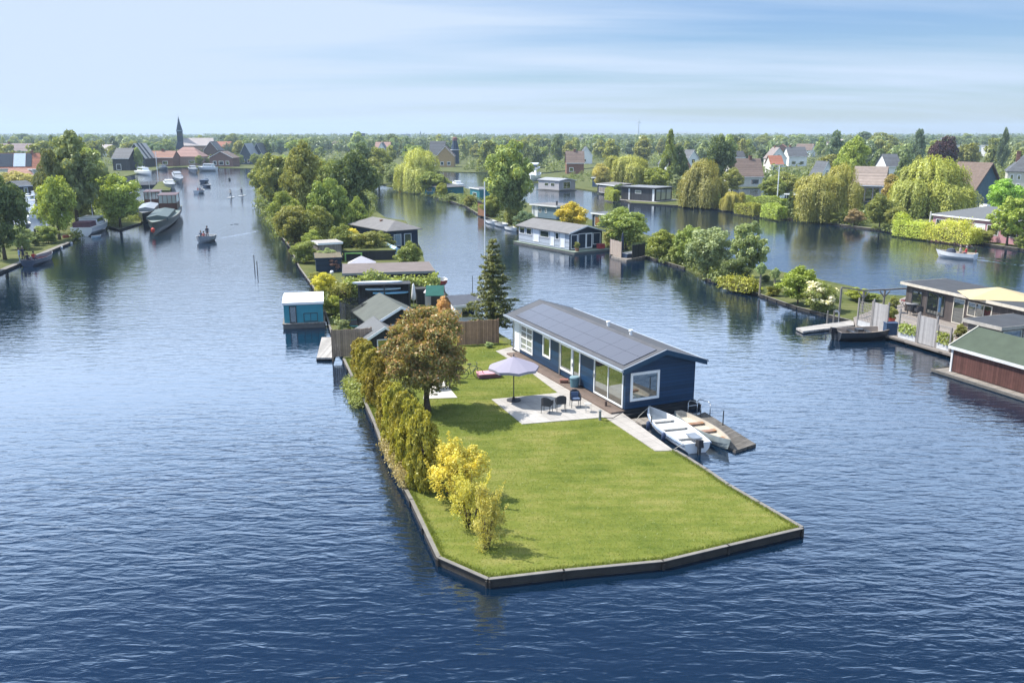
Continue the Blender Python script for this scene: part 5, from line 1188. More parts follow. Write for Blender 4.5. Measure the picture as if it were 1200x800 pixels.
r_, L_ = barge('dark barge behind the nearer one, under a grey cover with a wheelhouse', (184, 245), (168, 263), 4.2, 1.8, HULLD, mat('barge_deck_grey', (.2, .22, .24), .7), (.06, .3, 2.4, (.25, .28, .32)))
b = MB(); b.tube((L_ * .4, 0, 2.2), (L_ * .4, 0, 6.5), .07, .04); b.build('mast', STEEL, r_)
# moored boats up the left channel
yacht('dark hulled cabin boat beside the grassy jetty, farther of the two', (206, 207), (212.5, 217), 3.0, 1.7, 'cabin_boat', HULLB, (.2, .6, .8), cat='boat', cabm=mat('grey_cabin', (.2, .22, .25), .6)); yacht('dark hulled cabin boat with a pale top at the near end of the grassy jetty', (197, 217), (202, 223), 3.0, 1.5, 'cabin_boat', HULLB, (.2, .6, .6), cat='boat', cabm=mat('pale_cabin', (.36, .38, .4), .6))
yacht('small dark cabin boat moored below the church', (224, 200), (230, 204), 3.0, 1.7, 'cabin_boat', HULLB, (.2, .6, .8), cat='boat', cabm=mat('grey_cabin', (.2, .22, .25), .6)); yacht('long white motor yacht moored at the far bank right of the church', (254, 200.5), (232, 200.5), 4.0, 1.8, cab=(.15, .7, 1.3))
yacht('white cabin cruiser moored at the left bank below the dark barns', (162, 204), (178, 206), 3.2, 1.6, 'cabin_cruiser', HULLW, (.2, .65, 1.2), cat='boat'); yacht('white cabin cruiser close behind the first one below the dark barns', (157, 199), (170, 200.5), 3.2, 1.6, 'cabin_cruiser', HULLW, (.2, .65, 1.4), cat='boat')
yacht('blue hulled boat at the left end of the marina gap', (188, 199), (196, 200), 3.0, 1.3, 'cabin_boat', HULLB, (.2, .6, .8), cat='boat', cabm=mat('grey_cabin', (.2, .22, .25), .6))
deckobj('jetty', [(177, 223), (199, 223), (206, 212), (186, 213)], .7, .5, 'grass topped jetty island with two dark boats alongside', ROUGH); deckobj('jetty', [(163, 217), (182, 216.5), (184, 212.5), (166, 213)], .9, .7, 'flat dark landing stage behind the round left tree', DARKWALL)
pole('mast', 185.5, 213, 178, .12, WHITE, 'white yacht mast rising behind the grassy jetty', .5, 'mast')
# the marina behind the left trees
rg = random.Random(4)
mcol = [(HULLW, 'white'), (HULLB, 'dark blue'), (mat('sky_hull', (.12, .3, .5), .4), 'sky blue'), (HULLW, 'white')]
spots = [((18, 246), (32, 243), 2, 'nearest the dark left tree'), ((22, 252), (40, 249), 0, 'on the marina water behind the spit'), ((28, 240), (44, 238), 0, 'beside the marina shed'), ((36, 246), (52, 243.5), 3, 'close to the leaning left trees'), ((20, 262), (30, 259), 0, 'half hidden behind the dark left tree'), ((24, 238), (36, 235.5), 1, 'in the rear row of the marina'), ((40, 234), (52, 232), 3, 'at the rear marina landing'), ((22, 270), (31, 267), 1, 'just behind the grassy spit'), ((38, 256), (52, 253), 0, 'with a bare deck behind the left trees')]
for i, (s, b_, k, lb) in enumerate(spots):
    yacht(f'{mcol[k][1]} cabin boat {lb}', s, b_, 2.6, 1.1, 'cabin_boat', mcol[k][0], (.2, .6, .8), group='boats in the left marina', cat='boat')
# white ship in the far right inlet
r_, L_ = yacht('tall white passenger boat in the far inlet behind the poplar', (628, 209), (622, 214), 4.4, 2.2, 'passenger_boat', HULLW, (.1, .85, 2.0)); b = MB(); b.box(L_ * .2, L_ * .7, -1.4, 1.4, 4.1, 5.4); b.build('upper_cabin', HULLW, r_); b = MB(); b.box(L_ * .18, L_ * .72, -1.45, 1.45, 4.5, 5.0); b.build('upper_window', GLASS, r_)
for s, b_, W, c_, lb in (((573, 261), (580, 263.5), 1.6, HULLW, 'white'), ((584, 264), (594, 267), 1.8, mat('greyish_hull', ()), 'grey'), ((596, 269), (606, 271.5), 1.8, HULLW, 'open white')):
    rowboat('rowing_boat', f'small {lb} boat moored at the quay by the poplar', s, b_, W, .6, [c_, HULLIN, c_], (.4,), .7)
yacht('small white motor boat on the far water right of the clipped ball bush', (540, 219), (531, 217), 2.2, 1.0, 'motor_boat', HULLW, (.3, .6, .6), cat='boat')
rowboat('launch', 'dark launch moored beside the far teal houseboat', (503, 203.5), (516, 204), 2.4, .9, [HULLD, HULLIN, CAPWOOD], (.4,), None)
yacht('small white boat on the inner canal by the thatched house', (1160, 247), (1144, 248.5), 2.2, .9, 'motor_boat', HULLW, (.3, .6, .5), cat='boat')
rowboat('rowing_boat', 'red and white dinghy beside the dark timber landing', (512, 334), (521, 331), 1.4, .5, [mat('red_hull', ()), HULLIN, HULLW], (.4,), None, z=1.3)

# ------------------------------------------------------------------ houseboats
SKYGREY = mat('blue_grey_boards', (.36, .40, .46), .6, .1, 2, plank=(2, .2)); CREAM = mat('cream_wall', (.55, .52, .46), .8, .1)
wp = dict(glass=mat('white_panel', (.72, .74, .77), .5, .05), th=.05)
r_ = house('houseboat', 'pale grey houseboat with a navy gable and white doors in the middle of the water', 'houseboat', (667, 293), (705, 289.5), 11.5, 2.15, .55, 'gable_y', .75, .35, wm=SKYGREY, rm=GREYROOF, chim=(.62, .45, .3, -.2), chm=DARKSTEEL,
          wins=[('l', .3, .42, .35, 2.0, wp), ('l', .02, .13, 1.1, 2.0), ('l', .16, .27, 1.1, 2.0), ('l', .44, .62, 1.1, 2.0), ('l', .64, .72, .2, 2.05, wp), ('l', .74, .81, 1.1, 2.0), ('l', .83, .92, .2, 2.05, wp),
                ('f', .04, .25, .05, 1.95, dict(name='door', th=.12)), ('f', .27, .5, .02, 2.0, dict(name='door', th=.08)), ('f', .5, .7, .02, 2.0, dict(name='door', th=.16, glass=GLASS_LT)), ('f', .72, .95, .45, 1.95, dict(glass=GLASS_LT))], base=(.45, .3, 1.7, .6, -.12, mat('grey_green_deck', (.2, .24, .2), .85)))
L = r_['L']; b = MB(); b.ext([(.0, .0), (L, .0), (L, 2.15), (L / 2, 2.9), (0, 2.15)], -.016, -.003); b.build('gable', NAVY, r_)
b = MB(); b.box(L * .78, L * .98, -.7, -.2, -.05, .75); b.build('red_box', mat('red_crate', (.4, .05, .06), .6), r_) if False else None
p = r_.location + Matrix.Rotation(r_.rotation_euler.z, 3, 'Z') @ Vector((L * .85, -.8, -.05)); bb = MB(); bb.box(-.45, .45, -.3, .3, .03, .55); bb.box(-.48, .48, -.33, .33, .552, .62); tag(bb.build('crate', mat('red_crate', (.4, .05, .06), .6), None, p, r_.rotation_euler.z), 'red crate on the front deck of the pale grey houseboat', 'crate')
p = r_.location + Matrix.Rotation(r_.rotation_euler.z, 3, 'Z') @ Vector((.35, -1.2, -.05)); root = empty('planter', p, 0, 'potted leafy plant at the corner of the pale grey houseboat deck', 'planter'); b = MB(); b.lathe([(.2, 0), (.3, .45), (.26, .45), (.2, .3)], n=12); b.build('pot', mat('terracotta', (.33, .16, .1), .8), root); f = link('foliage', PROTO['bush'][0][0], root, (0, 0, .3), scale=(1.0, 1.0, 1.0)); f.color = (*GREEN['olive'], 1)
deckobj('jetty', [(607, 281), (620, 280), (626, 277), (612, 277)], .5, .2, 'small dark landing at the far end of the pale grey houseboat', OLDWOOD)
deckobj('jetty', [(716, 300), (734, 304.5), (757, 300), (744, 294)], .45, .3, 'timber mooring platform beside the front deck of the pale grey houseboat', OLDWOOD)
fence('fence', [(715, 298), (728, 302)], .45, 1.9, 'pale timber screen at the mooring platform beside the pale grey houseboat', mat('pale_screen', (.40, .33, .28), .85, .15, 3, plank=(0, .14)), 1.2)
fence('fence', [(741, 303), (755, 300)], .45, 1.6, 'dark timber screen at the shore end of the mooring platform', DARKWALL, 1.2)
rowboat('tender', 'dark small tender lying on the timber mooring platform', (731, 302), (742, 300), 1.3, .6, [HULLB, HULLIN, HULLIN], (.5,), None, z=.46)
closed_parasol(729, 300, 272, 'dark closed parasol at the timber mooring platform', mat('dark_parasol', (.03, .04, .07), .8))
house('houseboat', 'blue grey flat roofed houseboat with white corners on the narrow island', 'houseboat', (623, 254), (652, 257), 5.0, 2.1, .6, 'flat', wm=mat('grey_blue_wall', (.15, .22, .28), .6, .1, 2), rm=GREYROOF, chim=(.85, .2, .22, -.2), chm=DARKSTEEL, ov=.3, wins=[('l', .1, .3, .6, 1.8), ('l', .45, .62, .6, 1.8), ('f', .02, .08, 0, 2.05, wp), ('f', .3, .4, .9, 1.7), ('f', .55, .62, .9, 1.7), ('f', .12, .26, .1, 2.0, wp)], base=(.3, .3, .3, .3, -.15))
house('shed', 'dark blue shed with brown panels between the yellow tree and the green tree', 'shed', (694, 265), (709, 267), 3.0, 2.0, .44, 'flat', wm=NAVY, rm=SLATEROOF, ov=.2, wins=[('f', .2, .6, .1, 1.7, dict(name='door', glass=VARN))])
house('houseboat', 'pale houseboat with a dark end wall and a white double window by the far bank', 'houseboat', (655, 223), (674, 222), 8.5, 2.4, .5, 'gable_y', .5, .3, wm=mat('greige_wall', (.42, .40, .40), .7, .1), rm=mat('pale_grey_roof', (.28, .29, .31), .8), wins=[('f', .25, .7, .3, 2.1, dict(mull=1)), ('l', .3, .5, .9, 1.8), ('l', .6, .8, .9, 1.8)], base=(.3, .3, .4, .3, -.15))
HB = house('houseboat', 'modern black boarded houseboat with a glass end and flat roof by the far right bank', 'houseboat', (767, 236), (787, 234), 9.0, 2.75, .55, 'flat', wm=mat('charcoal_boards', (.045, .048, .058), .75, .2, 2, plank=(1, .3)), rm=mat('pale_flat_roof', (.20, .21, .23), .8), tm=DARKSTEEL, ov=.35, wins=[('f', .06, .34, .1, 2.5, dict(fm=DARKSTEEL, glass=GLASS_LT)), ('f', .36, .64, .1, 2.5, dict(fm=DARKSTEEL, glass=GLASS_LT)), ('f', .66, .95, .1, 2.5, dict(fm=DARKSTEEL, glass=GLASS_LT)), ('l', .93, .99, .02, 2.6, wp), ('l', .42, .6, 1.5, 2.2, dict(glass=GLASS_LT)), ('l', .22, .26, .05, 2.5, wp)], base=(.9, 1.8, .9, .2, -.1, mat('pale_decking', ())))
house('boathouse', 'low dark brown boathouse with a grey roof left of the modern black houseboat', 'boathouse', (700, 226), (721, 228.5), 4.5, 2.2, .45, 'mono', .3, .3, wm=DARKWALL, rm=GREYROOF, wins=[('f', .1, .9, .2, 1.7, dict(name='door', glass=OLDWOOD, mull=1))])
house('boathouse', 'dark blue boathouse roof beneath the first yellow willow', 'boathouse', (694, 219), (716, 220), 4.5, 2.6, .45, 'gable_x', .9, .3, wm=mat('deep_blue', (.03, .06, .12), .6), rm=SLATEROOF)
house('houseboat', 'teal houseboat with a white roof edge at the far end of the middle water', 'houseboat', (485, 202), (508, 202), 6, 2.4, .4, 'flat', wm=mat('teal_boards', (.04, .12, .18), .6), rm=mat('pale_flat_roof', ()), ov=.4, wins=[('f', .1, .2, .8, 1.8), ('f', .3, .42, .8, 1.8), ('f', .6, .7, .2, 1.9)], base=(.3, .3, .3, .3, -.1))
house('cabin', 'teal cabin under a grey pyramid roof beside the dark slim cypress', 'cabin', (498, 228), (520, 230), 6, 2.0, .44, 'hip', 1.0, .5, wm=mat('teal_paint', (.03, .17, .21), .6), rm=mat('lead_grey_roof', ()), wins=[('f', .55, .75, .1, 1.8, dict(name='door')), ('f', .1, .4, .8, 1.6)])
house('cabin', 'turquoise cabin half hidden in the bushes left of the poplar', 'cabin', (551, 234), (562, 236), 4, 2.6, .44, 'flat', wm=mat('teal_paint', ()), rm=GREYROOF, ov=.2, wins=[('f', .3, .7, .8, 1.8)])
house('shed', 'small rusty brown shed at the foot of the poplar', 'shed', (560, 252), (568, 254), 2.2, 2.4, .44, 'flat', wm=mat('rusty_boards', (.22, .11, .06), .8), rm=DARKROOF, ov=.1, tm=DARKWALL)
# ------------------------------------------------------------------ right hand houseboats and deck
DKB = mat('dark_brown_boards', (.085, .07, .066), .75, .2, 2, plank=(0, .16))
h1 = house('bungalow', 'long dark bungalow with a wide flat felt roof and cream fascia behind the trellis deck', 'bungalow', **roofed((1063, 333), (1240, 372), (1092, 326.5), 2.75, .5), roof='flat', rm=DARKROOF, wm=DKB, tm=mat('cream_fascia', (.55, .50, .42), .7), ov=.35,
      base=(0, 0, 0, 0, -.01), wins=[('f', .36, .44, .05, 2.05, dict(name='door', fm=mat('cream_fascia', ()))), ('f', .05, .13, .7, 1.9, dict(fm=DARKSTEEL)), ('f', .46, .62, .9, 2.0, dict(fm=mat('cream_fascia', ()), mull=2)), ('f', .17, .3, .3, 2.0, dict(fm=DARKSTEEL))])
h2 = house('pavilion', 'small wood and glass pavilion with a flat dark roof beside the cream parasol', 'pavilion', **roofed((1135, 377), (1173, 386), (1186, 371), 2.75, .5), roof='flat', rm=DARKROOF, wm=mat('pavilion_boards', (.19, .16, .14), .75, .2, 2, plank=(2, .18)), tm=mat('grey_cream_fascia', (.40, .37, .33), .7), ov=.25,
      wins=[('r', .05, .45, .1, 2.1, dict(fm=OFFWHITE)), ('r', .5, .95, .1, 2.1, dict(fm=OFFWHITE))])
h3 = house('boathouse', 'boathouse of dark red brown battens with a moss green roof on a timber float', 'boathouse', (1114, 434), (1262, 480), 4.2, 1.55, .42, 'gable_x', .95, .18, wm=mat('red_brown_battens', (.095, .042, .035), .8, .25, 3, plank=(0, .17)), rm=mat('green_felt', (.062, .080, .058), .9, .2, 1.5, fine=25), tm=mat('white_trim', (.62, .62, .62), .5),
      base=(.75, .2, .75, .3, -.12, OLDWOOD))
b = MB(); Lh = h3['L']; b.box(-.06, .06, -.06, .06, -.05, 1.5); b.ext([(-.2, 1.4), (-.18, 1.4), (-.18, 1.75), (-.2, 1.75)], 0, .01) if False else None; b.build('corner_trim', mat('white_trim', ()), h3)
b = MB(); ss = .95 / 2.1
b.hexa([(-.24, -.2, 1.55 - .2 * ss - .02), (-.185, -.2, 1.55 - .2 * ss - .02), (-.185, 2.1, 2.48), (-.24, 2.1, 2.48)], [(-.24, -.2, 1.55 - .2 * ss + .2), (-.185, -.2, 1.55 - .2 * ss + .2), (-.185, 2.1, 2.70), (-.24, 2.1, 2.70)]); b.build('bargeboard', mat('cream_trim', (.55, .53, .45), .6), h3)
b = MB(); b.box(-.8, Lh + .2, -.80, -.77, -.16, .02); b.box(-.8, -.77, -.76, 4.5, -.16, .02); b.build('edge_board', CAPWOOD, h3)
# deck
deckobj('deck', [(1003, 383), (1060, 399), (1112, 414.5), (1190, 440), (1260, 392), (1130, 356), (1068, 345), (1000, 372)], .52, .14, 'timber terrace deck along the bungalow with trellis screens', mat('terrace_boards', (.25, .22, .20), .85, .2, 2, plank=(1, .15)), cat='deck')
deckobj('jetty', [(933, 384), (941, 388), (1001, 381), (1000, 375)], .42, .16, 'pale plank jetty pointing left from the trellis deck', mat('pale_decking', ()), cat='jetty')
for i, (px, by, ty) in enumerate(((969, 379, 364), (976.5, 378, 364))): pole('post', px, by, ty, .07, CAPWOOD, ('left' if i == 0 else 'right') + ' one of the two short pale posts on the plank jetty', .42)
lad = empty('swim_ladder', G(981, 377, .4), R(160), 'curved silver swim ladder at the root of the plank jetty', 'ladder')
for y in (-.25, .25): b = MB(); b.path([(.3, y, -.5), (.3, y, .7), (.22, y, .85), (.05, y, .88), (-.1, y, .7), (-.1, y, 0)], .028); b.build('rail', STEEL, lad)
b = MB(); b.tube((.3, -.25, .1), (.3, .25, .1), .02); b.build('rung', STEEL, lad)
# trellis screens along the deck edge
def edge_pt(t): # along the deck edge
    a = G(1003, 382, .52); b = G(1112, 413, .52); return a + (b - a) * t
GREYP = mat('silver_grey_boards', (.36, .345, .34), .85, .12, 3, plank=(0, .11)); TREL = mat('grey_trellis', (.27, .25, .24), .85, .2)
def screen(t0, t1, kind, label, h=1.95):
    a = edge_pt(t0) + Vector((.1, .12, 0)); d = edge_pt(t1) - edge_pt(t0); L = d.length; root = empty('screen' if kind != 'hedge' else 'planter_box', a, math.atan2(d.y, d.x), label, 'screen' if kind != 'hedge' else 'planter')
    for x in (.04, L - .04): b = MB(); b.box(x - .05, x + .05, -.05, .05, 0, h + (.25 if kind != 'hedge' else -.2)); b.build('post', TREL, root)
    if kind == 'solid': b = MB(); b.box(.1, L - .1, -.025, .025, .05, h); b.build('panel', GREYP, root)
    elif kind == 'trellis':
        b = MB()
        for i in range(9): x = .1 + (L - .2) * i / 8; b.box(x - .015, x + .015, -.02, -.002, .5, h)
        for i in range(7): z = .5 + (h - .5) * i / 6; b.box(.1, L - .1, .002, .02, z - .015, z + .015)
        b.build('lattice', TREL, root); b = MB(); b.box(.1, L - .1, -.025, .025, .05, .48); b.build('panel', mat('pale_panel', (.52, .52, .52), .7), root)
    else:
        b = MB(); b.box(.1, L - .1, -.05, .25, .03, .55); b.build('box', mat('pale_panel', ()), root)
        o = hedge('foliage', Vector((0, 0, 0)), Vector((L - .3, 0, 0)), .45, .55 if kind == 'grass' else .75, 'bright', None, z=0, leaf=.09, lump=.1, seed=int(t0 * 50)); o.parent = root; o.location = (.15, .12, .45)
        for c in list(o.children): bpy.data.objects.remove(c)
        for k in ('category', 'label'): 
            if k in o: del o[k]
        b = MB(); b.box(.05, L - .05, -.02, .02, h - .28, h - .22); b.build('rail', TREL, root)
screen(.0, .17, 'trellis', 'grey lattice screen at the left end of the trellis deck'); screen(.175, .35, 'solid', 'solid silver grey board screen next to the left lattice screen', 2.15)
screen(.47, .67, 'grass', 'low pale planter box with grass between the board screens', 1.9); screen(.675, .86, 'solid', 'solid silver grey board screen in the middle of the deck edge', 2.0); screen(.865, 1.0, 'hedge', 'planter box with a clipped green hedge at the boathouse end of the deck', 1.9)
p = edge_pt(.38) + Vector((.3, .4, 0)); root = empty('locker', p, 0, 'dark blue locker in the gap between the deck screens', 'locker'); b = MB(); b.box(-.45, .45, -.3, .3, 0, .85); b.build('body', mat('deep_blue', ()), root); b = MB(); b.box(-.48, .48, -.33, .33, .852, .9); b.build('lid', mat('deep_blue_lid', (.05, .08, .15), .5), root)
# cream parasol on the deck
p = G(1164, 383, .55); root = empty('parasol', p, R(-14), 'wide cream square parasol in front of the dark bungalow', 'parasol'); ws = 2.4; zt, ze = 3.1, 2.4
b = MB(); top = [(-.04, -.04, zt), (.04, -.04, zt), (.04, .04, zt), (-.04, .04, zt)]; b.hexa([(-ws, -ws * .8, ze), (ws, -ws * .8, ze), (ws, ws * .8, ze), (-ws, ws * .8, ze)], top); b.build('canopy', mat('cream_cloth', (.46, .375, .22), .9, .04), root)
b = MB(); b.tube((0, 0, 0), (0, 0, zt), .04); b.build('pole', STEEL, root); b = MB(); b.box(-.4, .4, -.4, .4, .0, .08); b.build('base', DARKSTEEL, root)
# pergola with rope beam
root = empty('pergola', G(1006, 372, .52), 0, 'open pergola of pale posts and beams linking garden and dark bungalow', 'pergola'); z0 = root.location
P_ = [G(983, 372, .5), G(1010, 366, .5), G(1035, 360, .5), G(1070, 354, .5)]; T_ = [TZ(P_[0], 338), TZ(P_[1], 341.5), TZ(P_[2], 340.5), TZ(P_[3], 338.5)]
for i, (a, z) in enumerate(zip(P_, T_)):
    q = a - z0; b = MB(); b.beam((q.x, q.y, 0), (q.x, q.y, z - .5), .13, .13)
    if i in (1, 2): b.beam((q.x, q.y, z - 1.1), (q.x - .45, q.y, z - .55), .08, .08); b.beam((q.x, q.y, z - 1.1), (q.x + .45, q.y, z - .55), .08, .08)
    b.build('post', CAPWOOD, root)
for i in range(3): a, d = P_[i] - z0, P_[i + 1] - z0; b = MB(); b.beam((a.x, a.y, T_[i] - .5 + .06), (d.x, d.y, T_[i + 1] - .5 + .06), .10, .12); b.build('beam', CAPWOOD, root)
# furniture on the deck
root = empty('garden_table', G(1075, 366, .52), R(-15), 'dark dining table on the deck behind the low planter', 'table'); b = MB(); b.box(-.95, .95, -.45, .45, .7, .75); b.build('table_top', mat('grey_top', (.28, .28, .3), .5), root)
for x in (-.85, .85):
    for y in (-.38, .38): b = MB(); b.box(x - .03, x + .03, y - .03, y + .03, 0, .699); b.build('leg', DARKSTEEL, root)
for px, py, a, lb in ((1068, 369, 180, 'dark wicker chair at the front of the deck table, on its left'), (1076, 371, 180, 'dark wicker chair at the front of the deck table, on its right'), (1071, 361, 0, 'dark wicker chair behind the deck table, on its left'), (1081, 363, 0, 'dark wicker chair behind the deck table, on its right')):
    o = copy_tree(c0); o.location = G(px, py, .52); o.rotation_euler = (0, 0, R(a)); tag(o, lb, 'chair', 'chairs around the deck table')
p = G(1060, 358, .52); root = empty('folding_chair', p, R(200), 'red and dark folding chair against the rope pergola', 'chair'); b = MB(); b.box(-.25, .25, -.22, .22, .42, .5); b.build('seat', mat('red_seat', ()), root); b = MB(); b.hexa([(-.25, .2, .5), (.25, .2, .5), (.25, .26, .5), (-.25, .26, .5)], [(-.25, .4, 1.05), (.25, .4, 1.05), (.25, .46, 1.05), (-.25, .46, 1.05)]); b.build('backrest', DARKWALL, root)
for x in (-.23, .23): b = MB(); b.tube((x, -.2, 0), (x, .2, .45), .02); b.tube((x, .22, 0), (x, -.2, .42), .02); b.build('leg', DARKSTEEL, root)
for px, by, lb, c_ in ((1044, 379, 'red flower pot with a plant beside the dark blue locker', (.42, .08, .05)), (1046, 366, 'dark plant pot with a tall shrub behind the silver grey screen', (.1, .1, .11)), (1124, 402, 'brown pot with leafy plant at the pavilion corner', (.25, .2, .17)), (1092, 366, 'pale pot with plant against the dark bungalow', (.5, .48, .45))):
    root = empty('planter', G(px, by, .52), 0, lb, 'planter'); b = MB(); b.lathe([(.22, 0), (.32, .5), (.28, .5), (.24, .3)], n=12); b.build('pot', mat('pot_%d' % px, c_, .7), root); f = link('foliage', PROTO['bush'][px % 3][0], root, (0, 0, .35), scale=(1.1, 1.1, 1.1)); f.color = (*GREEN['olive'], 1)
root = empty('towel_rack', G(1103, 374, .52), 0, 'light blue towel hanging on a stand at the bungalow wall', 'towel rack'); b = MB(); b.box(-.35, .35, -.02, .02, .6, 1.75); b.build('towel', mat('blue_towel', (.25, .42, .62), .9), root)
for x in (-.38, .38): b = MB(); b.tube((x, 0, 0), (x, 0, 1.8), .025); b.build('leg', STEEL, root)

# gardens of the narrow island
tree('round', 934, 364, 311, 52, (.115, .15, .026), 'bright green round shrub tree beside the white flowering shrub', 'shrub_tree', 'shrub')
fl = tree('bush', 960, 375, 328, 48, 'mid', 'green shrub covered with white blossom beside the plank jetty', 'flowering_shrub', 'shrub')
rg = np.random.default_rng(91); C, CR = crown_clumps(rg, 40, .5, .48, cr=(.06, .12)); P, N, S, T = clump_leaves(rg, C, CR, 1500, .05, up=.5)
bm_ = card_mesh('blossom', P * np.array([1.04, 1.04, 1.02]), N, S, T, asp=1.1); o = link('blossom', bm_, fl, scale=fl.children[0].scale); o.color = (.3, .29, .25, 1)
tree('bush', 1002, 352, 336, 30, 'ygreen', 'yellow green shrub behind the rope pergola', 'shrub', 'shrub'); tree('bush', 1020, 352, 342, 26, 'mid', 'low green shrub right of the yellow green shrub by the pergola', 'shrub', 'shrub')
for px, by, ty, tb_, lb in ((890, 346, 307, 319, 'pollard tree with a small leaf ball on a tall pale stem, nearer the shore'), (907.5, 336, 313, 324, 'pollard tree with a small leaf ball on a short stem, farther from the shore')):
    p = G(px, by, .44); h = TZ(p, ty) - .44; hb = TZ(p, tb_) - .44; root = empty('pollard_tree', p, 0, lb, 'tree'); b = MB(); b.tube((0, 0, -.02), (0, 0, hb + .2), .10, .08, 8); b.build('trunk', mat('pale_bark', (.30, .26, .2), .9), root)
    f = link('crown', PROTO['round'][0][0], root, (0, 0, hb - .35), scale=(1.3, 1.3, (h - hb) * 1.35)); f.color = (*GREEN['grey'], 1)
tree('bush', 897.5, 330, 321.5, 13, 'dark', 'small dark domed bush on the lawn between the pollards', 'shrub', 'shrub')
hedge('flower_hedge', G(847, 336, .44), G(882, 343, .44), 1.3, .95, (.125, .135, .022), 'low bright yellow green flower border along the quay', leaf=.14, seed=12, lump=.3, wavy=.2, cat='flower border')
tree('bush', 886, 349, 335, 16, (.14, .15, .022), 'yellow green bush at the foot of the tall pollard', 'shrub', 'shrub'); tree('bush', 906, 352, 334, 22, (.13, .13, .022), 'yellow green bush between tall pollard and bright round shrub', 'shrub', 'shrub')
for a in [('broad', 828, 336, 264, 62, 'silver', 'silver green willow bush spreading over the quay'), ('airy', 876, 330, 257, 54, (.12, .15, .07), 'airy grey green tree right of the silver willow'),
          ('bush', 862, 334, 298, 40, 'dark', 'dark green bush between silver willow and airy tree'), ('broad', 806, 318, 262, 40, 'mid', 'dark leafy tree behind the silver willow'),
          ('broad', 733, 298, 241, 62, 'mid', 'full green tree behind the timber mooring platform'), ('tall', 775, 311, 268, 42, 'bright', 'young light green tree on the quay right of the timber platform'),
          ('broad', 795, 318, 284, 28, 'mid', 'small green bush tree next to the silver willow'), ('round', 670, 270, 236, 44, (.23, .20, .03), 'golden yellow tree behind the pale grey houseboat'),
          ('bush', 718, 290, 268, 30, 'olive', 'low olive bush beside the pale grey houseboat'), ('bush', 748, 304, 284, 26, 'grey', 'grey green shrub at the timber screens'),
          ('airy', 571, 262, 158, 70, (.13, .16, .055), 'tall airy poplar standing alone on the narrow island'), ('broad', 600, 262, 180, 46, (.075, .095, .04), 'dark olive tree leaning from the tall poplar'),
          ('bush', 598, 270, 246, 34, 'blue', 'blue green bush at the foot of the dark olive tree'), ('bush', 553, 254, 226, 28, 'bright', 'light green bush left of the poplar'), ('bush', 568, 262, 240, 20, 'olive', 'olive bush on the quay below the poplar'),
          ('bush', 541, 242, 228, 22, 'olive', 'brownish olive bush at the quay near the far cabin'), ('bush', 630, 272, 258, 24, 'olive', 'low olive bush before the blue grey houseboat'), ('bush', 612, 268, 255, 22, (.14, .13, .06), 'brownish bush left of the blue grey houseboat'),
          ('bush', 648, 272, 258, 18, 'ygreen', 'small yellowish bush between the two grey houseboats'), ('bush', 530, 236, 226, 18, 'grey', 'grey bush on the quay right of the slim cypress')]:
    tree(*a)
# ------------------------------------------------------------------ far right bank
for a in [('willow', 738, 222, 181, 54, 'willow', 'yellow green weeping willow behind the low brown boathouse'), ('round', 768, 224, 196, 38, (.12, .15, .028), 'bright yellow green tree right of the first willow'),
          ('airy', 793, 232, 203, 28, 'silver', 'pale silver tree right of the modern black houseboat'), ('willow', 824, 243, 185, 52, 'willow', 'large weeping willow right of the modern black houseboat'),
          ('willow', 857, 248, 224, 26, (.16, .15, .036), 'small yellow weeping willow at the water'), ('round', 836, 245, 222, 22, 'mid', 'dense green shrub tree between the two willows'),
          ('cone', 783, 222, 150, 28, 'mid', 'tall pointed green tree above the black houseboat'), ('tall', 795, 222, 168, 26, 'dark', 'dark conifer beside the tall pointed tree'), ('broad', 841, 222, 156, 36, 'dark', 'dark crowned tree rising behind the large willow'),
          ('cone', 925, 257, 224, 15, 'dark', 'dark cone shaped shrub between box hedges and willow'), ('willow', 958, 263, 202, 58, 'willow', 'weeping willow touching the water right of the box hedges'), ('willow', 986, 250, 190, 44, (.15, .15, .036), 'tall yellow willow behind the water side willow'),
          ('tall', 996, 232, 158, 46, (.12, .145, .032), 'tall light green tree left of the glass fronted house'), ('willow', 1088, 253, 181, 86, 'willow', 'huge weeping willow in front of the thatched house'),
          ('tall', 1042, 248, 202, 26, (.15, .12, .04), 'orange green tree beside the huge willow'), ('broad', 1030, 268, 226, 40, 'mid', 'blue green bushy tree on the quay before the huge willow'), ('broad', 1048, 270, 240, 30, 'olive', 'olive shrub right of the bushy quay tree'),
          ('broad', 1103, 214, 157, 34, 'copper', 'dark copper beech above the village trees'), ('round', 1176, 252, 206, 44, (.12, .19, .035), 'bright green round tree behind the pink house'), ('airy', 1179, 292, 228, 50, (.135, .165, .036), 'light green weeping tree in front of the pink house'),
          ('bush', 1000, 268, 244, 24, (.13, .10, .06), 'reddish shrub on the quay right of the water side willow'), ('bush', 980, 264, 247, 24, 'mid', 'low green bush at the quay foot of the willow'),
          ('bush', 1102, 262, 252, 16, (.12, .08, .06), 'brownish bush left of the pink house'), ('broad', 688, 224, 190, 26, (.19, .17, .06), 'brown olive small tree by the boathouse roof'), ('bush', 682, 228, 214, 16, 'dark', 'dark shrub by the low brown boathouse'),
          ('broad', 905, 236, 206, 34, 'mid', 'mid green tree beyond the inner canal left of the flagpole'), ('broad', 940, 232, 200, 40, 'olive', 'olive tree behind the dark carport'), ('broad', 880, 228, 196, 30, 'olive', 'olive tree on the inner canal below the brown roof'),
          ('tall', 1073, 205, 148, 20, 'blue', 'dark blue green tree standing above the horizon'), ('tall', 1172, 205, 147, 14, 'blue', 'slim dark tree above the white school building')]:
    tree(*a)
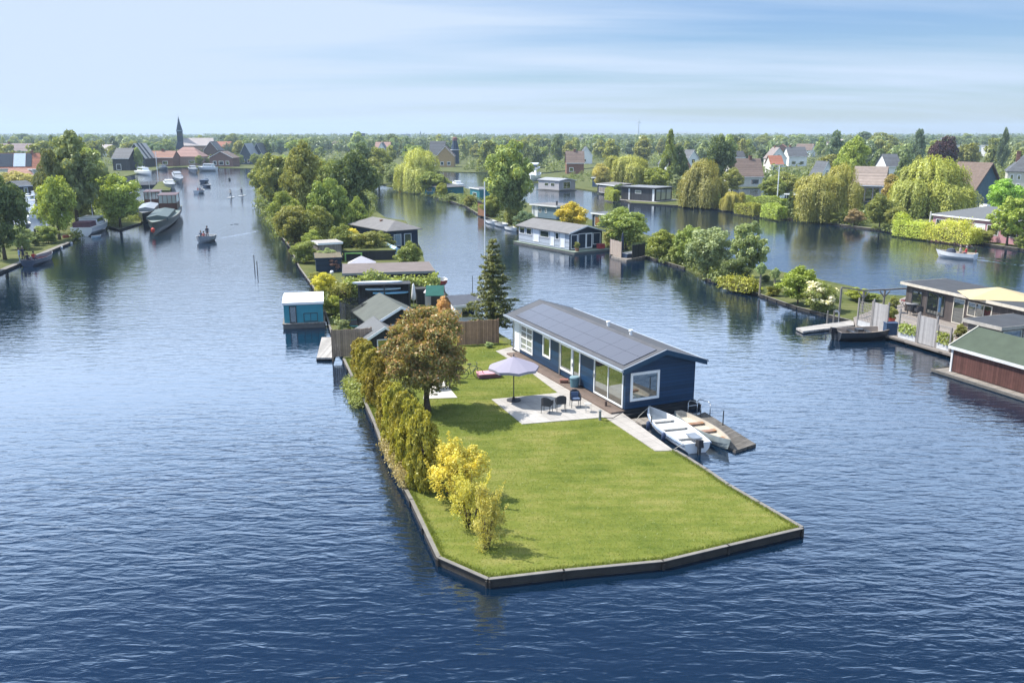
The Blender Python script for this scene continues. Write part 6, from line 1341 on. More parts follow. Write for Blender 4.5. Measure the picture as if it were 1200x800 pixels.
tree('bush', 1152, 289, 268, 26, 'olive', 'olive shrub against the pink house left of the light green weeping tree', 'shrub', 'shrub'); tree('bush', 1200, 294, 272, 26, 'mid', 'green shrub right of the light green weeping tree', 'shrub', 'shrub')
hedge('box_hedge', G(865, 250, .45), G(888, 252.5, .45), 2.2, 1.9, 'ygreen', 'clipped box hedge at the water, left of the pair', seed=21, leaf=.15); hedge('box_hedge', G(897, 254, .45), G(916, 257, .45), 2.2, 2.2, (.15, .2, .04), 'clipped box hedge at the water, right of the pair', seed=22, leaf=.15)
hedge('box_hedge', G(868, 245, .45), G(918, 249, .45), 2.0, 2.6, 'bright', 'long clipped hedge row behind the pair of box hedges', seed=23, leaf=.15); hedge('box_hedge', G(722, 236, .45), G(712, 234, .45), 1.5, 2.4, 'ygreen', 'clipped green hedge block left of the black houseboat', seed=24, leaf=.15)
hedge('box_hedge', G(800, 241, .45), G(816, 242.5, .45), 2.0, 3.2, 'ygreen', 'tall clipped hedge block under the large willow', seed=25, leaf=.15)
hedge('hedge', G(1052, 275, .45), G(1086, 279, .45), 2.4, 2.2, (.17, .19, .035), 'rounded yellow green hedge along the quay left of the pink house', seed=26, leaf=.12, wavy=.25, lump=.4); hedge('hedge', G(1086, 279, .45), G(1142, 286, .45), 2.4, 2.2, (.19, .19, .04), 'lower yellow green hedge along the quay before the pink house', seed=27, leaf=.12, wavy=.25, lump=.4)
pole('flagpole', 910, 243, 194, .12, WHITE, 'white flagpole on the bank of the inner canal', .45, 'flagpole'); pole('post', 1088, 275, 248, .14, OFFWHITE, 'pale post beside the hedge left of the pink house', .45)
house('pink_house', 'low pink and white house with shutters under a grey roof by the quay', 'house', **roofed((1094, 251.5), (1206, 263.5), (1106, 244), 3.3, .45), roof='mono', rise=.8, ov=.3, wm=mat('pink_wall', (.46, .25, .29), .8, .1), rm=mat('lead_grey_roof', ()), wins=[('f', .04, .14, .9, 2.3), ('f', .17, .28, .6, 2.3), ('f', .32, .43, .6, 2.3), ('f', .46, .58, .1, 2.3, dict(glass=mat('white_panel', ()), th=.1)), ('f', .6, .72, .9, 2.3), ('f', .78, .9, .9, 2.3)])
TH = house('thatched_house', 'house with a steep mauve brown thatched roof right of the huge willow', 'house', (1102, 242), (1136, 245), 9, 3.0, .42, 'gable_x', 5.6, .6, wm=mat('pale_teal_wall', (.10, .16, .18), .7), rm=THATCH, wins=[('f', .1, .25, .6, 2.2), ('f', .55, .68, .1, 2.2, dict(name='door')), ('f', .35, .48, .8, 2.0)], trim=False, th=.4)
house('glass_front_house', 'house with a pale brown tile roof and dark glass front left of the huge willow', 'house', (1000, 236), (1031, 237), 10, 4.0, .42, 'gable_x', 3.4, .8, wm=mat('greige_wall', ()), rm=mat('pale_brown_tile', (.26, .21, .18), .85, .2, 1.5, rows=(2, .3)), wins=[('f', .1, .38, .1, 3.0, dict(fm=VARN)), ('f', .42, .68, .1, 3.0, dict(fm=VARN)), ('f', .72, .94, .1, 3.0, dict(fm=VARN)), ('r', .1, .4, .3, 2.8)])
house('carport', 'small dark timber carport behind the white flagpole', 'carport', (921, 243), (935, 244), 4, 2.6, .42, 'flat', wm=DARKWALL, rm=DARKROOF, ov=.4)
V = [('house', 'white gabled house with a dark roof and arched window right of the tall pointed tree', (801, 205), (822, 204), 12, 3.8, 'gable_y', 5.0, WHITE, SLATEROOF, [('f', .2, .4, .8, 2.4), ('f', .6, .8, .8, 2.4), ('f', .4, .6, 4, 5.6)], None),
     ('house', 'pinkish gabled house below the white gabled house', (795, 214), (812, 214), 8, 3.6, 'gable_y', 3.6, mat('pinkish_wall', (.42, .27, .22), .8), BROWNROOF, [('f', .2, .4, .8, 2.4), ('f', .6, .8, .8, 2.4)], (.5, .5, .7, .8)),
     ('house', 'house with a big brown tile roof and white dormer beyond the inner canal', (857, 219), (893, 219), 9, 3.0, 'gable_x', 4.6, OFFWHITE, BROWNROOF, [('f', .1, .3, .6, 2.2), ('f', .6, .9, .6, 2.2), ('l', .3, .6, 3.2, 4.6)], (.7, .5, .8, .8)),
     ('house', 'white house with a flat dark roof behind the big brown roof', (856, 199), (872, 199), 9, 5.0, 'gable_x', 2.5, WHITE, DARKROOF, [('f', .1, .4, 1, 2.4), ('f', .6, .9, 1, 2.4)], None),
     ('house', 'white gabled house with a low dark extension in the village', (902, 196), (921, 196), 10, 4.0, 'gable_y', 4.6, WHITE, mat('pinkgrey_roof', (.24, .2, .19), .85), [('f', .15, .4, .8, 2.4), ('f', .6, .85, .8, 2.4), ('f', .4, .6, 4.2, 5.6)], (.5, .6, .8, .8)),
     ('house', 'white house with a dark slate roof beside the white gabled house', (924, 195), (945, 195), 10, 4.6, 'gable_x', 4.0, WHITE, SLATEROOF, [('f', .15, .4, .8, 2.4), ('f', .6, .85, .8, 2.4)], (.2, .5, .8, .8)),
     ('house', 'small house with an orange tile roof between village trees', (903, 203), (917, 203), 8, 3.4, 'gable_x', 3.0, OFFWHITE, REDROOF, [('f', .15, .4, .8, 2.4)], None),
     ('house', 'white A shaped gable house behind the tall yellow willow', (959, 218), (977, 218), 9, 2.2, 'gable_y', 4.6, WHITE, SLATEROOF, [('f', .2, .45, .6, 2.4), ('f', .55, .8, .6, 2.4), ('f', .38, .62, 3, 4.6)], None),
     ('house', 'cream house with a grey hip roof at the right edge of the village', (1178, 226), (1216, 227), 11, 5.2, 'hip', 4.2, CREAM, SLATEROOF, [('f', .08, .2, .8, 2.4), ('f', .3, .42, .8, 2.4), ('f', .08, .2, 3.3, 4.7), ('f', .3, .42, 3.3, 4.7)], (.3, .5, .9, .8)),
     ('house', 'brick house with a brown roof behind the round golden tree', (664, 204), (684, 204), 8, 4.2, 'gable_x', 4.0, BRICK, BROWNROOF, [('f', .15, .4, .8, 2.4)], (.5, .5, .8, .7)),
     ('house', 'white gabled house among trees above the pale far houseboat', (680, 192), (694, 192), 10, 4.2, 'gable_y', 4.0, WHITE, SLATEROOF, [('f', .2, .5, .8, 2.4)], None),
     ('house', 'small white house with a grey roof in the trees left of the copper beech', (1038, 212), (1054, 212), 9, 4.6, 'gable_x', 3.6, WHITE, SLATEROOF, [('f', .2, .5, .8, 2.4)], None),
     ('house', 'house with a steep grey roof left of the brick mill', (504, 193), (521, 193), 10, 4.5, 'gable_x', 6.5, mat('ochre_wall', (.40, .27, .13), .8), SLATEROOF, [('f', .2, .4, .8, 2.4), ('f', .6, .8, .8, 2.4)], None),
     ('house', 'ochre gabled house standing before the brick mill', (512, 196), (532, 196), 10, 5.0, 'gable_y', 4.0, mat('ochre_wall', ()), BROWNROOF, [('f', .2, .4, .8, 2.4), ('f', .6, .8, .8, 2.4)], None),
     ('house', 'white and blue gabled house above the olive willow', (441, 190), (454, 190), 9, 5.0, 'gable_y', 5.0, WHITE, SLATEROOF, [('f', .2, .4, 1, 2.6), ('f', .6, .8, 1, 2.6)], None),
     ('house', 'house with a pinkish tile roof left of the white and blue gable', (440, 185), (457, 185), 9, 6.0, 'gable_x', 3.5, OFFWHITE, mat('pink_tile', (.32, .2, .17), .85, .2, 1.5, rows=(2, .25)), [('f', .2, .4, 1, 2.6)], None),
     # left village
     ('terrace_house', 'terrace house with a red tile roof and dark solar panels behind the marina', (-4, 212), (57, 211), 9, 4.0, 'gable_x', 4.4, OFFWHITE, REDROOF, [('f', .15, .25, .8, 2.4), ('f', .4, .5, .8, 2.4), ('f', .65, .75, .8, 2.4)], (.7, .5, .8, .8)),
     ('house', 'low house with a reddish roof in front of the terrace', (11, 216.5), (41, 216), 7, 2.8, 'gable_x', 1.6, CREAM, mat('faded_red_roof', (.30, .17, .13), .85, .2, 1.5, rows=(2, .25)), [('f', .15, .35, .8, 2.0), ('f', .6, .8, .8, 2.0)], None),
     ('house', 'pale cube house right of the low reddish roof', (41, 216), (54, 215.5), 7, 4.2, 'flat', 1, mat('pale_grey_wall', (.5, .5, .5), .8), GREYROOF, [('f', .2, .6, .8, 2.2)], None),
     ('terrace_house', 'long row of houses with faded mauve roofs far behind the terrace', (-12, 190), (52, 190), 10, 5.5, 'gable_x', 4.0, BRICK, mat('mauve_roof', (.25, .2, .2), .85, .2, 1.5, rows=(2, .25)), [('f', .1, .2, 1, 2.6), ('f', .4, .5, 1, 2.6), ('f', .7, .8, 1, 2.6)], (.3, .5, 1, 1)),
     ('barn', 'black boarded barn left of the striped white roof', (133, 200), (152, 200), 11, 5.0, 'gable_x', 3.8, DARKWALL, SLATEROOF, [('f', .2, .5, .2, 2.6, dict(name='door', glass=DARKWALL))], None),
     ('barn', 'black barn with white and dark roof bands near the left bank', (149, 196), (171, 196), 12, 4.2, 'gable_y', 6.2, DARKWALL, mat('pale_barn_roof', (.50, .47, .43), .7, .1), [('f', .2, .5, .2, 2.6, dict(name='door', glass=DARKWALL))], None),
     ('house', 'row house with a reddish roof between barns and church', (173, 195), (203, 195), 9, 4.0, 'gable_x', 2.8, BRICK, mat('faded_red_roof', ()), [('f', .1, .3, .8, 2.4), ('f', .6, .8, .8, 2.4)], (.5, .5, 1, .8)),
     ('house', 'brick house with a low reddish hip roof at the foot of the church', (200, 194), (236, 194), 10, 4.0, 'hip', 4.5, mat('pale_brick', (.36, .24, .2), .85), mat('salmon_roof', (.36, .22, .19), .85, .2, 1.5, rows=(2, .25)), [('f', .1, .3, .8, 2.4), ('f', .6, .8, .8, 2.4)], None),
     ('house', 'dark brick gabled house right of the church', (240, 189), (256, 189), 10, 6.0, 'gable_y', 4.5, mat('dark_brick', (.12, .075, .07), .9), SLATEROOF, [('f', .2, .4, 1, 3), ('f', .6, .8, 1, 3)], None),
     ('house', 'wide brick house with a low brown gable at the far bank', (246, 195.5), (273, 195.5), 10, 4.0, 'gable_y', 2.8, mat('brown_brick', (.2, .11, .09), .9), BROWNROOF, [('f', .15, .3, .8, 2.6), ('f', .4, .6, .8, 2.6), ('f', .7, .85, .8, 2.6)], None),
     ('house', 'dark blue gabled house with a white roof stripe at the left of the island trees', (281, 193), (296, 193), 12, 4.0, 'gable_y', 6.0, mat('blue_black_wall', (.06, .08, .11), .7), mat('pale_slate', (.3, .32, .35), .7), [('f', .2, .4, .8, 2.6), ('f', .6, .8, .8, 2.6)], None),
     ('house', 'second dark gabled house half hidden by the island trees', (295, 192), (309, 192), 12, 4.0, 'gable_y', 6.0, mat('blue_black_wall', ()), SLATEROOF, [('f', .2, .4, .8, 2.6)], None),
     ('shed', 'long shed with a pale blue roof in the left marina', (14, 224), (31, 223.5), 5, 2.2, 'mono', .4, DARKWALL, mat('blue_sheet_roof', (.25, .34, .42), .6), [('f', .2, .4, .2, 1.8)], None),
     ('boathouse', 'grey boathouse roofs under the dark left tree', (24, 230), (40, 229), 6, 2.4, 'gable_x', 1.0, DARKWALL, SLATEROOF, [('f', .3, .6, .2, 2.0)], None),
     ('school_building', 'long white flat school building beyond the copper beech', (1118, 180), (1162, 180), 20, 6.0, 'flat', 1, WHITE, GREYROOF, [('f', .05, .3, 2.5, 4.5), ('f', .36, .64, 2.5, 4.5), ('f', .7, .95, 2.5, 4.5)], None),
     ('school_building', 'white flat roofed block at the right edge under the horizon', (1168, 184), (1205, 184), 20, 6.5, 'flat', 1, mat('pale_grey_wall', ()), GREYROOF, [('f', .05, .3, 2.5, 4.5), ('f', .4, .9, 2.5, 4.5)], None),
     ('warehouse', 'low white warehouse far off left of the wind turbine mast', (655, 165.6), (684, 165.6), 40, 5.0, 'flat', 1, mat('pale_grey_wall', ()), GREYROOF, [], None),
     ('apartment_block', 'distant blue grey apartment block at the horizon', (470, 166), (480, 166), 20, 14, 'flat', 1, mat('far_concrete', (.34, .36, .38), .8), GREYROOF, [], None),
     ('apartment_block', 'dark distant apartment block above the dark pointed tree', (411, 172), (425, 172), 20, 15.2, 'flat', 1, mat('far_dark', (.10, .13, .15), .8), GREYROOF, [], None)]
for nm, lb, p0, p1, dep, wh, rf, rise, wm_, rm_, ws_, ch in V:
    cat = nm.replace('_', ' '); cat = cat if len(cat.split()) <= 2 else 'house'
    big = proj(*G(*p0, .42))[1] < 200 and rf != 'flat'
    H_ = house(nm, lb, cat, p0, p1, dep, wh, .42, rf, rise, .35, wm=wm_, rm=rm_, wins=[(w_[0], w_[1], w_[2], w_[3], w_[4], dict(dict(th=.16), **(w_[5] if len(w_) > 5 else {}))) for w_ in ws_], chim=ch)
    if 'solar' in lb:
        L = H_['L']; s_ = rise / (dep / 2); a_ = math.atan(s_)
        for x0, x1, c_ in ((.06, .34, m_ if False else mat('dark_pv', (.02, .03, .05), .25)), (.35, .58, mat('pale_pv', (.42, .5, .6), .25)), (.59, .70, mat('dark_pv', ()))):
            b = MB(); b.box(L * x0, L * x1, .1, 4.2 / math.cos(a_), 0, .06); o = b.build('solar_panel', c_, H_, (0, .1, wh + .1 * s_ + .2)); o.rotation_euler = (a_, 0, 0)
    if 'bands' in lb:
        for y0 in (2.0, 6.0):
            b = MB(); L = H_['L']; s_ = rise / (L / 2); b.ext([(-.36, wh - .36 * s_ + .14), (L / 2, wh + rise + .14), (L + .36, wh - .36 * s_ + .14), (L + .36, wh - .36 * s_ + .17), (L / 2, wh + rise + .17), (-.36, wh - .36 * s_ + .17)], y0, y0 + 2.0); b.build('roof_band', DARKROOF, H_)
rf_ = [('grey', SLATEROOF), ('brown', BROWNROOF), ('red', REDROOF), ('pale', mat('pale_mauve_roof', (.36, .32, .31), .8, .12, .4))]; rr2 = random.Random(31); SP = []
for x0, x1, y0, y1, cnt in ((58, 132, 171, 184, 6), (236, 300, 172, 181, 4), (312, 480, 169, 180, 7), (560, 720, 169, 179, 7), (815, 1000, 170, 184, 8), (1005, 1120, 171, 184, 5)):
    for i in range(cnt):
        px, by = rr2.uniform(x0, x1), rr2.uniform(y0, y1); w2 = 9.5 / mpp(G(px, by, .42)) * rr2.uniform(.4, .7); cn, rm_ = rf_[rr2.randrange(4)]
        wl, wn = ((WHITE, 'white'), (BRICK, 'brick'), (CREAM, 'cream'))[rr2.randrange(3)]
        house('house', f'small {wn} house with a {cn} roof among the distant trees', 'house', (px - w2, by), (px + w2, by + rr2.uniform(-.3, .3)), 9, rr2.uniform(3.5, 5.5), .42, ('gable_x', 'gable_y')[i % 2], rr2.uniform(3.2, 4.6), .4, wm=wl, rm=rm_, trim=False, wins=[('f', .2, .42, 1, 2.6, dict(th=.16)), ('f', .6, .82, 1, 2.6, dict(th=.16))], group=f'small {wn} houses with {cn} roofs among the distant trees'); SP.append((px, by, w2))
# church
p = G(213.3, 187, .42); root = empty('church', p, .35, 'village church with a slender dark slate spire above the left roofs', 'church'); k = mpp(p)
zs = lambda y: TZ(p, y) - .42
b = MB(); t_ = 3.1 * k; b.box(-t_, t_, -t_, t_, 0, zs(154)); b.build('tower', mat('dark_slate_tower', (.028, .05, .085), .75, .15, .5), root)
b = MB(); b.hexa([(-t_ * 1.9, -t_ * 1.9, zs(175)), (t_ * 1.9, -t_ * 1.9, zs(175)), (t_ * 1.9, t_ * 1.9, zs(175)), (-t_ * 1.9, t_ * 1.9, zs(175))], [(-t_, -t_, zs(166)), (t_, -t_, zs(166)), (t_, t_, zs(166)), (-t_, t_, zs(166))]); b.build('tower_skirt', mat('dark_slate_tower', ()), root)
b = MB(); b.box(-t_ * 1.14, t_ * 1.14, -t_ * 1.14, t_ * 1.14, zs(154) + .01, zs(152.6)); b.build('gallery', mat('gallery_blue', (.18, .24, .3), .6), root)
b = MB(); q = t_ * 1.02; b.hexa([(-q, -q, zs(152.6) + .01), (q, -q, zs(152.6) + .01), (q, q, zs(152.6) + .01), (-q, q, zs(152.6) + .01)], [(-q * .42, -q * .42, zs(144)), (q * .42, -q * .42, zs(144)), (q * .42, q * .42, zs(144)), (-q * .42, q * .42, zs(144))]); b.hexa([(-q * .42, -q * .42, zs(144) + .01), (q * .42, -q * .42, zs(144) + .01), (q * .42, q * .42, zs(144) + .01), (-q * .42, q * .42, zs(144) + .01)], [(-.08, -.08, zs(136.6)), (.08, -.08, zs(136.6)), (.08, .08, zs(136.6)), (-.08, .08, zs(136.6))])
sp_ = b.build('spire', mat('spire_slate', (.028, .055, .09), .7, .15, .5), root); b = MB(); b.tube((0, 0, zs(136.6)), (0, 0, zs(133)), .12, .05); b.build('finial', STEEL, sp_)
for s in ('f',):
    for x in (-.45, .45): b = MB(); b.box(x * t_ - .5, x * t_ + .5, -t_ - .1, -t_ - .01, zs(160), zs(156)); b.build('louvre', DARKSTEEL, root)
b = MB(); L = 34 * k; b.extx([(-7, 0), (7, 0), (7, 8), (0, zs(163)), (-7, 8)], t_ + .1, L); b.build('nave', mat('pale_brick', ()), root)
b = MB(); b.extx([(-7.6, 7.6), (0, zs(163) + .1), (7.6, 7.6), (7.6, 8.0), (0, zs(163) + .6), (-7.6, 8.0)], t_ + .05, L + .4); b.build('roof', mat('pale_mauve_roof', (.36, .32, .31), .8, .12, .4), root)
b = MB(); b.ext([(-6, 0), (6, 0), (6, 7), (0, zs(163)), (-6, 7)], t_ + 2, t_ + 16); b.build('transept', mat('pale_brick', ()), root) if False else None
for i in range(4): x = t_ + 3 + i * 5.5; b = MB(); b.box(x, x + 1.6, -7.12, -7.01, 2.5, 6.5); b.build('window', GLASS, root)
# brick mill stump
p = G(533.5, 192, .42); k = mpp(p); zs = lambda y: TZ(p, y) - .42; root = empty('windmill', p, 0, 'dark sail less mill tower with a reddish cap behind the ochre house', 'windmill')
b = MB(); b.lathe([(4.6 * k, 0), (4.2 * k, zs(174)), (2.6 * k, zs(165))], n=10); b.build('tower', mat('dark_slate_tower', ()), root); b = MB(); b.lathe([(2.9 * k, zs(165) + .02), (2.9 * k, zs(162)), (1.2 * k, zs(160.5))], n=10); b.build('cap', mat('brown_cap', (.2, .1, .09), .8), root); b = MB(); b.lathe([(5.6 * k, zs(176)), (5.6 * k, zs(175.4))], n=12); b.build('gallery', WHITE, root)
# far needle spire and wind turbine
p = G(493, 164.6, .4); zs = lambda y: TZ(p, y) - .42; root = empty('far_church', p, 0, 'thin needle spire of a distant church on the horizon', 'church'); k = mpp(p); b = MB(); b.box(-1.2 * k, 1.2 * k, -1.2 * k, 1.2 * k, 0, zs(159)); b.build('tower', mat('far_dark', ()), root); b = MB(); b.tube((0, 0, zs(159)), (0, 0, zs(153.5)), 1.3 * k, .1 * k, 8); b.build('spire', mat('far_dark', ()), root)
p = G(748, 164.2, .4); zs = lambda y: TZ(p, y) - .42; k = mpp(p); root = empty('wind_turbine', p, 0, 'thin white wind turbine far away on the horizon', 'wind turbine'); b = MB(); b.tube((0, 0, 0), (0, 0, zs(143)), .75 * k, .4 * k, 8); b.build('mast', mat('turbine_grey', (.42, .45, .48), .6), root)
for a_ in (90, 210, 330): b = MB(); d = Vector((math.cos(R(a_)), 0, math.sin(R(a_)))); c_ = Vector((0, -.6 * k, zs(143))); b.tube(c_, c_ + d * 4.2 * k, .35 * k, .1 * k, 5); b.build('blade', mat('turbine_grey', ()), root)
# ------------------------------------------------------------------ trees of the left shore
for a in [('broad', 6, 304, 200, 62, 'dark', 'big dark tree at the left edge beside the standing people'), ('airy', 92, 270, 149, 82, (.115, .14, .065), 'very tall grey green tree on the left spit'),
          ('tall', 64, 274, 168, 40, (.075, .08, .035), 'dark olive tree leaning against the very tall tree'), ('broad', 70, 281, 203, 52, (.14, .17, .04), 'yellow green leafy tree in front of the very tall tree'),
          ('round', 141, 266, 199, 60, (.13, .155, .04), 'broad round olive green tree at the tip of the left spit'), ('airy', 110, 262, 166, 54, (.13, .155, .06), 'slender tree right of the very tall tree'),
          ('broad', 94, 266, 222, 40, 'mid', 'shady green tree under the very tall tree'), ('bush', 56, 285, 262, 30, 'mid', 'round green bush on the grassy spit'), ('bush', 26, 292, 262, 36, 'grey', 'pale flowering bush beside the dark left tree'), ('bush', 42, 288, 272, 18, 'dark', 'small dark bush by the stump posts'),
          ('broad', -14, 318, 232, 60, 'dark', 'dark tree cut off by the left edge of the view'), ('round', 20, 224, 200, 40, (.2, .19, .07), 'pale reed like bushes below the terrace'), ('bush', 34, 221, 203, 30, (.2, .2, .08), 'pale yellow reed bushes below the low reddish roof')]:
    tree(*a)
for i in range(13):
    px = 207 + i * 8.2 + rnd.uniform(-2, 2); by = rnd.uniform(192.5, 195); k = rnd.choice(['mid', 'olive', 'grey', 'ygreen'])
    tree('bush' if i % 3 else 'round', px, by, by - rnd.uniform(9, 16), rnd.uniform(9, 15), k, 'leafy shrub in the row along the far bank below the church', 'shrub', 'shrub', 'shrubs along the far bank below the church')
for i, (px, by, ty, wd) in enumerate(((262, 178, 157, 22), (272, 179, 155.5, 18), (285, 178, 157, 20), (655, 179, 155.5, 22), (625, 183, 157, 32), (700, 180, 157, 28), (868, 180, 156, 22), (895, 179, 157.5, 24), (935, 178, 156, 32), (1012, 184, 152.5, 32), (1032, 186, 154, 36), (1130, 177, 155.5, 28), (30, 174, 155.5, 28), (108, 174, 156.5, 22), (345, 177, 159, 26), (462, 173, 158, 22), (590, 178, 158, 26), (760, 178, 157, 26))):
    tree(('tall', 'broad', 'airy')[i % 3], px, by, ty, wd, ('blue', 'mid', 'grey')[i % 3], 'tall tree of the distant village standing up above the tree line', 'broadleaf_tree', 'tree', 'tall trees standing above the far tree line')
# ------------------------------------------------------------------ village trees farther away
KEEP = [(-6, 58, 176, 212, 212), (130, 175, 166, 198, 198), (198, 275, 140, 194, 194), (280, 309, 168, 194, 192), (14, 32, 210, 225, 224), (440, 457, 168, 190, 188), (484, 510, 190, 204, 202), (503, 538, 158, 195, 192), (797, 826, 172, 200, 204), (857, 893, 188, 214, 219),
        (856, 872, 174, 190, 199), (900, 946, 168, 190, 195), (958, 978, 190, 212, 218), (1000, 1034, 203, 240, 236), (1118, 1162, 166, 178, 180), (1165, 1210, 168, 226, 226), (1120, 1155, 200, 245, 243), (680, 695, 172, 190, 192), (862, 945, 222, 246, 226), (160, 250, 194, 230, 200), (1095, 1115, 156, 190, 214)]
zones = [('beyond the church village on the left', -30, 200, 176, 207, 34), ('behind the far left bank', 130, 300, 172, 193, 34), ('in the far village beyond the middle water', 300, 560, 171, 196, 62), ('beyond the far inlet behind the poplar', 540, 720, 171, 201, 50),
         ('in the village behind the right willows', 700, 860, 170, 216, 50), ('in the village behind the inner canal', 840, 1010, 170, 222, 56), ('in the village behind the thatched house', 1000, 1230, 170, 228, 66)]
kinds = [('mid', 'mid green'), ('olive', 'olive green'), ('dark', 'dark green'), ('grey', 'grey green'), ('ygreen', 'yellow green'), ('blue', 'blue green')]
rr = random.Random(12); placed = []
for zn, x0, x1, y0, y1, cnt in zones:
    made = 0; tries = 0
    while made < cnt and tries < 4000:
        tries += 1
        inv = rr.uniform(1 / (y1 - 157), 1 / (y0 - 157)); by = 157 + 1 / inv if rr.random() < .55 else rr.uniform(y0, y1); px = rr.uniform(x0, x1)
        p = G(px, by, .42)
        if not inside(E_POLY, p.x, p.y) or inside(B_POLY, p.x, p.y) or inside(A_POLY, p.x, p.y): continue
        h = rr.uniform(7.5, 13.5) * (1.15 if rr.random() < .2 else 1); w_ = h * rr.uniform(.75, 1.15)
        top = proj(p.x, p.y, h + .4)[1]; hw = w_ / mpp(p) / 2
        hit = [k for k, (a, b, c, d, e) in enumerate(KEEP) if px + hw > a and px - hw < b and top < d and by > c and by > e - 1]
        if hit and (2 in hit or rr.random() > .12): continue
        if any((p - q).length < 3.4 for q in placed): continue
        if any(abs(px - a) < c * 1.1 + hw * .6 and by > b - 2 and by < b + 9 for a, b, c in SP) and rr.random() < .7: continue
        placed.append(p); made += 1; col, cn = kinds[rr.choices(range(6), (5, 5, 3, 4, 2, 3))[0]]
        i = rr.randrange(len(FAR)); o = link('pointed_tree' if i % 3 == 0 else 'broadleaf_tree', FAR[i], None, p, rr.uniform(0, 6.28), (w_ * (.7 if i % 3 == 0 else 1), w_ * (.7 if i % 3 == 0 else 1), h)); c = GREEN[col]; o.color = (*c, 1)
        tag(o, f'{cn} {"pointed" if i % 3 == 0 else "round crowned"} tree {zn}', 'tree', f'{cn} {"pointed" if i % 3 == 0 else "round crowned"} trees {zn}')
# far woods: one mass to the horizon
rg = np.random.default_rng(99); P = []; N = []; S = []; T = []
def mass(n, d0, d1, hmin, hmax, cards, u0=-.88, u1=.88, dens=1.0):
    for i in range(n):
        d = math.sqrt(rg.uniform(d0 ** 2, d1 ** 2)); u = rg.uniform(u0, u1); x, y = u * d, d
        # groups of trees with open fields in between
        if math.sin(x * .011 + d * .004) + math.sin(d * .013 - x * .006) + rg.normal() * .5 < -.5: continue
        px, py = proj(x, y, .4)
        if any(px > a - 2 and px < b + 2 and py > e for a, b, c, dd, e in KEEP): continue
        h = rg.uniform(hmin, hmax); r_ = h * rg.uniform(.34, .55); k = cards
        dv = unit(rg, k); q = rg.uniform(.5, 1, (k, 1)); pp_ = dv * q * np.array([r_, r_, h * .5]) + np.array([x, y, .4 + h * .52]); pp_[:, 2] = np.maximum(pp_[:, 2], .8)
        P.append(pp_); N.append(dv + np.array([0, 0, .4]) + rg.normal(size=(k, 3)) * .4); S.append(np.full(k, h * .17)); T.append(np.full(k, rg.uniform(.05, .75)) + rg.uniform(-.1, .25, k))
mass(1450, 600, 1000, 8, 13, 90); mass(3000, 1000, 1800, 10, 15, 60); mass(3400, 1800, 3900, 12, 18, 34)
me = card_mesh('far_woods', np.concatenate(P), np.concatenate(N), np.concatenate(S), np.concatenate(T), asp=1.3)
o = link('far_woods', me); o.color = (.05, .066, .027, 1); tag(o, 'blue green woods and tree lines fading to the horizon', 'woods', kind='stuff')

# undergrowth that nobody could count: brambles, reeds and low shrubs under the trees and between the houses
P = []; N = []; S = []; T = []
def under(poly, n, h0, h1, cards):
    pl = P0(poly, .4) if not hasattr(poly[0], 'x') else poly; xs = [p.x for p in pl]; ys = [p.y for p in pl]; k = 0; tr = 0
    while k < n and tr < n * 60:
        tr += 1; x = rg.uniform(min(xs), max(xs)); y = rg.uniform(min(ys), max(ys))
        if not inside(pl, x, y): continue
        k += 1; add_clump(x, y, rg.uniform(h0, h1), cards)
def add_clump(x, y, h, cards):
    r_ = h * rg.uniform(.6, 1.1); dv = unit(rg, cards); dv[:, 2] = np.abs(dv[:, 2]); q = rg.uniform(.5, 1, (cards, 1))
    pp_ = dv * q * np.array([r_, r_, h]) + np.array([x, y, .4]); P.append(pp_); N.append(dv + rg.normal(size=(cards, 3)) * .45); S.append(np.full(cards, max(.14, h * .16))); T.append(np.full(cards, rg.uniform(.0, .7)) + rg.uniform(0, .3, cards))
under([(350, 316), (340, 291), (328, 275), (314, 262), (304, 240), (300, 212), (440, 212), (436, 235), (438, 250), (426, 262), (405, 284), (372, 298)], 620, .6, 2.4, 90)
under([(88, 281), (108, 266), (131, 267), (164, 262), (172, 240), (110, 245), (80, 262)], 150, .5, 1.8, 80)
under([(446, 219), (545, 241), (590, 262), (612, 268), (606, 240), (560, 230), (480, 213)], 160, .5, 1.7, 70)
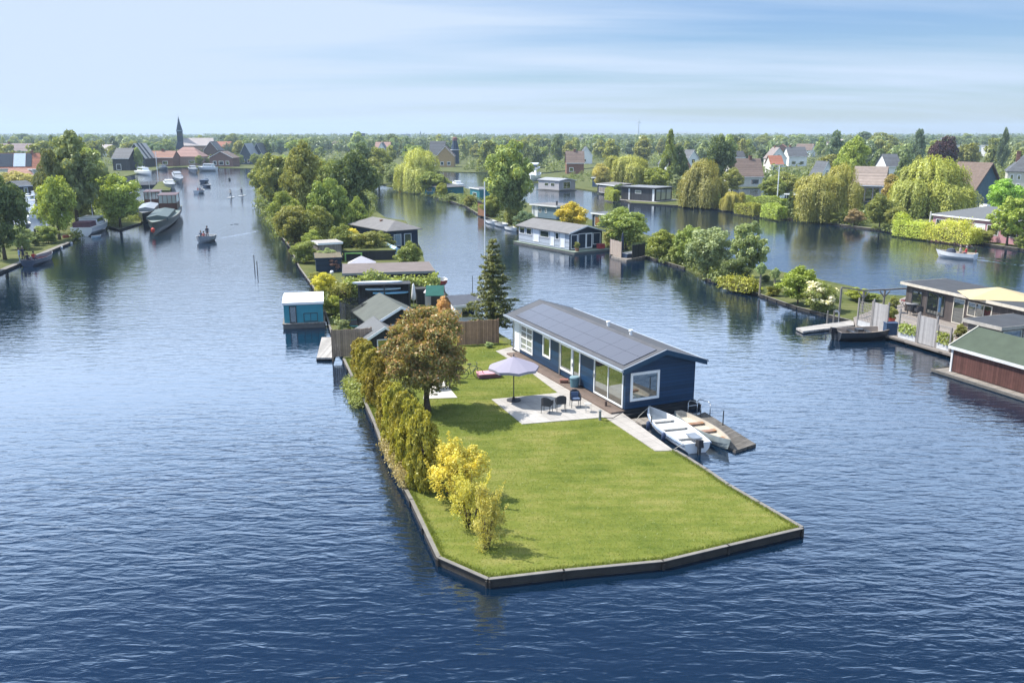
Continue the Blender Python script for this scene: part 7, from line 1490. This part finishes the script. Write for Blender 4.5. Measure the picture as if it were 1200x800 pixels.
under([(759, 302), (803, 316), (828, 329), (846, 333), (830, 304), (790, 293), (750, 279), (712, 268), (716, 286)], 120, .4, 1.6, 110)
under([(640, 214), (724, 230), (728, 224), (740, 226), (790, 236), (800, 242), (860, 247), (858, 232), (840, 214), (700, 200)], 170, .6, 2.4, 70)
under([(925, 256), (1020, 269), (1062, 273), (1062, 250), (985, 243), (925, 240)], 150, .5, 2.2, 80)
under([(380, 352), (404, 396), (432, 398), (424, 372), (396, 340)], 60, .3, 1.0, 90)
k = 0
for tr in range(30000):
    if k > 1900: break
    px = rg.uniform(-230, 1400); py = rg.uniform(166, 226); p = G(px, py, .4)
    if not inside(E_POLY, p.x, p.y) or inside(B_POLY, p.x, p.y) or inside(A_POLY, p.x, p.y): continue
    h = rg.uniform(1.5, 5.5); top = proj(p.x, p.y, h + .4)[1]; hw = h / mpp(p)
    if any(px + hw > a and px - hw < b and top < d and py > c and py > e - 1 for a, b, c, d, e in KEEP): continue
    k += 1; add_clump(p.x, p.y, h, 60)
me = card_mesh('undergrowth', np.concatenate(P), np.concatenate(N), np.concatenate(S), np.concatenate(T), asp=1.4)
o = link('undergrowth', me); o.color = (.062, .075, .025, 1); tag(o, 'green undergrowth and low shrubbery beneath trees and between houses', 'undergrowth', kind='stuff')

# ------------------------------------------------------------------ picture settings
scene.view_settings.view_transform = 'Standard'; scene.view_settings.look = 'None'; scene.view_settings.exposure = EXPO; scene.view_settings.gamma = 1; scene.view_settings.use_curve_mapping = False
scene.render.engine = 'CYCLES'; cy = scene.cycles; cy.use_denoising = True
try: cy.denoiser = 'OPENIMAGEDENOISE'; cy.denoising_input_passes = 'RGB_ALBEDO_NORMAL'; cy.denoising_prefilter = 'ACCURATE'
except Exception: pass
cy.max_bounces = 6; cy.diffuse_bounces = 2; cy.glossy_bounces = 3; cy.transmission_bounces = 3; cy.transparent_max_bounces = 8; cy.volume_bounces = 0; cy.caustics_reflective = False; cy.caustics_refractive = False; cy.sample_clamp_indirect = 4.0
